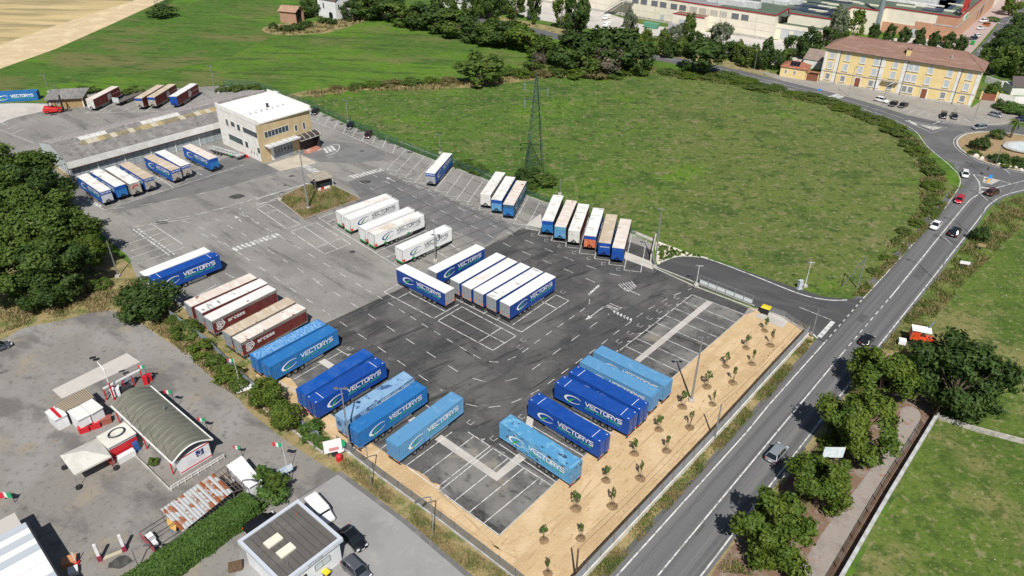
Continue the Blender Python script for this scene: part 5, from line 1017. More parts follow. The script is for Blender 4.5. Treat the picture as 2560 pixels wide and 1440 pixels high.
# --- retail building
CRM = vnoise('cream_panel', (.76, .71, .59), (.7, .65, .53), scale=.3, c3=(.5, .46, .36), scale3=.7, lo3=.62, hi3=.8); BRK = vnoise('salmon_brick', (.5, .26, .16), (.44, .23, .145), scale=.5, c3=(.55, .34, .23), scale3=2.5); REDT = mat('red_trim', (.3, .03, .04), .6); RGRN = lmat('green_felt_roof', (.09, .13, .09), [((.13, .15, .12), .2, .45, .65), ((.17, .17, .16), .5, .55, .7, None, .7)], .9)
ZR = 10.6
TP = [(1560, -22), (1693, 0), (1940.5, 37.5), (1974, 19), (1973, 31), (2077, 46), (2132, 16), (2198, 25), (2217, 16), (2400, 42), (2452, 0)]
P = [G(*p, ZR) for p in TP]
P[0] = P[1] + (P[1]-P[2]).normalized()*85
P.append(P[-1] + (P[-1]-P[-2])*3); back = (P[3]-P[2]).normalized()*170; P.append(P[-1] + (P[2]-P[9]).normalized()*60 + back*.3); P.append(P[0] + back)
o = thing('retail_building', 'large cream shopping building with green roof and red roof edge', 'building', (0, 0, 0))
pp = [(p.x, p.y) for p in P]
ob('wall', MB().prism(pp, 0, ZR-.5, cap=False).mesh('wall', CRM), o); ob('roof', MB().sheet(pp, ZR-.9).mesh('roof', RGRN), o)
mb = MB()
for a, b in zip(P[:11], P[1:12]): mb.beam(Vector((a.x, a.y, ZR-.25)), Vector((b.x, b.y, ZR-.25)), .4, .42)
ob('parapet', mb.mesh('parapet', REDT), o)
f0, f1 = P[0], P[2]; Lf = (f1-f0).length; fa = ang(f0, f1); zt = lambda x, y: (1560+x/6.4, y/6.4)
for k, (x, y) in enumerate(((185,10), (320,30), (490,55), (628,77), (800,105), (940,125), (1112,153), (1258,177), (1443,207), (1590,228), (1780,260), (1935,282))):
    s, z = onwall(*zt(x, y), f0, f1); wd = 1.75; f = ob('window', MB().box(s-wd, s+wd, -.06, .05, z-1.3, z+1.3).mesh('window', CRM), o, None, f0 - Vector((0, 0, f0.z)), fa)
    ob('pane', MB().box(s-wd+.1, s+wd-.1, -.08, -.061, z-1.2, z+1.2).mesh('pane', mat('grey_louvre', (.16, .17, .19), .5, c2=(.12, .13, .145), scale=1.5)), f)
    if 6 <= k <= 9:
        for q in range(6): ob('slat', cached('rslat', lambda: MB().box(-1.6, 1.6, -.12, -.081, 0, .2).mesh('slat', CRM)), f, None, (s, 0, z-1.1+q*.4))
for q in range(6): s = Lf-8-q*16; ob('panel_joint', MB().box(s, s+.12, -.03, .02, .4, ZR-.6).mesh('panel_joint', mat('joint_grey', (.42, .38, .3), .9)), o, None, f0 - Vector((0, 0, f0.z)), fa)
for z in (3.5, 6.6): ob('panel_joint', MB().box(0, Lf, -.028, .02, z, z+.1).mesh('panel_joint', mat('joint_grey', (.42, .38, .3), .9)), o, None, f0 - Vector((0, 0, f0.z)), fa)
ob('base_band', MB().box(0, Lf, -.1, .02, 0, 1.1).mesh('base_band', CONC), o, None, f0 - Vector((0, 0, f0.z)), fa)
s, z = onwall(*zt(1130, 235), f0, f1); ob('loading_bay', MB().box(s-7.5, s+7.5, -6, -.05, 0, 6.2).mesh('loading_bay', CRM), o, None, f0 - Vector((0, 0, f0.z)), fa); ob('loading_bay_trim', MB().box(s-7.6, s+7.6, -6.1, -5.7, 5.9, 6.3).mesh('loading_bay_trim', REDT), o, None, f0 - Vector((0, 0, f0.z)), fa)
ob('loading_bay_roof', MB().box(s-7.2, s+7.2, -5.6, -.3, 6.21, 6.26).mesh('loading_bay_roof', mat('brown_felt', (.2, .13, .1), .9)), o, None, f0 - Vector((0, 0, f0.z)), fa)
ob('dock_door', MB().box(s-4, s+2, -6.1, -5.98, .8, 4.2).mesh('dock_door', SHUT), o, None, f0 - Vector((0, 0, f0.z)), fa)
s2, _ = onwall(*zt(605, 330), f0, f1); ob('door', MB().box(s2-1, s2+1, -.1, .0, .8, 3.4).mesh('door', SHUT), o, None, f0 - Vector((0, 0, f0.z)), fa)
mb = MB(); s3, _ = onwall(1545, 40, f0, f1)                          # outside stair
for k in range(10): mb.box(s3-6+k*.9, s3-5.1+k*.9, -2.6, -.6, .6+k*.6, .75+k*.6)
mb.box(s3+3, s3+8, -3, -.2, 6.2, 6.4)
for x in (3, 5.5, 8): mb.cyl((s3+x, -2.9, 0), (s3+x, -2.9, 7.5), .12)
mb.tube([(s3-6, -2.6, 1.8), (s3+3, -2.6, 7.5), (s3+8, -2.9, 7.5)], .06); mb.beam((s3-6, -2.6, .3), (s3+3, -2.6, 6.2), .15, .35); ob('outside_stair', mb.mesh('outside_stair', mat('dark_galvanised', (.16, .17, .18), .5, .5)), o, None, f0 - Vector((0, 0, f0.z)), fa)
# block two: dock doors
d0_, d1_ = P[4], P[5]; fa2 = ang(d0_, d1_); o0 = d0_ - Vector((0, 0, d0_.z)); Ld = (d1_-d0_).length
ob('dock_block', MB().box(-3, Ld-1, -4, -.05, 0, 6.4).mesh('dock_block', CRM), o, None, o0, fa2); ob('dock_block_roof', MB().box(-2.7, Ld-1.3, -3.7, -.2, 6.41, 6.46).mesh('dock_block_roof', RGRN), o, None, o0, fa2)
for x in (-.5, 5, 10.5): ob('dock_door', MB().box(x, x+3.6, -4.15, -3.98, .6, 4.4).mesh('dock_door', SHUT), o, None, o0, fa2)
ob('dock_fascia', MB().box(-2.8, Ld-1.2, -4.1, -3.97, 4.5, 5.0).mesh('dock_fascia', mat('grey_fascia', (.5, .52, .53), .6)), o, None, o0, fa2)
# brick end
e0, e1, e2 = P[8], P[9], P[10]; fb, fc = ang(e0, e1), ang(e1, e2); Le = (e1-e0).length; o8 = e0 - Vector((0, 0, e0.z)); o9 = e1 - Vector((0, 0, e1.z))
for x0, x1, z0, z1, y in ((-4, Le+.02, 0, 4.4, .14), (Le*.45, Le+.02, 4.42, 6.4, .1), (Le*.72, Le+.02, 6.42, 9.9, .12)): ob('brick_facing', MB().box(x0, x1, -y, .02, z0, z1).mesh('brick_facing', BRK), o, None, o8, fb)
ob('stone_band', MB().box(Le*.7, Le+.1, -.2, .02, 6.2, 6.7).mesh('stone_band', CONC), o, None, o8, fb); ob('door', MB().box(Le*.42, Le*.42+2.4, -.25, -.15, 0, 3.2).mesh('door', SHUT), o, None, o8, fb)
ob('brick_facing', MB().box(-.02, 90, -.1, .02, 0, 9.9).mesh('brick_facing', mat('pale_salmon_brick', (.58, .36, .24), .8, c2=(.53, .32, .21), scale=.5)), o, None, o9, fc); ob('stone_band', MB().box(-.1, 90, -.2, .02, 6.2, 6.7).mesh('stone_band', CONC), o, None, o9, fc)
ob('wall_sign', MB().box(10, 18, -.3, -.12, 7.3, 9.4).mesh('wall_sign', mat('sign_white', (.75, .78, .75))), o, None, o9, fc); ob('sign_emblem', MB().add([(13, -.32, 7.5), (17.5, -.32, 7.5), (17, -.32, 9.2), (14.5, -.32, 9.3), (12.5, -.32, 8.2)], [(0,1,2,3,4)]).mesh('sign_emblem', mat('emblem_green', (.05, .42, .18))), o, None, o9, fc)
mb = MB(); Q, W_ = text_quads('BEN', 5., 3.4, 1.2, .8)
for q in Q: mb.add([(6+p.x, .5, ZR+.8+p.y) for p in q]+[(6+p.x, .9, ZR+.8+p.y) for p in q], [(0,1,2,3), (7,6,5,4), (0,4,5,1), (1,5,6,2), (2,6,7,3), (3,7,4,0)])
ob('roof_lettering', mb.mesh('roof_lettering', mat('sign_red', (.55, .05, .05), .5)), o, None, o9, fc)
mb = MB()
for k in range(8): mb.beam((6.5+k*2, 1, ZR+.2), (6.5+k*2, 2.8, ZR-.8), .12); mb.cyl((6.5+k*2, .95, ZR-.5), (6.5+k*2, .95, ZR+5), .08)
ob('lettering_frame', mb.mesh('lettering_frame', DARK), o, None, o9, fc)
# roof plant: skylights, solar arrays, air handling units
SKY_ = mat('skylight_cream', (.66, .64, .52), .5); SOL = mat('solar_array', (.015, .02, .05), .25, c2=(.03, .035, .06), scale=.8)
ZF = ZR-.88
def roofbox(name, px, sx, sy, h, m_, rz=fa):
    g = G(*px, ZF); ob(name, MB().obox((0, 0, 0), sx, sy, h).mesh(name, m_), o, None, (g.x, g.y, ZF), rz)
for p in ((1965,5), (1994,3), (2076,11), (2068,19), (2045,28), (2127,5), (2173,13), (2098,2), (2265,16), (2312,18), (2385,30), (2395,14)): roofbox('skylight', p, 8, 1.6, .5, SKY_)
for p, sx, sy in (((2030,17), 14, 5), ((2060,24), 12, 1.6), ((2080,30), 4, 18), ((2010,24), 10, 6), ((2092,2), 14, 6), ((2052,35), 16, 1.5), ((2040,8), 10, 1.5), ((2350,14), 8, 30), ((2375,10), 6, 28), ((2330,4), 12, 10)): roofbox('solar_array', p, sx, sy, .3, SOL)
AHU = mat('air_unit', (.62, .63, .63), .5, c2=(.5, .51, .51), scale=1)
for p, sx, sy, h in (((2290,6), 16, 3, 2.4), ((2320,9), 8, 3.4, 2.8), ((1985,10), 6, 4, 2), ((1830,14), 12, 3, 2.4), ((1860,17), 14, 3.5, 2.6), ((1790,5), 8, 3, 2), ((1935,6), 10, 6, 1.6), ((1955,10), 6, 5, 1.5)): roofbox('air_unit', p, sx, sy, h, AHU)
roofbox('duct', (2240, 4), 40, 1.2, .8, WHITE); roofbox('roof_terrace', (1890, 25), 30, 9, .3, RGRN); roofbox('grey_felt', (1800, 12), 60, 8, .1, mat('grey_felt_roof', (.25, .25, .25), .9))
# --- barn and farmhouse
A, B = G(702, 56), G(742, 60); L = (B-A).length; o = bld('brick_barn', 'small ruined brick barn with open front and tiled roof', A, B)
ob('wall', MB().box(0, L, 0, .4, 0, 5).box(0, .4, .4, 6, 0, 5).box(.0, L, 6, 6.4, 0, 5).mesh('wall', vnoise('old_brick', (.42, .25, .17), (.34, .2, .14), scale=1.2)), o)
ob('post', MB().box(L-.5, L, 5.2, 5.7, 0, 5).mesh('post', vnoise('old_brick', (.42, .25, .17), (.34, .2, .14))), o)
ob('interior_shade_sheet', MB().box(L-.8, L-.6, .45, 5.2, 0, 4.6).mesh('interior_shade_sheet', mat('painted_shade', (.02, .018, .015), .9)), o)  # near-black sheet behind the open end, painted to stand in for the shade inside
OTILE = lmat('weathered_tiles', (.36, .22, .15), [((.45, .32, .23), .8, .45, .65), ((.25, .15, .1), 2.2, .52, .7, None, .7)], .9, .6, 8)
ob('roof', MB().add([(-.6,-.7,5), (L+.6,-.7,5), (L+.6,3.2,7), (-.6,3.2,7), (L+.6,7,5), (-.6,7,5)], [(0,1,2,3), (3,2,4,5)]).mesh('roof', OTILE), o)
A, B = G(798, 42), G(842, 50); L = (B-A).length; o = bld('white_farmhouse', 'white farmhouse with arched doorway and brown roof among trees', A, B)
ob('wall', MB().box(0, L, 0, 9, 0, 8.5).add([(L,0,8.5), (L,9,8.5), (L,4.5,10.8)], [(0,1,2)]).mesh('wall', mat('white_lime', (.76, .76, .76), .8, c2=(.68, .68, .67), scale=.6)), o)
ob('roof', MB().add([(-.6,-.6,8.5), (L+.6,-.6,8.5), (L+.6,4.5,11), (-.6,4.5,11), (L+.6,9.6,8.5), (-.6,9.6,8.5)], [(0,1,2,3), (3,2,4,5)]).mesh('roof', lmat('maroon_tiles', (.2, .08, .065), [((.26, .12, .1), 1, .45, .65)], .85, .4, 8)), o)
win(o, 3.2, 4.2, 4.2, 6.8); 
n = 9; arch = [(6.6, .2)]+[(7.8-1.2*math.cos(math.pi*i/n), 2+1.1*math.sin(math.pi*i/n)) for i in range(n+1)]+[(9, .2)]
ob('arched_door', MB().add([(x, -.03, z) for x, z in arch], [tuple(range(len(arch)-1, -1, -1))]).mesh('arched_door', BLACK), o); win(o, 1.5, 2.6, 4, 6.5, fr=(L, 0, R(90)))
for px, pb, lb, hh, wd, rc in (((895, 4), (935, 4), 'grey roofed house partly hidden at top edge left of the long hedge', 3.5, 10, (.3, .3, .31)), ((1100, 16), (1160, 24), 'grey roofed house behind the long hedge at top edge', 3, 12, (.36, .36, .37))):
    A, B = G(*px), G(*pb); L = (B-A).length; o = bld('small_house', lb, A, B); ob('wall', MB().box(0, L, 0, wd, 0, hh).mesh('wall', PIL), o)
    ob('roof', MB().add([(-.5,-.5,hh), (L+.5,-.5,hh), (L+.5,wd/2,hh+2), (-.5,wd/2,hh+2), (L+.5,wd+.5,hh), (-.5,wd+.5,hh)], [(0,1,2,3), (3,2,4,5)]).mesh('roof', mat('house_roof_%d' % px[0], rc, .8, c2=tuple(c*.8 for c in rc), scale=.8)), o); win(o, L*.3, L*.3+1.2, 1.5, 3)
# --- workshop with skylights
Zw = 4.4; Pa, Pb, Pc = G(742, 1250, Zw), G(857, 1345, Zw), G(590, 1355, Zw); u = (Pb-Pa); v = (Pc-Pa); Lw, Lv = u.length, v.length
A = Vector((Pc.x, Pc.y, 0)) + Vector((u.x, u.y, 0)); Bq = Vector((Pb.x, Pb.y, 0)); C0 = Vector((Pc.x, Pc.y, 0))
o = bld('workshop', 'white flat roofed workshop with dark roof and two cream skylights', A, Bq); rw_ = ang(A, Bq); dpt = Lw
LX = (Bq-A).length
WSW = mat('workshop_white', (.76, .77, .79), .6, c2=(.68, .69, .7), scale=.6)
ob('wall', MB().box(.5, LX-.35, .45, dpt-.4, 0, Zw-.5).mesh('wall', WSW), o)
ob('roof', MB().box(.4, LX-.4, .4, dpt-.4, Zw-.48, Zw-.12).mesh('roof', lmat('dark_felt', (.115, .108, .1), [((.15, .14, .13), .35, .45, .65), ((.17, .13, .1), .2, .55, .7, None, .7), ((.08, .077, .073), 1.5, .55, .7, None, .5)], .85)), o)
for k in range(9): ob('felt_seam', MB().box(.4+k*(LX-.8)/9, .45+k*(LX-.8)/9, .4, dpt-.4, Zw-.118, Zw-.105).mesh('felt_seam', DARK), o)
for x0, x1, y0, y1 in ((0, LX, 0, .42), (0, LX, dpt-.42, dpt), (0, .42, .43, dpt-.43), (LX-.42, LX, .43, dpt-.43)): ob('fascia', MB().box(x0, x1, y0, y1, Zw-.6, Zw+.05).mesh('fascia', mat('fascia_white', (.66, .7, .77), .35, .2)), o)
g = lambda px: o.matrix_basis.inverted() @ G(*px, Zw)
for p in ((683, 1352), (715, 1376)):
    a = g(p)
    ob('skylight', MB().box(a.x-1.05, a.x+1.05, a.y-.6, a.y+.6, Zw-.115, Zw+.12).mesh('skylight', mat('cream_dome', (.72, .7, .58), .5)), o)
ob('roof_vent', MB().cyl((2.2, 2., Zw-.12), (2.2, 2., Zw+.15), .08).mesh('roof_vent', STEEL), o); ob('roof_vent', MB().cyl((LX-1.6, dpt-2., Zw-.12), (LX-1.6, dpt-2., Zw+.15), .08).mesh('roof_vent', mat('terracotta', (.4, .12, .08))), o)
win(o, LX-4.2, LX-1.9, 1.7, 2.8, pane=mat('pale_glass', (.5, .57, .6), .2), frame=STEEL, fr=(0, .44, 0), bars=1); ob('door', MB().box(LX-7.5, LX-5.4, .35, .44, 0, 2.6).mesh('door', DARK), o)
mb = MB(); Q, W_ = text_quads('officina', .42, .2, .1, .05)
for q in Q: mb.add([(LX*.42+p.x, -.012, Zw-.48+p.y) for p in q], [(0,1,2,3)])
ob('sign_lettering', mb.mesh('sign_lettering', mat('sign_grey', (.12, .12, .13))), o)
# --- white ribbed building bottom left
Zb = 4.2; Pa, Pb = G(62, 1304, Zb), G(143, 1440, Zb); dd = (Pb-Pa).normalized(); A = Vector((Pa.x, Pa.y, 0)); B = A + Vector((dd.x, dd.y, 0))*16
o = bld('ribbed_roof_building', 'low building with white ribbed roof cut by the bottom left corner', B, A)
ob('wall', MB().box(.2, 15.8, .3, 14, 0, Zb-.2).mesh('wall', PIL), o)
RIB = [mat('white_rib', (.75, .76, .77), .45), mat('grey_rib', (.46, .5, .54), .45)]
for k in range(14): x = k*1.14; ob('roof_sheet', MB().box(x, x+1.08, 0, 14, Zb-.15, Zb-.05+(.03 if k % 2 else 0)).mesh('roof_sheet', RIB[1 if k in (2, 4, 9, 11, 13) else 0]), o)
ob('gutter', MB().box(0, 16, -.2, -.02, Zb-.35, Zb-.12).mesh('gutter', DARK), o)
ob('flat_roof', MB().box(16.05, 19.6, .4, 14, Zb-1.2, Zb-.9).mesh('flat_roof', mat('grey_slab', (.5, .47, .43), .8)), o); ob('wall', MB().box(16.1, 19.5, .6, 14, 0, Zb-1.2).mesh('wall', PIL), o)
ob('roof_vent', MB().cyl((8, 6, Zb-.05), (8, 6, Zb+.5), .12).mesh('roof_vent', STEEL), o)
# ================================================================== cars
def paint(name, c, metal=.2): return mat('car_'+name, c, .28, metal, coat=.6, spec=.5)
CP = {'white': paint('white', (.75, .75, .74), 0), 'black': paint('black', (.012, .012, .015)), 'silver': paint('silver', (.42, .45, .49), .5), 'red': paint('red', (.55, .015, .03), .1), 'brown': paint('brown', (.1, .03, .018)), 'navy': paint('navy', (.015, .025, .06)), 'maroon': paint('maroon', (.06, .01, .015)), 'orange': paint('orange', (.5, .14, .03)), 'grey': paint('grey', (.13, .14, .16), .4)}
CGL = mat('car_glass', (.012, .015, .018), .06, spec=.8)
KINDS = {'hatch': (3.95, .86, 1.47, .95, 1.0, (-.47, -.36, .14, .31)), 'suv': (4.45, .92, 1.67, 1.08, 1.12, (-.48, -.38, .13, .28)), 'sedan': (4.55, .9, 1.43, .93, .98, (-.36, -.2, .1, .27)), 'mpv': (4.3, .88, 1.6, 1.02, 1.06, (-.48, -.4, .16, .36))}
def ring8(x, hw, z0, z1, r): return [(x, -hw+r, z0), (x, -hw, z0+r), (x, -hw*.985, z1-r*1.4), (x, -hw+r*1.6, z1), (x, hw-r*1.6, z1), (x, hw*.985, z1-r*1.4), (x, hw, z0+r), (x, hw-r, z0)]
def car_body(kind):
    L, hw, H_, belt, tail, gh = KINDS[kind]; h = L/2; mb = MB()
    hood = belt-.1
    st = [(-h, hw*.78, .42, tail-.28, .08), (-h+.06, hw*.9, .3, tail-.12, .1), (-h+.35, hw*.98, .22, tail, .1), (-h*.4, hw, .2, belt+.02, .09), (h*.25, hw, .2, belt, .09), (h*.55, hw*.99, .2, hood, .1), (h-.45, hw*.97, .22, hood-.08, .12), (h-.12, hw*.88, .28, hood-.24, .12), (h, hw*.7, .4, hood-.4, .08)]
    mb.loft([ring8(*s) for s in st]); return mb.mesh('body', [None], True)
def car_cabin(kind, what):
    L, hw, H_, belt, tail, gh = KINDS[kind]; xb0, xr0, xr1, xb1 = [g*L for g in gh]; b = hw*.93; tw = hw*.72; z0, z1 = belt-.05, H_-.03
    B4 = [(xb0, -b, z0), (xb1, -b, z0), (xb1, b, z0), (xb0, b, z0)]; T4 = [(xr0, -tw, z1), (xr1, -tw, z1), (xr1, tw, z1), (xr0, tw, z1)]
    mb = MB()
    if what == 'front': return mb.add([B4[1], B4[2], T4[2], T4[1]], [(0,1,2,3)]).mesh('windscreen', CGL)
    if what == 'rear': return mb.add([B4[3], B4[0], T4[0], T4[3]], [(0,1,2,3)]).mesh('rear_window', CGL)
    if what == 'l': return mb.add([B4[2], B4[3], T4[3], T4[2]], [(0,1,2,3)]).mesh('side_window', CGL)
    if what == 'r': return mb.add([B4[0], B4[1], T4[1], T4[0]], [(0,1,2,3)]).mesh('side_window', CGL)
    z2 = H_; m_ = (xr0+xr1)/2
    R1 = [(xr0-.02, -tw-.02, z1-.02), (xr1+.05, -tw-.02, z1-.02), (xr1+.05, tw+.02, z1-.02), (xr0-.02, tw+.02, z1-.02)]; R2 = [(xr0+.15, -tw*.8, z2+.02), (xr1-.1, -tw*.8, z2+.02), (xr1-.1, tw*.8, z2+.02), (xr0+.15, tw*.8, z2+.02)]
    mb.loft([R1, R2])
    for i in range(4): mb.beam(Vector(B4[i]), Vector(T4[i]), .09, .07)
    for s in (-1, 1):
        x = m_-.05*L; mb.beam((x, s*b, z0), (x-.03, s*tw, z1), .08, .05)
    return mb.mesh('roof', [None])
def car(kind, colr, p, q, label, group=None, name='car'):
    """p: photo point under the car, q: a photo point ahead of it"""
    A, Q = G(*p), G(*q); L, hw, H_, belt, tail, gh = KINDS[kind]; m_ = CP[colr]; h = L/2
    t = thing(name, label, 'car', (A.x, A.y, .03), ang(A, Q), group)
    ob('body', cached('cb'+kind, lambda: car_body(kind)), t, m_); ob('roof', cached('cro'+kind, lambda: car_cabin(kind, 'roof')), t, m_)
    for nm, wv in (('windscreen', 'front'), ('rear_window', 'rear'), ('side_window', 'l'), ('side_window', 'r')): ob(nm, cached('cw'+kind+wv, lambda: car_cabin(kind, wv)), t)
    for x in (-h*.6, h*.62):
        for s in (-1, 1):
            wv = ob('wheel', cached('cwr', lambda: MB().cyl((0,-.1,0), (0,.1,0), .19, n=10).mesh('wheel', RIM)), t, None, (x, s*(hw-.1), .31)); ob('tyre', cached('cwt', lambda: MB().cyl((0,-.095,0), (0,.095,0), .31, n=14).mesh('tyre', RUBBER)), wv)
    for s in (-1, 1):
        ob('headlight', cached('chl'+kind, lambda: MB().box(h-.32, h-.1, -.2, .2, belt-.42, belt-.28).mesh('headlight', mat('headlight_glass', (.6, .62, .64), .1))), t, None, (0, s*(hw-.28), 0)); ob('tail_light', cached('ctl'+kind, lambda: MB().box(-h-.005, -h+.2, -.12, .12, tail-.42, tail-.2).mesh('tail_light', LAMP_R)), t, None, (0, s*(hw-.2), 0))
        ob('mirror', cached('cmi', lambda: MB().box(-.08, .08, -.1, .1, 0, .13).mesh('mirror', [None])), t, m_, (gh[3]*L-.35, s*(hw+.08), belt))
    ob('number_plate', cached('cnp'+kind, lambda: MB().box(-h-.02, -h, -.25, .25, .55, .67).box(h-.005, h+.02, -.25, .25, .42, .54).mesh('number_plate', LWH)), t)
    return t
UR = lambda p: (p[0]+40, p[1]-46); DL = lambda p: (p[0]-40, p[1]+46)
for kd, cl, p, q, lb in (('suv', 'silver', (1940,1140), (1980,1094), 'silver grey estate car driving away on the near stretch of road'), ('hatch', 'black', (2166,856), (2205,810), 'black hatchback driving away beside the dark roadside tree'),
    ('sedan', 'white', (2338,568), (2302,608), 'white saloon approaching on the main road'), ('suv', 'black', (2386,586), (2420,548), 'black off-roader driving away towards the roundabout'), ('hatch', 'red', (2397,504), (2372,540), 'bright red hatchback leaving the roundabout'),
    ('suv', 'brown', (2480,486), (2520,470), 'brown off-roader beside the traffic island'), ('hatch', 'white', (2411,440), (2413,480), 'small white car leaving the roundabout behind the red one'), ('mpv', 'silver', (2447,323), (2400,328), 'silver people carrier circling the roundabout'), ('sedan', 'navy', (2556,303), (2600,306), 'dark car cut by the right edge at the roundabout'),
    ('suv', 'white', (2203,255), (2240,264), 'white off-roader parked in front of the villa'), ('hatch', 'black', (2232,264), (2215,272), 'black hatchback parked beside the white off-roader'), ('sedan', 'black', (2257,267), (2235,276), 'long black car parked third in front of the villa'),
    ('suv', 'black', (2357,293), (2354,304), 'left one of two dark cars parked side by side near the roundabout'), ('hatch', 'black', (2384,295), (2388,306), 'right one of two dark cars parked side by side near the roundabout'), ('hatch', 'silver', (2488,291), (2515,298), 'silver hatchback parked alone right of the villa'),
    ('hatch', 'black', (788,284), (781,291), 'black car parked in fence bay nearest the office'), ('hatch', 'black', (876,319), (868,329), 'black car with pale window parked below the fence lamp'), ('hatch', 'maroon', (921,342), (914,352), 'dark maroon car parked in a fence bay'), ('mpv', 'white', (688,240), (676,236), 'white car half hidden behind the office roof'),
    ('sedan', 'black', (884,1353), (912,1382), 'black saloon parked at the corner of the workshop'), ('suv', 'grey', (892,1432), (930,1468), 'dusty grey car cut by the bottom edge at the workshop'), ('suv', 'black', (655,1318), (685,1300), 'dark car hidden between hedge and workshop'), ('sedan', 'grey', (-4,876), (20,866), 'dark car cut by the left edge of the gravel lot'),
    ('suv', 'white', (2458,55), (2430,58), 'farthest white car in the shopping car park'), ('suv', 'orange', (2463,66), (2436,70), 'orange car in the shopping car park'), ('sedan', 'white', (2452,73), (2425,77), 'white car beside the orange one in the shopping car park'), ('hatch', 'white', (2440,93), (2412,96), 'white car nearest the villa in the shopping car park'), ('hatch', 'navy', (2432,99), (2404,102), 'dark blue car nearest the villa in the shopping car park'),
    ('hatch', 'red', (2522,6), (2500,12), 'red car under trees at the top right corner'), ('hatch', 'white', (2522,92), (2510,106), 'white car under the dark trees on the shopping street'), ('hatch', 'white', (2503,112), (2492,124), 'pale car half hidden by trees on the shopping street')):
    car(kd, cl, p, q, lb)
# vans
def van(label, p, q, stripe, L=4.9, pickup=False):
    A, Q = G(*p), G(*q); t = thing('van', label, 'van', (A.x, A.y, .02), ang(A, Q)); h = L/2
    ob('body', MB().loft([ring8(-h, .9, .4, 1.85, .1), ring8(-h+.1, .95, .3, 1.95, .1), ring8(h*.3, .95, .3, 1.95, .1), ring8(h*.5, .94, .3, 1.3, .1), ring8(h*.62, .93, .3, 1.12, .1), ring8(h-.1, .88, .35, .95, .1), ring8(h, .75, .45, .8, .08)]).mesh('body', CP['white']), t)
    ob('windscreen', MB().add([(h*.31, -.78, 1.86), (h*.31, .78, 1.86), (h*.53, .84, 1.24), (h*.53, -.84, 1.24)], [(0,3,2,1)]).mesh('windscreen', CGL), t)
    for s in (-1, 1): ob('side_window', MB().box(h*.1, h*.42, s*.96-.01, s*.96+.01, 1.2, 1.65).mesh('side_window', CGL), t)
    if stripe: ob('side_stripe', MB().box(-h, h*.5, -.97, -.955, .6, 1.0).box(-h, h*.5, .955, .97, .6, 1.0).mesh('side_stripe', stripe), t)
    for k in range(4): ob('roof_rib', MB().box(-h+.4+k*.75, -h+.5+k*.75, -.7, .7, 1.95, 1.985).mesh('roof_rib', CP['white']), t)
    for x in (-h*.6, h*.62):
        for s in (-1, 1): wv = ob('wheel', cached('cwr', lambda: None), t, None, (x, s*.82, .31)); ob('tyre', cached('cwt', lambda: None), wv)
    return t
van('white van with blue side parked beside the workshop', (803, 1286), (835, 1322), mat('van_blue', (.01, .06, .25), .4)); van('white delivery van in the shopping yard', (1516, 48), (1500, 54), None)
van('white van behind trees in the shopping yard', (1516, 66), (1505, 70), None)
# forklift
A, Q = G(138, 281), G(165, 278); t = thing('forklift', 'red container forklift with tall black mast beside the hut', 'forklift', (A.x, A.y, .02), ang(A, Q)); FR = mat('forklift_red', (.55, .03, .03), .4)
ob('body', MB().loft([ring8(-3, 1.1, .6, 1.5, .12), ring8(-2.6, 1.25, .5, 2.1, .15), ring8(-1, 1.25, .5, 2.0, .12), ring8(1.2, 1.2, .5, 1.4, .12), ring8(2.2, 1.1, .5, 1.2, .1)]).mesh('body', FR), t)
mb = MB(); [mb.beam((x, y, 1.6), (x*.9, y*.85, 3.5), .1) for x in (-1.2, .9) for y in (-.9, .9)]; mb.box(-1.2, .9, -.85, .85, 3.45, 3.55); ob('cab', mb.mesh('cab', BLACK), t)
ob('seat', MB().box(-.6, 0, -.3, .3, 1.6, 2.3).mesh('seat', BLACK), t)
ob('mast', MB().box(2.3, 2.55, -.9, -.65, .3, 5.2).box(2.3, 2.55, .65, .9, .3, 5.2).box(2.3, 2.5, -.65, .65, 5., 5.2).box(2.3, 2.5, -.65, .65, 2.6, 2.8).mesh('mast', BLACK), t)
for y in (-.6, .6): ob('fork', MB().box(2.6, 4.8, y-.1, y+.1, .15, .25).box(2.55, 2.7, y-.1, y+.1, .15, 1.3).mesh('fork', BLACK), t)
for x, r_ in ((-1.9, 1.), (1.5, 1.15)):
    for y in (-1.1, 1.1): wv = ob('wheel', cached('rim', rim_me), t, FR, (x, y, .62*r_), None, r_*1.1); ob('tyre', cached('tyre', tyre_me), wv)
# ================================================================== poles, lamps, fences
def mast(label, base, top, heads=2, r=.11, group='floodlight masts in the yard', m_=STEEL):
    g = G(*base); h = hgt(base, top); t = thing('floodlight_mast', label, 'floodlight', (g.x, g.y, 0), 0, group)
    ob('pole', MB().cyl((0,0,.0), (0,0,h), r*1.5, r*.7).mesh('pole', m_), t); ob('base', MB().box(-.4, .4, -.4, .4, 0, .5).mesh('base', CONC), t)
    if heads: ob('crossbar', MB().beam((-.8, 0, h-.15), (.8, 0, h-.15), .08).mesh('crossbar', m_), t)
    for k in range(heads): ob('lamp_head', cached('lhd', lambda: MB().box(-.28, .28, -.3, .15, -.08, .2).mesh('lamp_head', mat('lamp_grey', (.12, .125, .13), .4))), t, None, ((-.65, .65, 0)[k], -.1, h), (R(-25), 0, 0))
    return t
mast('tall twin headed floodlight mast on the planted island', (771, 522), (749, 379), 2, .16); mast('tall floodlight mast standing in the sand strip', (1728, 1003), (1756, 842), 2, .14); mast('slim floodlight mast between white and navy trailers', (1089, 654), (1082, 552), 2, .09); mast('tall mast with small lamp at the gate wall', (1636, 668), (1655, 522), 1, .14)
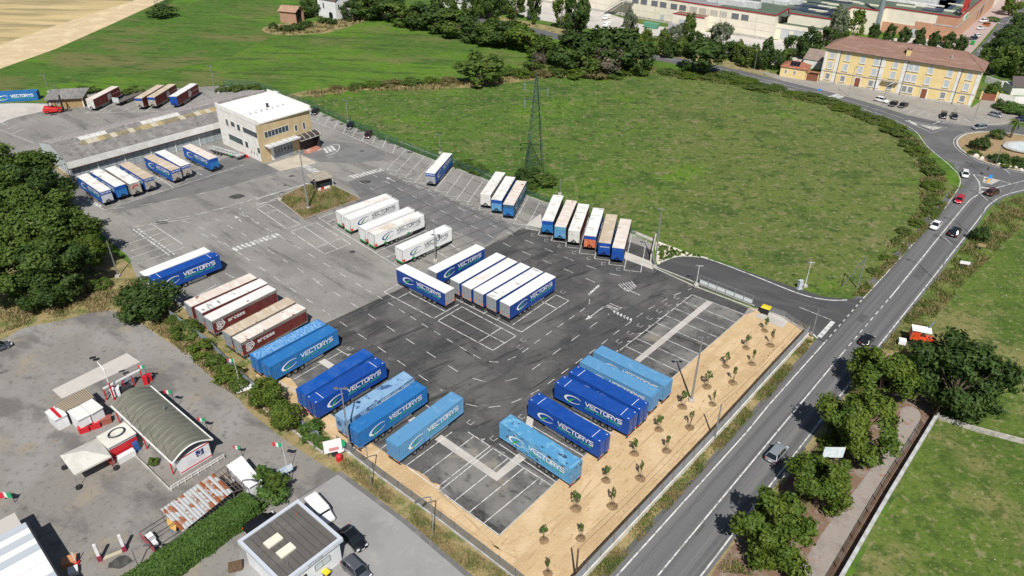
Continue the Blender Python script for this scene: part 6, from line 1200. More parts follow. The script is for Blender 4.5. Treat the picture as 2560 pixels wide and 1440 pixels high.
mast('mast behind the parked black car at the fence', (871, 305), (862, 250), 1, .1); mast('mast behind the lone cobalt trailer', (1101, 384), (1097, 336), 1, .1); mast('mast behind the six trailers near the gate', (1399.5, 487), (1400, 448), 0, .1); mast('leaning grey mast in front of the big trees', (296, 692), (259, 601), 0, .1)
mast('twin floodlight mast beside the deep blue container in the left rank', (877, 1134), (851, 970), 2, .12); mast('twin lamp mast behind the brick hut', (123, 231), (108, 187), 2, .1); mast('twin lamp mast behind the far corner trailers', (538, 229), (526, 166), 2, .1); mast('short camera post on the road edge of the island', (701, 500), (691, 448), 1, .06)
mast('slim white post at the gate hinge', (1740, 716), (1746, 663), 1, .06, m_=WHITE); mast('slim white post beside cabinet at the entrance', (2012, 717), (2026, 655), 1, .06, m_=WHITE); mast('thin mast beside the hut roof', (140, 235), (134, 216), 2, .05); mast('small lamp post right of the far corner trailers', (547, 234), (546, 226), 0, .15)
def streetlamp(label, base, top, adir, arm=1.8, group='curved street lamps'):
    g = G(*base); h = hgt(base, top); t = thing('street_lamp', label, 'street lamp', (g.x, g.y, 0), adir, group); n = 6
    pts = [(0, 0, 0), (0, 0, h-.9)] + [(arm*math.sin(math.pi/2*i/n)**1.0*(.6+.4*i/n), 0, h-.9+.9*math.sin(math.pi/2*i/n)) for i in range(1, n+1)]
    ob('pole', MB().tube(pts, .075).mesh('pole', STEEL), t); ob('lamp_head', MB().box(arm-.1, arm+.6, -.14, .14, h-.12, h+.04).mesh('lamp_head', mat('lamp_grey', (.12, .125, .13), .4)), t)
WST, NOR = R(138), R(48)
for lb, b, tp, a in (('curved lamp beside the sand at bottom, nearer one of the left pair', (1084,1344), (1076,1230), R(225)), ('curved lamp beside the sand near the lone sky blue container', (929,1217), (915,1106), R(225)), ('roadside lamp nearest the camera on the meadow side', (2342,706), (2380,600), WST), ('roadside lamp beside the dark bush on the meadow side', (2434,592), (2467,492), WST),
    ('roadside lamp nearest the roundabout on the meadow side', (2494,515), (2525,427), WST), ('tall lamp on the traffic island before the roundabout', (2475,447), (2515,344), R(90)), ('lamp at the bramble bank beside the roundabout', (2312,374), (2333,303), R(0)), ('lamp left of the first villa door', (2120,240), (2145,163), R(-100)), ('lamp among the parked cars in front of the villa', (2197,290), (2230,208), R(0)),
    ('lamp in front of the right end of the villa', (2432,305), (2462,190), R(30)), ('lamp on the far road left of the cottage', (1885,177), (1900,120), R(120)), ('lamp on the far road behind the big thicket', (1418,90), (1419,58), R(90)), ('lamp behind the hedge end at the workshop', (616,1240), (604,1190), R(-20)), ('lamp at the lower end of the clipped hedge', (347,1420), (332,1362), R(0))):
    streetlamp(lb, b, tp, a)
def wpole(label, base, top, r=.13, group='wooden line poles'):
    g = G(*base); h = hgt(base, top); return ob('utility_pole', MB().cyl((0,0,0), (0,0,h), r*1.2, r*.8).mesh('utility_pole', WOODP if 'wood' in label else STEEL), None, None, (g.x, g.y, 0), label=label, cat='pole', group=group), g+Vector((0, 0, h))
_, w0 = wpole('dark wooden line pole at the bottom of the sand strip', (1439,1452), (1441,1372)); _, w1 = wpole('grey line pole on the fence halfway along the sand strip', (1785,1102), (1804,1010)); _, w2 = wpole('grey line pole at the entrance corner of the fence', (2028,843), (2043,773)); _, w3 = wpole('braced line pole in the meadow by the road', (2142,720), (2165,643))
ob('utility_pole', MB().cyl((0,0,0), tuple(w3-G(2103,718)), .1, .08).mesh('utility_pole', STEEL), None, None, G(2103,718), label='slanting strut leaning on the braced line pole', cat='pole')
def wire(label, a, b, sag=.8, r=.02):
    P = [a.lerp(b, i/8) - Vector((0, 0, sag*4*(i/8)*(1-i/8))) for i in range(9)]; ob('overhead_wire', MB().tube(P, r, 4).mesh('overhead_wire', BLACK), None, None, label=label, cat='wire', group='overhead wires')
wire('overhead wire from the bottom wooden pole to the grey pole on the fence', w0, w1); wire('overhead wire along the upper half of the road fence', w1, w2); wire('overhead wire across the entrance to the braced pole', w2, w3)
# lattice pylons
def pylon(label, base, h, wb, name='lattice_pylon'):
    g = G(*base); t = thing(name, label, 'pylon', (g.x, g.y, 0), R(8)); wt = .55; PG = mat('pylon_green', (.035, .075, .06), .6); lv = 15
    zz = [h*.93*(1-(1-k/lv)**1.15) for k in range(lv+1)]; hwz = lambda z: (wb+(wt-wb)*min(1, z/(h*.9)))/2
    for sx in (-1, 1):
        for sy in (-1, 1): ob('leg', MB().tube([(sx*hwz(z), sy*hwz(z), z) for z in zz], .09, 4).mesh('leg', PG), t)
    mb = MB()
    for z0, z1 in zip(zz[:-1], zz[1:]):
        a, b = hwz(z0), hwz(z1)
        for s in (-1, 1):
            mb.beam((-a, s*a, z0), (b, s*b, z1), .07); mb.beam((a, s*a, z0), (-b, s*b, z1), .07); mb.beam((s*a, -a, z0), (s*b, b, z1), .07); mb.beam((s*a, a, z0), (s*b, -b, z1), .07)
    ob('bracing', mb.mesh('bracing', PG), t)
    ob('peak', MB().cyl((0,0,h*.92), (0,0,h), .25, .05, 4).mesh('peak', PG), t)
    for s, f in ((1, .83), (-1, .89), (-1, .73)):
        z = h*f; ar = ob('cross_arm', MB().beam((0, -.3, z), (s*2.9, 0, z+.1), .1).beam((0, .3, z), (s*2.9, 0, z+.1), .1).beam((0, 0, z+.8), (s*2.9, 0, z+.12), .08).mesh('cross_arm', PG), t)
        mb = MB(); [mb.cyl((s*2.9, 0, z-.1-.16*k), (s*2.9, 0, z-.2-.16*k), .2, .14) for k in range(12)]; ob('insulator', mb.mesh('insulator', mat('insulator_grey', (.35, .4, .43), .3)), ar)
    return t
pylon('tall green lattice pylon rising from a bush in the meadow', (1336, 425), 26.3, 4.6); pylon('far lattice pylon cut by the top edge above a round bush', (404, 14), 30, 5.)
# shopping mast
g = G(2186, 88); t = thing('sign_mast', 'thick blue grey sign mast rising past the top edge behind the villa', 'mast', (g.x, g.y, 0)); ob('pole', MB().cyl((0,0,0), (0,0,31), 1.25, .8, 16).mesh('pole', mat('mast_blue_grey', (.24, .29, .31), .4, .2)), t); ob('base', MB().cyl((0,0,0), (0,0,.6), 1.9, 1.8, 16).mesh('base', CONC), t)
# fences
def fence(label, pts, h, step, panel, post=STEEL, base=None, rails=2, name='mesh_fence', z0=0., pr=.05):
    P = GP(pts); t = thing(name, label, 'fence', (P[0].x, P[0].y, 0))
    for a, b in zip(P[:-1], P[1:]):
        d = b-a; L = d.length; n = max(1, round(L/step)); az = ang(a, b)
        for k in range(n):
            p = a + d*(k/n) - P[0]; ob('fence_panel', cached('fp%s%.2f%.2f%.2f%s' % (name, L/n, h, z0, panel.name), lambda: MB().box(.04, L/n-.04, -.012, .012, z0+.02, h-.05).mesh('fence_panel', panel)), t, None, p, az)
            ob('post', cached('fpo%.2f%s%.2f' % (h, post.name, pr), lambda: MB().box(-pr, pr, -pr, pr, 0, h+.05).mesh('post', post)), t, None, p, az)
            if base: ob('base_wall', cached('fb%.2f%s' % (L/n, base.name), lambda: MB().box(0, L/n-.01, -.16, .16, 0, max(z0, .3)).mesh('base_wall', base)), t, None, p, az)
        if rails: 
            mb = MB(); [mb.beam((0, 0, z), (L, 0, z), .05) for z in ([h-.03] if rails == 1 else [z0+.05, h-.03])]; ob('rail', mb.mesh('rail', post), t, None, a-P[0], az)
    return t
GMESH = mat('green_mesh', (.06, .14, .1), .6, alpha=.26); GREYM = mat('grey_mesh', (.36, .39, .42), .6, alpha=.8); PALEW = mat('pale_base_wall', (.68, .66, .6), .85, c2=(.58, .56, .5), scale=.8); FGRN = mat('fence_green', (.04, .1, .07), .6)
fence('green mesh fence between the yard and the meadow', [(690, 236), (762, 262), (860, 306), (960, 350), (1080, 396), (1190, 436), (1320, 487)], 2., 3., GMESH, FGRN, rails=1); fence('green mesh fence at the far edge of the yard', [(560, 214), (640, 218), (690, 236)], 2., 3., GMESH, FGRN, rails=1)
fence('dark mesh fence between the six trailers and the meadow', [(1320, 487), (1420, 522), (1590, 587)], 1.2, 3., GMESH, FGRN, rails=1)
fence('grey mesh fence on pale concrete base between the sand and the road', [(2018, 842), (1920, 949), (1802, 1080), (1465, 1440), (1400, 1512)], 2.7, 3., GREYM, mat('rusty_rail', (.2, .13, .09), .7), PALEW, 2, z0=.95)
fence('grey rail fence on concrete kerb between the sand and the workshop lot', [(845, 1112), (960, 1200), (1100, 1302), (1290, 1448), (1370, 1512)], 1.9, 3., mat('open_grey_mesh', (.3, .32, .34), .5, .3, alpha=.38), STEEL, CONC, 2, z0=.35)
fence('blue grey sheet fence behind the maroon trailers', [(425, 790), (520, 860), (600, 940), (650, 985), (745, 1060), (800, 1098)], 1.5, 2.5, mat('sheet_fence', (.24, .3, .35), .6, c2=(.3, .34, .37), scale=1), STEEL)
wall_run('gate_wall', 'low pale wall closing the last bay by the gate', [(1626, 655), (1638, 600)], 1.6, .3, CONC)
wall_run('roadside_wall', 'long weathered concrete wall along the path at the right bottom', [(2095, 1460), (2215, 1252), (2340, 1045)], 1.1, .35, mat('old_wall', (.46, .44, .4), .9, c2=(.3, .28, .25), scale=1.2), mat('wall_cap', (.5, .52, .53), .8, c2=(.38, .37, .34), scale=1)); wall_run('field_wall', 'low mossy wall running right from the dark tree', [(2340, 1045), (2430, 1075), (2570, 1112)], .8, .35, mat('old_wall', (.46, .44, .4), .9))
g = G(2333, 1052); ob('wall_post', MB().box(-.12, .12, -.12, .12, 0, 3.2).mesh('wall_post', WOODP), None, None, (g.x, g.y, 0), label='brown timber post at the corner of the concrete wall', cat='post')
fence('rusty wire fence beside the footpath wall', [(2070, 1460), (2190, 1252), (2310, 1060)], 1.3, 3., mat('rust_mesh', (.12, .08, .06), .8, alpha=.3), mat('rusty_rail', (.2, .13, .09), .7), None, 1)
# sliding gate
A, B = G(1748, 710), G(1880, 762); t = thing('sliding_gate', 'pale steel sliding gate with rails beside the entrance road', 'gate', (A.x, A.y, 0), ang(A, B)); L = (B-A).length
mb = MB(); [mb.beam((0, 0, z), (L, 0, z), .1) for z in (.25, 1.2, 2.)]; ob('rail', mb.mesh('rail', STEEL), t)
for k in range(7): ob('post', MB().box(k*L/6-.06, k*L/6+.06, -.06, .06, .1, 2.1).mesh('post', STEEL), t)
for k in range(6): ob('gate_panel', MB().box(k*L/6+.08, (k+1)*L/6-.08, -.02, .02, .3, 1.15).mesh('gate_panel', mat('pale_gate_sheet', (.62, .67, .67), .5)), t)
ob('track', MB().box(-13, L+.5, -.15, .15, .02, .08).mesh('track', CONC), t)
fence('low mesh fence on white blocks between concrete pad and entrance', [(1905, 775), (1960, 795), (2020, 835)], 1.4, 2., mat('open_grey_mesh', (.3, .32, .34), .5, .3, alpha=.38), STEEL, CONC, 1, z0=.3)
# bins, cabinets, signs
def bin_(label, px, lid, s=1., body=BLACK):
    g = G(*px); t = thing('waste_bin', label, 'bin', (g.x, g.y, .02), R(-35), None, s); ob('body', MB().loft([[(-.5,-.35,.15), (.5,-.35,.15), (.5,.35,.15), (-.5,.35,.15)], [(-.65,-.5,1.15), (.65,-.5,1.15), (.65,.5,1.15), (-.65,.5,1.15)]]).mesh('body', body), t); ob('lid', MB().loft([[(-.7,-.55,1.16), (.7,-.55,1.16), (.7,.55,1.16), (-.7,.55,1.16)], [(-.6,-.4,1.35), (.6,-.4,1.35), (.6,.45,1.3), (-.6,.45,1.3)]]).mesh('lid', lid), t)
    for x in (-.5, .5): ob('wheel', MB().cyl((x-.05, -.3, .1), (x+.05, -.3, .1), .1).mesh('wheel', RUBBER), t)
YL = mat('bin_yellow', (.7, .55, .03), .5); bin_('yellow lidded bin on the concrete pad near the gate', (1912, 784), YL, 1.25); bin_('yellow lidded bin at the workshop door', (817, 1440), YL, .75)
bin_('green bin in the shopping car park', (2430, 112), mat('bin_green', (.03, .35, .08), .5), 1.3, mat('bin_green', (.03, .35, .08), .5)); bin_('red gas cage bin beside the open tent', (281, 1160), RED, .8, mat('faded_red', (.4, .12, .1), .6))
g = G(1998, 722); ob('cabinet', MB().box(-.4, .4, -.3, .3, 0, 1.9).box(-.46, .46, -.36, .36, 1.9, 2.0).box(-.5, .5, -.4, .4, 0, .15).mesh('cabinet', mat('cabinet_grey', (.5, .53, .56), .5)), None, None, (g.x, g.y, 0), .3, label='pale grey electrical cabinet at the entrance road', cat='cabinet')
def board(label, px, w_, h_, zc, rz, m_, legs=True, name='sign_board', back=STEEL):
    g = G(*px); t = thing(name, label, 'sign', (g.x, g.y, 0), rz); ob('panel', MB().box(-w_/2, w_/2, -.05, .0, zc-h_/2, zc+h_/2).mesh('panel', m_), t)
    if legs: [ob('post', MB().cyl((x, .06, 0), (x, .06, zc+h_/2), .05).mesh('post', back), t) for x in ((-w_*.35, w_*.35) if w_ > .8 else (0,))]
    return t
bd = board('white billboard among tyres at the fence corner', (836, 1142), 2.6, 2.4, 2.2, R(20), LWH); ob('printed_mark', MB().box(-.6, .8, -.07, -.051, 1.3, 1.9).mesh('printed_mark', mat('faded_pink', (.6, .25, .25))), bd); ob('side_banner', MB().box(1.31, 1.8, -.05, 0, 1.6, 2.9).mesh('side_banner', mat('flag_green', (.02, .36, .15), .7)), bd)
board('white and blue sign board in the roadside trees', (2072, 1168), 3., 2., 3., R(0), mat('sign_pale_blue', (.55, .68, .74), .5, c2=(.75, .78, .8), scale=1.5)); board('small white information board in the meadow by the road', (2408, 670), 1.9, .7, 1.3, R(-20), LWH); board('small brown topped board in the meadow above the other', (2450, 626), 1.5, .7, 1.3, R(-30), mat('sign_tan', (.4, .28, .15)))
board('blue and white oval sign at the end of the hedge', (718, 1200), 2.2, 1.2, 2., R(40), mat('sign_sky', (.35, .55, .75), .5, c2=(.75, .78, .8), scale=1.2)); board('triangular warning sign below the roadside tree', (1957, 1212), .9, .9, 2., R(10), mat('sign_grey_back', (.4, .42, .44), .4)); board('blue round sign on the traffic island', (2472, 452), .9, .9, 1.2, R(-10), mat('sign_blue', (.02, .25, .7))); board('yellow bollard sign on the traffic island', (2468, 458), .5, 1., .7, R(-10), mat('sign_yellow', (.75, .4, .03))); board('blue sign at the villa crossing', (2046, 236), .8, .8, 1.6, R(0), mat('sign_blue', (.02, .25, .7)))
board('dark round sign beside the roundabout exit', (2463, 440), .8, .9, 2.1, R(30), DARK); board('dark sign on the other traffic island', (2346, 310), .7, .9, 2.2, R(30), DARK)
for lb, px in (('upper of two blue flags by the shopping wall', (2448, 48)), ('lower of two blue flags by the shopping wall', (2442, 58))): board(lb, px, 1.6, 4., 5., R(60), mat('flag_blue', (.02, .03, .3), .6), name='banner_flag')
# shopping yard skip
g = G(1628, 70); ob('skip', MB().loft([[(-3,-1.1,.2), (3,-1.1,.2), (3,1.1,.2), (-3,1.1,.2)], [(-3.6,-1.3,2.2), (3.6,-1.3,2.2), (3.6,1.3,2.2), (-3.6,1.3,2.2)]]).mesh('skip', mat('skip_green', (.1, .3, .2), .6)), None, None, (g.x, g.y, 0), fa, label='green waste skip against the cream shopping wall', cat='skip'); g = G(1690, 76)
t = thing('press_container', 'grey waste press beside the loading bay', 'container', (g.x, g.y, 0), fa); ob('body', MB().box(-3.5, 3.5, -1.2, 1.2, .3, 2.6).mesh('body', SILV), t); ob('hopper', MB().box(2, 3.6, -1.3, 1.3, 2.62, 3.4).mesh('hopper', DARK), t)
# people carrier: red and white service platform by the roadside
g = G(2297, 862); t = thing('access_platform', 'red and white machine half under the dark roadside tree', 'machine', (g.x, g.y, 0), R(-20))
ob('deck', MB().box(-2, 2, -1., 1., 1.4, 1.7).box(-2., -.5, -.9, .9, 1.7, 2.9).mesh('deck', mat('machine_red', (.6, .07, .02), .45)), t); ob('canopy', MB().box(-2, 1.2, -1, 1, 3.3, 3.4).mesh('canopy', LWH), t); ob('boom', MB().beam((0, 0, 2), (1.5, 1.4, 4.6), .25).mesh('boom', STEEL), t); ob('basket', MB().box(-3.6, -2.4, -1.6, -.6, .3, 1.2).mesh('basket', LWH), t)
mb = MB(); [mb.beam((x, y, 1.7), (x, y, 3.3), .08) for x in (-1.9, 1.1) for y in (-.95, .95)]; ob('frame', mb.mesh('frame', STEEL), t)
for x in (-1.4, 1.4):
    for y in (-1, 1): ob('wheel', cached('tyre', tyre_me), t, None, (x, y, .5))
# ================================================================== vegetation
def leafmat(name, c, c2, c3, tr=.3):
    return mat(name, c, .62, c2=c2, scale=2.2, lo=.4, hi=.64, c3=c3, scale3=9., lo3=.52, hi3=.72, rnd=True, trans=tr, spec=.3, detail=3)
LF_D = leafmat('dark_leaf', (.045, .085, .018), (.075, .125, .027), (.022, .048, .01)); LF_M = leafmat('mid_leaf', (.078, .13, .022), (.118, .172, .032), (.038, .072, .013)); LF_Y = leafmat('yellow_green_leaf', (.09, .15, .02), (.14, .19, .026), (.042, .08, .012)); LF_G = leafmat('grey_willow_leaf', (.13, .16, .09), (.22, .25, .16), (.07, .095, .05)); LF_H = leafmat('hedge_leaf', (.075, .15, .028), (.12, .21, .045), (.035, .075, .014)); LF_R = leafmat('dry_bush_leaf', (.16, .145, .05), (.24, .2, .09), (.07, .08, .025)); LF_P = leafmat('purple_grey_twig', (.13, .115, .08), (.2, .175, .13), (.06, .06, .04))
LF_B = leafmat('bramble_leaf', (.085, .135, .028), (.13, .175, .04), (.045, .08, .018))
BARK = mat('bark', (.09, .065, .045), .9, c2=(.13, .1, .075), scale=5)
def leaf_quads(P, Nrm, size, jit=.9):
    n = len(P); Nn = Nrm + rng.normal(0, jit*.55, (n, 3)); Nn /= np.linalg.norm(Nn, axis=1, keepdims=True)+1e-9
    a = np.cross(Nn, rng.normal(0, 1, (n, 3))); a /= np.linalg.norm(a, axis=1, keepdims=True)+1e-9; b = np.cross(Nn, a)
    s = size*rng.uniform(.55, 1.25, (n, 1)); a = a*s; b = b*s*.62
    return np.stack([P-a, P-b*.9, P+a, P+b*.9], 1)
def crown(seed, n, lobes, leaf, lr=(.3, .46), lc=(.45, .68), squash=1., top=0.):
    r = np.random.default_rng(seed); k = lobes
    D = r.normal(0, 1, (k, 3)); D[:, 2] = D[:, 2]*.9+.15; D /= np.linalg.norm(D, axis=1, keepdims=True)
    C = D*r.uniform(*lc, (k, 1)); Rr = r.uniform(*lr, k)
    if top: f = 1-top*np.clip((C[:, 2]+1)/2, 0, 1); C[:, :2] *= f[:, None]; Rr *= (.55+.45*f)
    idx = r.choice(k, n, p=Rr**2/np.sum(Rr**2)); d = r.normal(0, 1, (n, 3)); d /= np.linalg.norm(d, axis=1, keepdims=True)
    o = C[idx]/(np.linalg.norm(C[idx], axis=1, keepdims=True)+1e-6); flip = (d*o).sum(1) < -.35; d[flip] *= -1
    P = C[idx]+d*(Rr[idx]*r.uniform(.6, 1.08, n))[:, None]; P = P+r.normal(0, .025, (n, 3)); P += .07*np.sin(P[:, [1, 2, 0]]*5.3+seed)+.05*np.sin(P[:, [2, 0, 1]]*11+seed*2); P *= r.uniform(.95, 1.07, (n, 1))
    keep = P[:, 2] > -.98
    return leaf_quads(P[keep], d[keep], leaf, .75)
CR = {}
for i in range(4): CR['near%d' % i] = quads_mesh('crown', crown(10+i, 13000, 30+2*i, .05, (.14, .34), (.45, .8)), None)
for i in range(4): CR['lind%d' % i] = quads_mesh('crown', crown(80+i, 9000, 40, .05, (.12, .26), (.4, .82), top=.42), None)
for i in range(3): CR['mid%d' % i] = quads_mesh('crown', crown(20+i, 4200, 20, .07, (.24, .38), (.48, .7)), None)
for i in range(4): CR['far%d' % i] = quads_mesh('crown', crown(30+i, 1800, 18, .105, (.24, .4), (.48, .72)), None)
for i in range(2): CR['oval%d' % i] = quads_mesh('crown', crown(40+i, 2200, 26, .085, (.2, .3), (.4, .7), top=.6), None)
for i in range(3): CR['bush%d' % i] = quads_mesh('crown', crown(50+i, 1500, 14, .1, (.3, .5), (.45, .7)), None)
for i in range(2): CR['con%d' % i] = quads_mesh('crown', crown(60+i, 3500, 40, .06, (.12, .22), (.3, .85), top=.75), None)
def pxm(px, z): return F / (G(*px, z) - Vector((0, 0, H))).length
_tk = {}
def tree(label, cpx, w_, zc, rz, var, m_, group=None, name='tree', trunk=True, cat='tree', turn=None):
    """cpx: photo point of the crown's centre at height zc; w_: its width there in photo points"""
    g = G(*cpx, zc); rx = w_/2/pxm(cpx, zc); t = thing(name, label, cat, (g.x, g.y, 0), turn if turn is not None else random.uniform(0, 6.28), group)
    ob('crown' if trunk else 'foliage', CR[var], t, m_, (0, 0, zc), None, (rx, rx, rz))
    if trunk:
        mb = MB(); r0 = max(.12, rx*.05); mb.cyl((0,0,0), (0,0,zc), r0*1.3, r0*.6, 7)
        for k in range(6):
            a = k*1.05+.3; z0 = max(.5, zc-rz*random.uniform(.5, .9)); mb.cyl((0, 0, z0), (math.cos(a)*rx*.6, math.sin(a)*rx*.6, zc+rz*random.uniform(-.2, .5)), r0*.5, r0*.12, 5)
        ob('trunk', mb.mesh('trunk', BARK), t)
    return t
def bush(label, cpx, w_, hz, m_, group=None, var=None): return tree(label, cpx, w_, hz*.42, hz*.6, var or 'bush%d' % random.randrange(3), m_, group, 'bush', False, 'bush')
ORD = ['first', 'second', 'third', 'fourth', 'fifth', 'sixth', 'seventh', 'eighth', 'ninth', 'tenth', 'eleventh', 'twelfth', 'thirteenth', 'fourteenth', 'fifteenth', 'sixteenth', 'seventeenth', 'eighteenth', 'nineteenth', 'twentieth', 'twenty-first', 'twenty-second', 'twenty-third', 'twenty-fourth', 'twenty-fifth', 'twenty-sixth', 'twenty-seventh', 'twenty-eighth']
# big trees at the left
GLT = 'big trees at the left edge'
for k, (cx, cy, wd, zc, rz, m_, lb) in enumerate(((2, 425, 190, 9.5, 6.5, LF_M, 'dark crown at the top of the left tree mass beside the shed gable'), (78, 470, 160, 8.5, 6, LF_D, 'dark tree just left of the cobalt trailers'), (-20, 540, 220, 9, 7, LF_M, 'tree cut by the left edge in the middle of the tree mass'), (90, 555, 210, 9.5, 7, LF_M, 'broad tree in the middle of the left tree mass'), (150, 585, 150, 8, 6, LF_M, 'tree on the yard side of the left mass casting the big shadow'),
    (40, 660, 210, 7.5, 6, LF_M, 'lower tree of the left mass above the dry grass'), (135, 665, 160, 7, 5.5, LF_D, 'lower dark tree of the left mass beside the grey mast'), (212, 625, 100, 5, 4.2, LF_Y, 'small yellow green tree beside the grey mast'), (95, 720, 130, 4, 3.5, LF_D, 'small dark tree at the foot of the left mass'))):
    tree(lb, (cx, cy), wd, zc, rz, 'near%d' % (k % 4), m_, GLT)
# roadside trees
GRT = 'roadside trees at the right'
tree('large dark green tree beside the meadow wall', (2402, 935), 220, 7, 7.2, 'near0', LF_D, GRT)
tree('yellow green tree touching the large dark tree', (2212, 940), 195, 5, 5.2, 'lind1', LF_Y, GRT); tree('yellow green tree behind the pale blue sign', (2140, 1056), 225, 5.6, 6.2, 'lind2', LF_Y, GRT); tree('yellow green tree below the pale blue sign', (2056, 1206), 205, 4.4, 4.5, 'lind3', LF_Y, GRT); tree('yellow green tree nearest the bottom right edge', (1950, 1322), 240, 5.2, 5.6, 'lind0', LF_Y, GRT)
bush('dark shrub at the foot of a roadside lamp', (2452, 588), 45, 3.2, LF_D)
# bushes beside the left fence
tree('round dark tree beside the deep blue container', (368, 742), 150, 3.6, 3.6, 'mid0', LF_D)
GLF = 'bushes along the left fence'
for k, (cx, cy, wd, h_, m_) in enumerate(((436, 800, 50, 2.2, LF_M), (465, 826, 85, 3.4, LF_M), (505, 872, 80, 3, LF_Y), (535, 905, 70, 2.6, LF_M), (568, 935, 80, 2.8, LF_Y), (596, 962, 60, 2.4, LF_M), (250, 712, 60, 2.6, LF_M), (640, 998, 40, 2., LF_M), (775, 1082, 60, 2.2, LF_M), (800, 1105, 45, 1.6, LF_H))): bush('%s bush from the far end along the left fence' % ORD[k], (cx+random.uniform(-4, 4), cy), wd*random.uniform(.7, .95), h_*random.uniform(.6, .95), m_, GLF)
tree('upper of two brownish trees behind the left fence', (668, 980), 90, 3.2, 2.6, 'mid1', LF_Y); tree('lower of two brownish trees behind the left fence', (712, 1040), 85, 2.8, 2.4, 'mid2', LF_Y)
bush('feathery pale shrub near the billboard', (780, 1075), 65, 2.6, LF_H)
# far hedge and thicket
GH_ = 'trees of the long far hedge'
for k, (cx, cy, wd, m_) in enumerate(((925, 14, 80, LF_M), (965, 20, 85, LF_D), (1008, 28, 92, LF_M), (1055, 36, 92, LF_D), (1098, 44, 92, LF_D), (1142, 54, 92, LF_M), (1186, 66, 92, LF_D), (1228, 75, 92, LF_M), (1268, 80, 90, LF_D), (1305, 88, 84, LF_Y), (1338, 105, 70, LF_Y), (1362, 122, 62, LF_M))): tree('%s tree from the left in the long far hedge' % ORD[k], (cx, cy+4), wd*1.15, 5, 5.6, 'far%d' % (k % 4), m_, GH_)
for k, (cx, cy, wd, m_, zc, rz, lb) in enumerate(((1205, 172, 122, LF_M, 5.6, 5.8, 'round lone tree at the edge between the two fields'), (1440, 128, 128, LF_D, 7, 7, 'dark tree at the left of the roadside thicket'), (1495, 108, 140, LF_D, 8, 7, 'tall dark tree at the back of the roadside thicket'), (1552, 118, 138, LF_D, 8, 7, 'dark tree at the right back of the thicket'), (1592, 142, 96, LF_D, 6, 6.2, 'dark ivy covered tree at the right front of the thicket'), (1530, 150, 90, LF_P, 5, 5.2, 'greyish bare stemmed tree in the middle of the thicket'), (1465, 155, 90, LF_M, 4.5, 4.6, 'mid green tree at the front of the thicket'),
    (1415, 150, 60, LF_M, 4, 4, 'small tree between bank and thicket'), (1758, 138, 116, LF_D, 6.5, 6.6, 'dark cedar like tree right of the far road'), (1345, 150, 40, LF_P, 3.4, 3, 'grey twiggy tree above the pylon'), (1335, 168, 50, LF_M, 2.6, 2.8, 'dark bushy tree right above the pylon top'))): tree(lb, (cx, cy), wd, zc, rz, 'far%d' % (k % 4), m_)
for k, (cx, cy, wd, m_, zc, rz, v, lb) in enumerate(((1438, 42, 70, LF_D, 9, 9.5, 'far1', 'tall dark tree pair left of the outside stair'), (1405, 25, 44, LF_Y, 8, 7, 'far2', 'light tree left of the dark pair by the shopping yard'), (1460, 22, 48, LF_D, 9, 8, 'oval0', 'tall narrow tree by the shopping stair'), (1335, 12, 50, LF_D, 7, 8, 'oval1', 'dark tree on the left of the shopping yard'), (1225, 12, 60, LF_D, 6, 7, 'far0', 'dark tree at top edge between houses'), (1290, 14, 48, LF_M, 6, 6, 'far3', 'green tree at top edge next to the houses'), (1335, 45, 18, LF_Y, 3, 3.2, 'oval0', 'small clipped tree at the corner of the shopping yard'),
    (1575, 62, 50, LF_G, 8, 8, 'oval1', 'grey leaved willow before the shopping wall'), (1722, 68, 52, LF_M, 7, 8, 'oval0', 'green poplar before the loading bay'), (1690, 92, 46, LF_G, 5, 5, 'far0', 'grey green tree left of the poplar'), (1800, 88, 58, LF_G, 5.5, 6, 'far1', 'pale willow right of the loading bay'), (1618, 92, 42, LF_Y, 5, 5, 'oval0', 'yellowish tree before the green skip'), (1660, 96, 40, LF_Y, 4.5, 4.6, 'oval1', 'yellowish tree right of the green skip'), (1775, 118, 44, LF_D, 4, 4.6, 'oval0', 'dark oval tree behind the cedar like tree'), (1850, 128, 46, LF_Y, 4.5, 5, 'oval1', 'olive oval tree at the end of the shopping wall'), (1885, 132, 44, LF_Y, 4.5, 4.8, 'oval0', 'olive oval tree beside the far lamp'), (1920, 128, 52, LF_D, 5, 6, 'oval1', 'dark oval tree left of the cottage'),
    (1985, 112, 46, LF_D, 4.5, 5, 'far2', 'dark tree behind the cottage'), (2030, 104, 60, LF_D, 5, 5.4, 'far3', 'dark tree behind the left end of the villa'), (2095, 62, 50, LF_G, 8, 8, 'far0', 'tall pale tree between the shopping blocks'), (2138, 62, 50, LF_Y, 7, 7, 'far1', 'tall yellowish tree beside the pale one'), (2078, 92, 50, LF_D, 4, 5, 'far2', 'dark tree at the villa roof corner'))): tree(lb, (cx, cy), wd, zc, rz, v, m_)
for k, (cx, cy, wd, m_) in enumerate(((1545, 95, 44, LF_M), (1600, 112, 40, LF_Y), (1640, 112, 44, LF_Y), (1672, 120, 44, LF_D), (1705, 118, 44, LF_M), (1735, 100, 40, LF_D), (1820, 122, 46, LF_D), (1868, 142, 44, LF_M), (1905, 150, 40, LF_D), (1940, 150, 40, LF_D), (1965, 140, 44, LF_M), (2010, 122, 44, LF_D))): tree('%s shrub tree from the left in the row along the far road' % ORD[k], (cx, cy), wd, 3.6, 4.2, 'far%d' % (k % 4), m_, 'shrub trees along the far road')
for k, (cx, cy) in enumerate(((1095, 8), (1130, 4), (1172, 14), (1200, 20), (1255, 12))): tree('%s small tree from the left among the houses at the top edge' % ORD[k], (cx, cy), 40, 4.5, 5, 'far%d' % (k % 4), (LF_D, LF_M)[k % 2], 'small trees among the top edge houses')
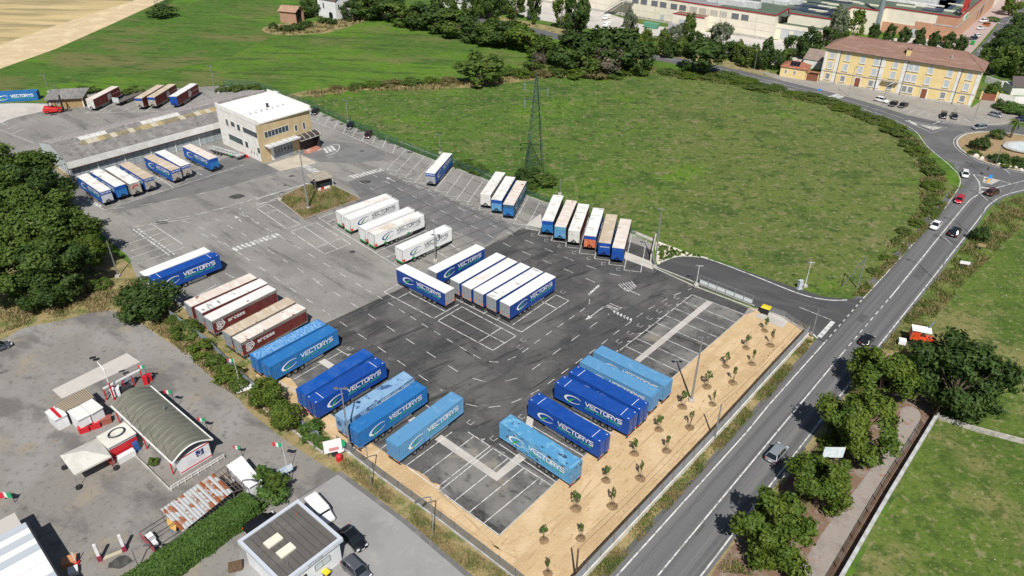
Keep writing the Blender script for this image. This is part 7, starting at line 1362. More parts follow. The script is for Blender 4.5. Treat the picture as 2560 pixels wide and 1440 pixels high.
for k, cx in enumerate((2188, 2226, 2264, 2300, 2336, 2372, 2405)): tree('%s clipped oval tree from the left behind the villa roof' % ORD[k], (cx, 78+k*5.2), 40, 4, 4.6, 'oval%d' % (k % 2), LF_D, 'clipped oval trees behind the villa')
for k, (cx, cy, wd, m_, lb) in enumerate(((2498, 128, 74, LF_D, 'dark tree over the shopping street nearest the villa'), (2530, 95, 74, LF_D, 'dark tree over the shopping street in the middle'), (2556, 60, 60, LF_D, 'dark tree over the shopping street at the right edge'), (2478, 152, 52, LF_M, 'tree right behind the villa corner'), (2528, 148, 80, LF_M, 'bright tree on the lawn right of the villa'), (2560, 120, 80, LF_D, 'dark tree at the right edge above the lawn'), (2560, 165, 60, LF_M, 'tree at the right edge of the lawn'), (2530, 10, 44, LF_Y, 'small tree on the paved median at top right'))): tree(lb, (cx, cy), wd, 5, 5.4, 'far%d' % (k % 4), m_)
bush('small round garden tree behind the driveway gate', (2486, 222), 30, 4, LF_M); bush('clipped hedge bush right of the driveway gate', (2530, 270), 60, 2.6, LF_H); bush('second hedge bush at the right edge by the pale wall', (2560, 276), 60, 2.6, LF_H); bush('dark shrub behind the hedge by the driveway', (2505, 262), 34, 3, LF_D); bush('clipped hedge between the shopping parkings', (2482, 48), 30, 1.8, LF_H)
# farm
for k, (cx, cy, wd, m_, h_, lb) in enumerate(((880, 26, 66, LF_D, 9, 'dark tree right of the white farmhouse'), (902, 10, 50, LF_M, 9, 'tree behind the white farmhouse at top edge'), (770, 20, 52, LF_D, 8, 'tree between barn and farmhouse'), (785, 10, 40, LF_M, 9, 'tree left of the farmhouse at top edge'))): tree(lb, (cx, cy), wd, h_*.5, h_*.52, 'far%d' % (k % 4), m_)
for k, (cx, cy, wd) in enumerate(((682, 66, 22), (710, 72, 34), (738, 70, 40), (765, 62, 36), (805, 50, 30), (830, 54, 26))): bush('%s ivy bush from the left below the barn' % ORD[k], (cx, cy), wd, 3, LF_D, 'ivy bushes below the barn')
bush('round bush under the far pylon', (408, 30), 66, 5, LF_D); bush('left half of the bush under the near pylon', (1322, 440), 76, 3.4, LF_D); bush('right half of the bush under the near pylon', (1358, 452), 70, 3., LF_M); bush('low bush behind the three trailers by the pylon', (1325, 472), 40, 1.8, LF_M)
bush('low dark bush behind the lone cobalt trailer', (1160, 410), 60, 1.6, LF_M); bush('low bush strip left of the three fence trailers', (1195, 424), 55, 1.5, LF_M)
GBR = 'brambles round the meadow'
for k, (cx, cy, wd, h_) in enumerate(((1668, 178, 60, 2), (1722, 186, 60, 2), (1770, 190, 50, 1.8), (1815, 192, 60, 2.4), (1856, 203, 62, 2.6), (1900, 214, 62, 2.4), (1942, 222, 56, 2.2), (1984, 232, 52, 2), (2028, 243, 54, 2), (2072, 256, 54, 2), (2116, 270, 54, 2), (2156, 284, 54, 2), (2194, 298, 54, 2.2), (2226, 316, 54, 2.2), (2250, 334, 48, 2), (2272, 356, 46, 2), (2294, 380, 44, 2), (2314, 402, 50, 2.2), (2330, 430, 60, 2.6), (2338, 464, 66, 2.6), (2336, 498, 60, 2.4), (2318, 528, 50, 2), (2296, 556, 44, 1.6), (2266, 580, 40, 1.4), (2240, 606, 36, 1.2), (2212, 640, 34, 1.2), (2180, 676, 34, 1.))): b_ = bush('%s bramble clump from the far road round the meadow edge' % ORD[k], (cx+random.uniform(-8, 8), cy+random.uniform(-5, 5)), wd*random.uniform(.95, 1.3)*(1 if k < 17 else .72), h_*random.uniform(.4, .75), (LF_B, LF_Y, LF_B)[k % 3], GBR)
GBK = 'low bushes on the bank between the fields'
for k, (cx, cy, wd, h_) in enumerate(((842, 220, 40, 1.4), (890, 215, 50, 1.8), (935, 211, 50, 1.8), (982, 208, 50, 2), (1030, 205, 52, 2.2), (1076, 203, 52, 2.2), (1122, 203, 52, 2.4), (1275, 178, 50, 3), (1305, 185, 56, 3), (1350, 184, 56, 2.6), (1395, 180, 56, 3), (1440, 184, 60, 3), (1490, 186, 60, 3), (1540, 184, 60, 3), (1590, 178, 56, 3))): bush('%s bush from the left on the bank between the fields' % ORD[k], (cx, cy), wd, h_, (LF_R, LF_M, LF_Y)[k % 3], GBK)
GYB = 'bushes along the far yard edge'
for k, (cx, cy, wd, h_) in enumerate(((208, 226, 34, 2.4), (236, 225, 30, 2), (318, 232, 28, 2.2), (338, 228, 34, 3), (356, 232, 26, 2), (592, 220, 40, 1.6), (632, 218, 40, 1.6), (560, 222, 40, 1.6))): bush('%s bush from the left along the far yard edge' % ORD[k], (cx, cy), wd, h_, LF_M, GYB)
# roundabout planting
for lb, p, wd, h_, m_ in (('large round bush on the roundabout', (2453, 362), 46, 3.6, LF_D), ('round bush beside the palm on the roundabout', (2493, 338), 32, 3, LF_M), ('low clipped bush below the large one on the roundabout', (2436, 382), 28, 1.6, LF_M), ('dark bush left of the white pool on the roundabout', (2502, 398), 52, 2.2, LF_D), ('dark bush right of the white pool on the roundabout', (2548, 404), 52, 2.2, LF_D), ('low yellow bush at the kerb of the roundabout', (2515, 410), 40, 1.2, LF_Y)): bush(lb, p, wd, h_, m_)
g = G(2525, 346); t = thing('palm_tree', 'palm tree on the roundabout', 'tree', (g.x, g.y, .2)); ob('trunk', MB().cyl((0,0,0), (0,0,4.6), .32, .26).mesh('trunk', BARK), t); PQ = []
for k in range(34):
    a = random.uniform(0, 6.28); el = random.uniform(-.5, 1.1); prev = np.array([0, 0, 4.6])
    for s in range(5):
        e2 = el-s*.33; nx = prev+np.array([math.cos(a)*math.cos(e2), math.sin(a)*math.cos(e2), math.sin(e2)])*.55; sd = np.array([-math.sin(a), math.cos(a), -.3])*(.26-.04*s); PQ.append([prev-sd, nx-sd*.9, nx+sd*.9, prev+sd]); prev = nx
ob('crown', quads_mesh('crown', np.array(PQ), LF_M), t)
c = RC + Vector((4, 2, 0)); t = thing('fountain_pool', 'oval white pool on the roundabout', 'pool', (c.x, c.y, .2)); pe = [(6.6*math.cos(a), 4.4*math.sin(a)) for a in np.linspace(0, 2*math.pi, 40, endpoint=False)]
ob('rim', MB().strip([(x, y) for x, y in pe+pe[:1]], 1., .5).prism(pe, 0, .48).mesh('rim', CONC), t); ob('water', MB().sheet([(x*.88, y*.88) for x, y in pe], .52).mesh('water', mat('pool_lining', (.56, .63, .62), .25, c2=(.68, .71, .7), scale=.6)), t)
for k in range(9): g = G(2440+k*14, 393+k*4.5+random.uniform(-3, 3)); ob('boulder', cached('rock', lambda: MB().loft([[(-.6,-.4,0), (.6,-.5,0), (.7,.4,0), (-.5,.5,0)], [(-.5,-.3,.4), (.5,-.35,.45), (.5,.3,.4), (-.4,.35,.35)], [(-.2,-.15,.6), (.2,-.15,.62), (.2,.15,.6), (-.2,.15,.55)]]).mesh('boulder', mat('pale_rock', (.6, .55, .48), .9))), None, None, (g.x, g.y, .2), random.uniform(0, 6), random.uniform(.8, 1.4), label='%s pale boulder from the left along the roundabout kerb' % ORD[k], cat='rock', group='pale boulders on the roundabout')
# saplings in the sand
SAPC = [quads_mesh('foliage', crown(70+i, 330, 12, .17, (.2, .4), (.3, .8)), None) for i in range(3)]
MUL = mat('mulch', (.28, .19, .1), .95, c2=(.2, .13, .07), scale=3)
A_ = [(1926,864), (1880,910), (1832,957), (1781,1011), (1724,1069), (1666,1127), (1601,1196), (1531,1266), (1452,1346), (1370,1434)]; B_ = [(1911,827), (1865,870), (1814,916), (1767,967), (1706,1017), (1647,1074), (1586,1134), (1515,1201), (1440,1272), (1360,1351)]
for row, nm in ((A_, 'fence'), (B_, 'container')):
    for k, p in enumerate(row):
        g = G(*p); t = thing('sapling', '%s young staked tree from the entrance end, row on the %s side of the sand' % (ORD[k], nm), 'sapling', (g.x, g.y, .02), random.uniform(0, 6), 'young trees in the sand strip', random.uniform(.9, 1.15))
        ob('trunk', cached('saptr', lambda: MB().cyl((0,0,0), (.03,.02,2.2), .035, .02, 5).cyl((0,0,1.2), (.2,.1,2.2), .015, .008, 4).cyl((0,0,1.4), (-.2,.15,2.3), .015, .008, 4).mesh('trunk', BARK)), t)
        for s in (-.28, .28): ob('stake', cached('sapst%s' % s, lambda: MB().cyl((s,0,0), (s*.6,0,1.5), .025, n=5).mesh('stake', WOODP)), t)
        bigc = row is B_; ob('crown', SAPC[k % 3], t, LF_H if bigc else LF_M, (0, 0, 2.3 if not bigc else 2.2), None, (.62, .6, .85) if bigc else (.36, .36, .95))
        ob('mulch_ring', cached('mulch', lambda: MB().loft([[(.75*math.cos(a)*(1+.12*math.sin(3*a)), .7*math.sin(a), 0) for a in np.linspace(0, 6.283, 12, endpoint=False)], [(.3*math.cos(a), .3*math.sin(a), .12) for a in np.linspace(0, 6.283, 12, endpoint=False)]]).mesh('mulch_ring', MUL)), t)
# grass, weeds, flowers: uncountable
def inpoly(P, X, Y):
    c = np.zeros(len(X), bool); n = len(P)
    for i in range(n):
        x1, y1, x2, y2 = P[i][0], P[i][1], P[i-1][0], P[i-1][1]; c ^= ((y1 > Y) != (y2 > Y)) & (X < (x2-x1)*(Y-y1)/(y2-y1+1e-12)+x1)
    return c
def tufts(name, poly, n, size, m_, hgt_=.8, label=None, z0=.02, clump=True):
    P = np.array([[p.x, p.y] for p in GP(poly)]); lo, hi = P.min(0), P.max(0); pts = np.zeros((0, 2))
    while len(pts) < n:
        q = rng.uniform(lo, hi, (n*3, 2))
        if clump: q = q[(np.sin(q[:, 0]*.9+q[:, 1]*.35)+np.sin(q[:, 0]*.31-q[:, 1]*.77)+rng.normal(0, .7, len(q))) > -.2]
        pts = np.vstack([pts, q[inpoly(P, q[:, 0], q[:, 1])]])
    pts = pts[:n]; a = rng.uniform(0, 6.28, n); s = size*rng.uniform(.5, 1.3, n); h_ = s*hgt_*rng.uniform(.5, 1.2, n); dx, dy = np.cos(a)*s/2, np.sin(a)*s/2; lx, ly = rng.normal(0, .4, n)*h_, rng.normal(0, .4, n)*h_
    z = np.full(n, z0); x, y = pts.T
    Q = np.stack([np.stack([x-dx, y-dy, z], 1), np.stack([x+dx, y+dy, z], 1), np.stack([x+dx*.6+lx, y+dy*.6+ly, z+h_], 1), np.stack([x-dx*.6+lx, y-dy*.6+ly, z+h_], 1)], 1)
    return ob(name, quads_mesh(name, Q, m_), kind='stuff', label=label, cat='grass')
GT = mat('grass_blade', (.16, .21, .05), .8, c2=(.34, .28, .13), scale=.5, trans=.4); DT = mat('dry_grass_blade', (.42, .33, .17), .85, c2=(.24, .24, .09), scale=.5, trans=.4)
tufts('verge_grass', [(1465, 1445), (1802, 1084), (1920, 952), (2018, 846), (2034, 856), (1935, 980), (1850, 1072), (1525, 1440)], 9000, .13, GT, 2.4, 'rough grass between the road fence and the road'); tufts('lot_verge_grass', [(850, 1135), (960, 1218), (1100, 1322), (1290, 1452), (1215, 1460), (1110, 1380), (1010, 1292), (850, 1172)], 7000, .13, DT, 2.4, 'dry grass along the workshop lot')
tufts('weeds', [(-60, 780), (150, 730), (300, 700), (340, 700), (560, 890), (760, 1070), (800, 1120), (600, 1005), (420, 850), (290, 775), (100, 800), (-40, 850)], 14000, .2, DT, 2.6, 'dry weeds beside the gravel lot'); tufts('path_weeds', [(1790, 1430), (1900, 1290), (2060, 1095), (2200, 900), (2260, 900), (2100, 1150), (1920, 1400), (1880, 1440)], 7000, .15, GT, 2.4, 'rough grass under the roadside trees')
tufts('meadow_edge_grass', [(2200, 872), (2320, 725), (2500, 510), (2560, 490), (2560, 560), (2420, 700), (2260, 880)], 13000, .18, GT, 2.4, 'tall grass along the meadow side of the road')
tufts('white_flowers', [(2400, 760), (2520, 560), (2560, 520), (2560, 1050), (2490, 960)], 420, .14, mat('petal', (.6, .62, .5), .8), .5, 'white meadow flowers'); tufts('white_flowers_lower', [(2330, 1200), (2560, 1140), (2560, 1440), (2350, 1440)], 90, .13, mat('petal', (.6, .62, .5), .8), .5, 'white flowers in the walled meadow')
tufts('island_weeds', [(700, 500), (765, 468), (830, 466), (895, 498), (762, 545)], 3000, .2, GT, 2.4, 'weeds on the planted island', .16); tufts('gravel_plants', [(1645, 612), (1720, 634), (1760, 644), (1700, 638), (1648, 655)], 160, .8, LF_M, .6, 'small plants in the white gravel', clump=False); tufts('bank_grass', [(760, 232), (900, 218), (1150, 208), (1380, 185), (1640, 172), (1640, 184), (1380, 195), (1100, 224), (900, 230), (780, 246)], 7000, .35, DT, 2.2, 'dry grass on the bank between the fields')
tufts('roadside_meadow_grass', [(2160, 742), (2345, 545), (2395, 470), (2380, 480), (2330, 540), (2130, 740)], 6000, .2, GT, 2.2, 'grass between the meadow and the road'); tufts('bramble_edge_grass', [(1660, 190), (1830, 214), (2060, 266), (2220, 325), (2270, 375), (2300, 430), (2300, 520), (2200, 640), (2230, 630), (2350, 510), (2365, 455), (2330, 390), (2290, 345), (2200, 295), (2050, 245), (1830, 195), (1660, 172)], 9000, .35, mat('bank_blade', (.15, .2, .045), .8, c2=(.28, .24, .11), scale=.3, trans=.4), 1.6, 'rough grass round the brambles at the meadow edge'); tufts('sand_weeds', [(1900, 800), (1990, 840), (1780, 1070), (1450, 1430), (1290, 1430), (1040, 1210), (960, 1180), (1240, 1360), (1400, 1215), (1700, 935)], 500, .12, DT, 1.6, 'sparse dry weeds and twigs on the sand'); tufts('farm_weeds', [(660, 76), (780, 60), (900, 45), (960, 30), (900, 58), (800, 82), (700, 88)], 1500, 1.1, DT, .7, 'dry weeds below the farm buildings')
# ================================================================== fuel station yard
SR = mat('station_red', (.52, .02, .03), .45); SW_ = mat('station_white', (.76, .77, .78), .5, c2=(.66, .66, .66), scale=.8); FG = mat('flag_green', (.02, .36, .15), .7); FRD = mat('flag_red', (.6, .03, .05), .7)
# barrel roofed kiosk
Ze = 3.3; a0, a1, b0 = G(430.5, 1158, Ze), G(531, 1099, Ze), G(277, 1015, Ze); W_ = (a1-a0).length; L = (b0-a0).length; vb = (b0-a0)/L
A, B = Vector((a0.x, a0.y, 0)), Vector((a1.x, a1.y, 0)); o = bld('barrel_roof_kiosk', 'fuel station kiosk with olive barrel vaulted roof', A, B); n = 14; rise = 1.25
mb = MB(); vs = []
for i in range(n+1):
    f = i/n; x = W_*f; z = Ze+rise*math.sin(math.pi*f); vs += [(x, 0, z), (x, L, z)]
mb.add(vs, [(2*i, 2*i+2, 2*i+3, 2*i+1) for i in range(n)]); ob('roof', mb.mesh('roof', mat('olive_sheet', (.17, .17, .135), .4, .2, c2=(.23, .225, .175), scale=.7, stretch=(.5, 3, 1)), True), o)
for k in range(15):
    y = L*k/14; ob('roof_rib', MB().tube([(W_*i/n, y, Ze+.02+rise*math.sin(math.pi*i/n)) for i in range(n+1)], .03, 4).mesh('roof_rib', mat('pale_rib', (.24, .24, .2), .5)), o)
ob('edge_beam', MB().tube([(W_*i/n, -.02, Ze+rise*math.sin(math.pi*i/n)) for i in range(n+1)], .12).mesh('edge_beam', WHITE), o); ob('gutter', MB().box(-.15, .05, 0, L, Ze-.15, Ze+.05).mesh('gutter', WHITE), o); ob('gutter', MB().box(W_-.05, W_+.15, 0, L, Ze-.15, Ze+.05).mesh('gutter', WHITE), o)
ob('end_wall', MB().box(.8, W_-.5, .5, .7, 0, 2.9).mesh('end_wall', SW_), o); ob('red_line', MB().box(.8, W_-.5, .45, .49, 2.75, 2.9).box(.8, W_-.5, .45, .49, .25, .4).mesh('red_line', SR), o); ob('poster', MB().box(W_-2.6, W_-1.5, .42, .49, 1.5, 2.5).mesh('poster', mat('poster_blue', (.02, .03, .14), .4, c2=(.5, .5, .55), scale=1.6, lo=.55, hi=.6)), o)
ob('body', MB().box(1., W_-.9, .72, L-1.5, 0, 2.9).mesh('body', SW_), o)
for y in (1.4, L*.5, L-.6):
    for x in (.15, W_-.15): ob('column', MB().cyl((x, y, 0), (x, y, Ze), .1).mesh('column', SR), o)
ob('vent_pipe', MB().cyl((W_*.72, L*.55, Ze+.6), (W_*.72, L*.55, Ze+1.9), .1).mesh('vent_pipe', STEEL), o)
for k in range(4): ob('flag_staff', MB().cyl((0, 1.+k*3.6, Ze), (-.05, 1.+k*3.6, Ze+3.4), .025, n=4).mesh('flag_staff', DARK), o)
ob('plinth', MB().box(-1.6, W_+.6, -1.2, -1.0, 0, .5).box(-1.8, -1.6, -1.2, L*.6, 0, .35).mesh('plinth', CONC), o)
mb = MB()
for k in range(9): mb.cyl((-1.6+k*(W_+2)/8, -1.4, 0), (-1.6+k*(W_+2)/8, -1.4, 1.), .04)
[mb.tube([(-1.6, -1.4, z), (W_+.4, -1.4, z)], .04) for z in (.5, 1.)]; ob('railing', mb.mesh('railing', WHITE), o)
# red front shop with white roof
Zs = 2.9; q = [G(250, 1088, Zs), G(303, 1048, Zs), G(340, 1082, Zs), G(270, 1120, Zs)]; A, B = Vector((q[3].x, q[3].y, 0)), Vector((q[2].x, q[2].y, 0)); L = (B-A).length; dp = (q[0]-q[3]).length; o = bld('tyre_shop', 'red fronted shop with flat white roof and coiled hose on it', A, B)
ob('wall', MB().box(.1, L-.1, .3, dp, 0, Zs-.1).mesh('wall', SW_), o); ob('roof', MB().box(-.1, L, -.1, dp+.1, Zs-.08, Zs+.02).mesh('roof', mat('cream_roof', (.7, .68, .6), .6, c2=(.6, .57, .5), scale=.6)), o); ob('front', MB().box(.1, L-.1, .18, .29, 0, 2.3).mesh('front', SR), o); ob('header', MB().box(0, L-.1, .1, .29, 2.32, 2.8).mesh('header', mat('header_grey', (.5, .53, .58), .4)), o)
ob('counter', MB().box(.4, L-1.2, -1.1, -.2, 0, 1.).mesh('counter', SW_), o); ob('cooler', MB().box(L-1., L-.3, -.5, .1, 0, 1.6).mesh('cooler', mat('cooler_blue', (.03, .1, .3), .4)), o)
mb = MB(); [mb.tube([(L*.55+r_*1.25*math.cos(a), dp*.6+r_*math.sin(a), Zs+.06+.03*k) for a in np.linspace(0, 6.283, 20)], .04, 4) for k, r_ in enumerate((1., .9, .97, .8))]; ob('hose_coil', mb.mesh('hose_coil', mat('hose_black', (.02, .025, .04), .6)), o)
# open tent
Zt = 2.5; q = [G(150, 1139, Zt), G(185, 1187, Zt), G(278, 1140, Zt), G(245, 1094, Zt)]; cx = sum((p for p in q), Vector())/4; o = thing('canopy_tent', 'off white square canopy tent with peaked roof in the station yard', 'tent', (cx.x, cx.y, 0)); c0 = Vector((cx.x, cx.y, 0)); e = [p-c0 for p in q]
ob('canopy', MB().add([*e, (0, 0, 3.5)], [(0,1,4), (1,2,4), (2,3,4), (3,0,4)]).mesh('canopy', mat('tent_cloth', (.6, .58, .53), .8, c2=(.52, .5, .45), scale=.6)), o); ob('valance', MB().add([*e, *[p-Vector((0, 0, .28)) for p in e]], [(0,4,5,1), (1,5,6,2), (2,6,7,3), (3,7,4,0)]).mesh('valance', mat('tent_cloth', (.6, .58, .53))), o)
for p in e: ob('leg', MB().cyl((p.x, p.y, 0), (p.x, p.y, 2.5), .04).mesh('leg', STEEL), o); ob('weight', cached('tentw', lambda: MB().cyl((0,0,0), (0,0,.35), .45, .4, 12).mesh('weight', RUBBER)), o, None, (p.x*1.02, p.y*1.02, 0))
# sheds behind
def flatroof(name, label, pts, z, roof, wall, th=.12, wh=True, ribs=0, cat='building'):
    q = GP(pts, z); c = Vector((q[0].x, q[0].y, 0)); o = thing(name, label, cat, c); e = [(p.x-c.x, p.y-c.y) for p in q]
    ob('roof', MB().prism(e, z-th, z).mesh('roof', roof), o)
    if wh: m_ = Vector((sum(p[0] for p in e)/4, sum(p[1] for p in e)/4)); ob('wall', MB().prism([(m_.x+(p[0]-m_.x)*.9, m_.y+(p[1]-m_.y)*.9) for p in e], 0, z-th-.002).mesh('wall', wall), o)
    else: [ob('post', MB().cyl((p[0], p[1], 0), (p[0], p[1], z-th), .05).mesh('post', STEEL), o) for p in e]
    for k in range(ribs):
        f = (k+.5)/ribs; a = Vector(e[0]).lerp(Vector(e[1]), f); b = Vector(e[3]).lerp(Vector(e[2]), f); ob('roof_rib', MB().beam((a.x, a.y, z+.02), (b.x, b.y, z+.02), .16, .1).mesh('roof_rib', roof if 'white' in name else mat('pale_batten', (.36, .3, .22), .8)), o)
    return o, e
flatroof('striped_awning', 'brown ribbed awning beside the white station kiosks', [(136, 1014), (213, 970), (236, 993), (163, 1028)], 2.8, mat('brown_rib_sheet', (.13, .105, .08), .8, c2=(.17, .14, .1), scale=1), SW_, wh=False, ribs=16); flatroof('white_kiosk', 'white flat roofed kiosk nearer the barrel vaulted roof', [(200, 1012), (230, 996), (258, 1018), (228, 1036)], 2.9, mat('white_kiosk_roof', (.72, .71, .68), .6), SW_); flatroof('white_kiosk', 'white flat roofed kiosk next to the red striped box', [(167, 1028), (199, 1013), (226, 1036), (194, 1052)], 2.7, mat('white_kiosk_roof', (.72, .71, .68), .6), SW_)
o, e = flatroof('striped_kiosk', 'white box with red stripe across its roof at the left of the station', [(111, 1030), (144, 1010), (168, 1036), (136, 1052)], 2.2, SW_, SW_); m0, m1, m2, m3 = [Vector(p) for p in e]; P4 = [m0.lerp(m1, .38), m0.lerp(m1, .62), m3.lerp(m2, .62), m3.lerp(m2, .38)]; ob('stripe', MB().prism([(p.x, p.y) for p in P4], 2.202, 2.22).mesh('stripe', SR), o)
for k, (px, m_) in enumerate((((222, 1072), BLACK), ((240, 1068), SR), ((212, 1078), SR), ((268, 1056), mat('rust_red_box', (.3, .09, .07), .7)))): g = G(*px); ob('crate', MB().box(-.7, .7, -.5, .5, 0, .9).box(-.75, .75, -.55, .55, .9, .98).mesh('crate', m_), None, None, (g.x, g.y, .02), .5, label=('black chest in front of the white kiosks', 'red chest beside the black one', 'low red chest left of the black one', 'rusty red box under the barrel roof eave')[k], cat='box', group='chests by the station kiosks')
# rusty shed, frame and white shed
RS = mat('rusty_sheet', (.5, .51, .5), .6, .2, c2=(.3, .11, .05), scale=.55, lo=.5, hi=.6, stretch=(1, 1, 1)); q = GP([(401, 1274), (456, 1330), (582, 1229), (534, 1183)], 2.6); c = Vector((q[0].x, q[0].y, 0)); o = thing('rusty_shed', 'lean-to with patchy rusted corrugated roof beside the hedge', 'shed', c); ns = 17
for k in range(ns):
    a, b = q[0].lerp(q[3], k/ns)-c, q[0].lerp(q[3], (k+.94)/ns)-c; d_, e_ = q[1].lerp(q[2], (k+.94)/ns)-c, q[1].lerp(q[2], k/ns)-c; up = Vector((0, 0, .06)); m1_, m2_ = (a+b)/2+up, (d_+e_)/2+up
    ob('roof_sheet', MB().add([a, m1_, b, d_, m2_, e_], [(0,5,4,1), (1,4,3,2)]).mesh('roof_sheet', mat('rusty_sheet_%d' % (k % 4), (.55, .56, .55), .55, .2, c2=((.34, .11, .04), (.42, .2, .1), (.36, .13, .06), (.6, .58, .55))[k % 4], scale=.5, lo=(.42, .5, .46, .5)[k % 4], hi=(.5, .6, .52, .6)[k % 4])), o)
for p in q: ob('post', MB().cyl(tuple(Vector((p.x, p.y, 0))-c), tuple(p-c), .06).mesh('post', STEEL), o)
flatroof('white_shed', 'white roofed shed at the conifer end of the hedge', [(565.6, 1164.4), (604.4, 1139), (655, 1200), (622, 1220)], 2.8, mat('bright_white_sheet', (.8, .8, .8), .4), SW_, ribs=5)
q = GP([(536, 1184), (566, 1164), (620, 1218), (584, 1230)], 2.5); c = Vector((q[0].x, q[0].y, 0)); o = thing('pergola_frame', 'open steel frame between the rusty and the white shed', 'frame', c); mb = MB()
for k in range(5): f = k/4; mb.beam(q[0].lerp(q[1], f)-c, q[3].lerp(q[2], f)-c, .07); mb.beam(q[0].lerp(q[3], f)-c, q[1].lerp(q[2], f)-c, .07)
ob('beam', mb.mesh('beam', mat('brown_steel', (.14, .11, .09), .7)), o); [ob('post', MB().cyl(tuple(Vector((p.x, p.y, 0))-c), tuple(p-c), .05).mesh('post', DARK), o) for p in q]; ob('dark_cover', MB().prism([tuple(((q[0].lerp(q[3], .35)-c))[:2]), tuple((q[1].lerp(q[2], .35)-c)[:2]), tuple((q[1].lerp(q[2], .7)-c)[:2]), tuple((q[0].lerp(q[3], .7)-c)[:2])], .6, 1.).mesh('dark_cover', BLACK), o)
# hedge
P0, P1 = G(330, 1530), G(655, 1291); d = (P1-P0); L = d.length; ux = d/L; uy = Vector((-ux.y, ux.x, 0)); o = thing('clipped_hedge', 'long clipped green hedge between station and workshop', 'hedge', (P0.x, P0.y, 0), ang(P0, P1)); n = 26000
f = rng.random(n); X = rng.uniform(0, L, n); Y = np.where(f < .45, rng.uniform(0, 3.2, n), np.where(f < .75, 0, 3.2)); Z = np.where(f < .45, 2.6, rng.uniform(.1, 2.6, n)); bul = .07*np.sin(X*1.3)+.06*np.sin(X*3.1+Y)
NR = np.stack([np.zeros(n), np.where(f < .45, 0, np.where(f < .75, -1, 1)), np.where(f < .45, 1., .2)], 1); PT = np.stack([X, Y+np.where(f < .45, 0, np.where(f < .75, -bul, bul)), Z+np.where(f < .45, bul, 0)], 1)+rng.normal(0, .09, (n, 3))
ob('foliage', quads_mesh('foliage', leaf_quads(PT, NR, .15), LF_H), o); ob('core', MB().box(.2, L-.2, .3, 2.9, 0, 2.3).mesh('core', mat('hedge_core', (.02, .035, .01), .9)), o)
tree('dark conifer at the end of the clipped hedge', (690, 1208), 88, 2.4, 2.5, 'con0', LF_M, 'conifers at the hedge end', cat='tree'); tree('bushy conifer beside the white shed', (655, 1190), 85, 2.4, 2.6, 'con1', LF_H, 'conifers at the hedge end'); bush('green shrub spilling over at the hedge end', (680, 1238), 80, 2.6, LF_H); bush('potted bush at the kiosk column', (383, 1155), 26, 1.2, LF_Y)
# flags
def flag(label, base, top, fs, lay='h', staff=DARK):
    g = G(*base); h = hgt(base, top); t = thing('flag', label, 'flag', (g.x, g.y, 0), R(180)); ob('pole', MB().cyl((0,0,0), (0,0,h), .05, .03, 6).mesh('pole', staff), t)
    for k, (nm, m_) in enumerate((('green_band', FG), ('white_band', LWH), ('red_band', FRD))):
        vs = []
        for i in range(4): x = fs*(k+i/3)/3+.04; y = .14*math.sin(x*4.2); dz = -.12*x; vs += [(x, y, h-fs*.62+dz), (x, y, h-.05+dz)]
        ob(nm, MB().add(vs, [(2*i, 2*i+2, 2*i+3, 2*i+1) for i in range(3)]).mesh(nm, m_), t)
for lb, b, tp, s in (('green white red flag at the far end of the barrel roof', (377, 965), (361, 912), 1.1), ('green white red flag behind the middle of the barrel roof', (442, 1023), (428, 974), 1.25), ('green white red flag at the right eave of the barrel roof', (522, 1082), (513, 1043), 1.2), ('flag beside the white shed', (607, 1142), (601, 1113), 1.1), ('flag on a tall pole at the end of the hedge', (722, 1192), (707, 1105), 1.3), ('flag at the left edge above the ribbed roof', (38, 1256), (28, 1230), 1.7), ('small flag at the fence near the white sign', (602, 972), (592, 895), 1.1)): flag(lb, b, tp, s, staff=WHITE if 'tall' in lb or 'small' in lb else DARK)
# red and white light mast, car lift, odds and ends
g = G(287, 1000); t = thing('light_mast', 'red and white mast with two black lamp heads in the station yard', 'mast', (g.x, g.y, 0)); h = 7.6; ob('lower_mast', MB().cyl((0,0,0), (0,0,3.6), .14, .12).mesh('lower_mast', SR), t); ob('upper_mast', MB().cyl((0,0,3.6), (0,0,h-1.4), .1, .08).cyl((0,0,h-1.4), (-1.4,.9,h), .08, .07).mesh('upper_mast', WHITE), t); ob('lamp_head', MB().obox((-1.9, 1.2, h-.05), .9, .4, .15, .5).obox((-1., .6, h+.1), .9, .4, .15, .5).mesh('lamp_head', BLACK), t)
g = G(251, 1400); q = G(312, 1376); t = thing('car_lift', 'two post red and white car lift on the station lot', 'lift', (g.x, g.y, 0), ang(g, q)); L = (q-g).length
for x in (0, L): ob('post', MB().box(x-.18, x+.18, -.15, .15, .9, 2.9).mesh('post', SW_), t); ob('foot', MB().box(x-.25, x+.25, -.3, .3, 0, .9).mesh('foot', mat('maroon_lift', (.25, .03, .06), .5)), t)
ob('crossbeam', MB().box(.3, L-.3, -.25, .25, .02, .14).mesh('crossbeam', mat('yellowed_steel', (.5, .44, .32), .6)), t)
g = G(193, 1410); t = thing('air_post', 'thin red and white post beside orange crates on the station lot', 'post', (g.x, g.y, 0)); ob('post', MB().cyl((0,0,0), (0,0,2.2), .08, .06).mesh('post', SW_), t); ob('foot', MB().box(-.3, .3, -.3, .3, 0, .35).mesh('foot', SR), t)
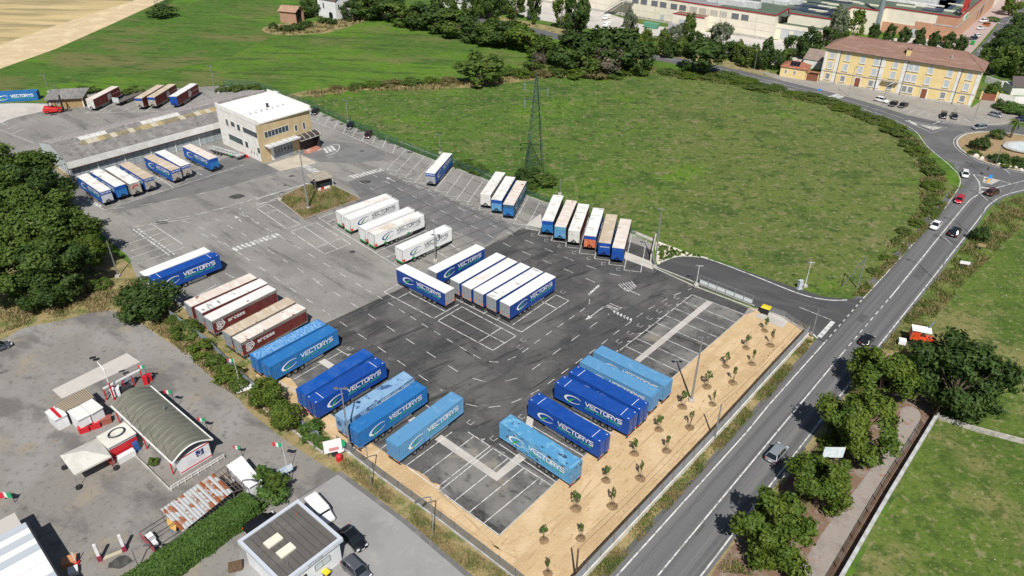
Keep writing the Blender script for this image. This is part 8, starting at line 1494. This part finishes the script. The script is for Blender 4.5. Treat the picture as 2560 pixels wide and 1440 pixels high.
A, B = G(356, 1352), G(392, 1392); t = thing('cage_trailer', 'red open frame trailer against the hedge', 'trailer', (A.x, A.y, 0), ang(A, B)); L = (B-A).length; ob('side', MB().box(0, L, 0, .08, .4, 1.5).mesh('side', mat('faded_maroon', (.35, .08, .09), .6)), t); mb = MB(); [mb.beam((x, 0, 1.6), (x, 3.8, 1.6), .07) for x in (0, L*.5, L)]; mb.beam((0, 3.8, 1.6), (L, 3.8, 1.6), .07); [mb.cyl((x, 3.8, 0), (x, 3.8, 1.6), .05) for x in (0, L)]; ob('frame', mb.mesh('frame', DARK), t); ob('load', MB().box(.3, 1.6, .4, 1.2, .4, 1.).box(1.8, 2.6, .4, 1., .4, .9).mesh('load', SW_), t)
g = G(432, 1318); t = thing('kayak', 'pale orange kayak shape lying at the rusty shed end', 'boat', (g.x, g.y, .6), R(-50)); ob('hull', MB().loft([[(-1.5,-.05,.1), (-1.5,.05,.1), (-1.5,.05,.2), (-1.5,-.05,.2)], [(-.6,-.4,0), (-.6,.4,0), (-.6,.42,.3), (-.6,-.42,.3)], [(.7,-.4,0), (.7,.4,0), (.7,.42,.3), (.7,-.42,.3)], [(1.6,-.05,.1), (1.6,.05,.1), (1.6,.05,.2), (1.6,-.05,.2)]]).mesh('hull', mat('kayak_orange', (.62, .38, .12), .5)), t); ob('stand', MB().box(-.8, .8, -.3, .3, -.58, 0).mesh('stand', mat('stand_blue', (.1, .25, .45), .6)), t)
for lb, px, r_, m_ in (('white painted tyre by the billboard', (852, 1132), .75, LWH), ('black tyre by the billboard', (838, 1142), .6, RUBBER)): g = G(*px); ob('tyre', cached('tyre', tyre_me), None, m_, (g.x, g.y, .6), (R(70), 0, .6), r_*1.7, label=lb, cat='tyre')
g = G(849, 1150); ob('red_bollard', MB().cyl((0,0,0), (0,0,.9), .5, .45, 12).cyl((0,0,.9), (0,0,1.05), .45, .2, 12).mesh('red_bollard', SR), None, None, (g.x, g.y, .02), label='red drum on the grass at the fence corner', cat='drum')
g = G(612, 978); ob('toppled_sign', MB().box(-1.3, 1.3, -.5, .5, .3, .55).box(-.9, .7, .5, 1.1, .3, .5).mesh('toppled_sign', LWH), None, None, (g.x, g.y, .1), .5, label='white toppled sign beside the left fence', cat='sign')
wall_run('kerb_wall', 'thin white kerb along the left fence bushes', [(628, 990), (665, 1030), (760, 1098), (808, 1135)], .35, .2, CONC)

# clutter of the old pump area
A, B = G(268, 1000), G(358, 952); t = thing('pipe_gantry', 'long white pipe gantry on red legs behind the barrel roof', 'gantry', (A.x, A.y, 0), ang(A, B)); L = (B-A).length
ob('beam', MB().box(0, L, -.12, .12, 2.2, 2.45).mesh('beam', SW_), t)
for k in range(5): ob('leg', MB().box(k*L/4-.07, k*L/4+.07, -.1, .1, 0, 2.2).mesh('leg', SR), t)
ob('lower_pipe', MB().tube([(0, .8, .5), (L, .8, .5)], .06).mesh('lower_pipe', DARK), t)
for lb, px, sx, sy, sz, m_ in (('white box on pump island below the light mast', (292, 988), 1.3, .9, 1.5, SW_), ('dark pump block beside the gantry', (318, 978), 1.6, .8, .9, DARK), ('red cabinet at the right end of the gantry', (366, 960), .7, .6, 1.5, SR), ('second red cabinet beside the flag at the gantry end', (376, 952), .6, .5, 1.4, SR), ('grey junk pile near the concrete slab', (322, 958), 2.2, 1.2, .6, STEEL), ('orange crates beside the thin post', (176, 1408), 1.6, 1.2, .7, mat('crate_orange', (.55, .25, .13), .7)), ('white block below the thin post', (186, 1432), 1., 1., .6, SW_), ('pallet stack beside the workshop wall', (590, 1420), 1.6, 1.2, .5, WOODP)):
    g = G(*px); o = thing('yard_box', lb, 'box', (g.x, g.y, .02), R(random.uniform(15, 50))); ob('body', MB().box(-sx/2, sx/2, -sy/2, sy/2, 0, sz).mesh('body', m_), o); ob('lid', MB().box(-sx/2-.05, sx/2+.05, -sy/2-.05, sy/2+.05, sz+.002, sz+.09).mesh('lid', m_), o)
for k, px in enumerate(((196, 1060), (205, 1066), (345, 1010))): g = G(*px); o = thing('drum', ('left of two dark drums by the kiosks', 'right of two dark drums by the kiosks', 'dark drum under the gantry')[k], 'drum', (g.x, g.y, .02)); ob('shell', MB().cyl((0,0,0), (0,0,.9), .3, n=12).mesh('shell', DARK), o); ob('rim', MB().cyl((0,0,.9), (0,0,.95), .32, n=12).mesh('rim', STEEL), o)
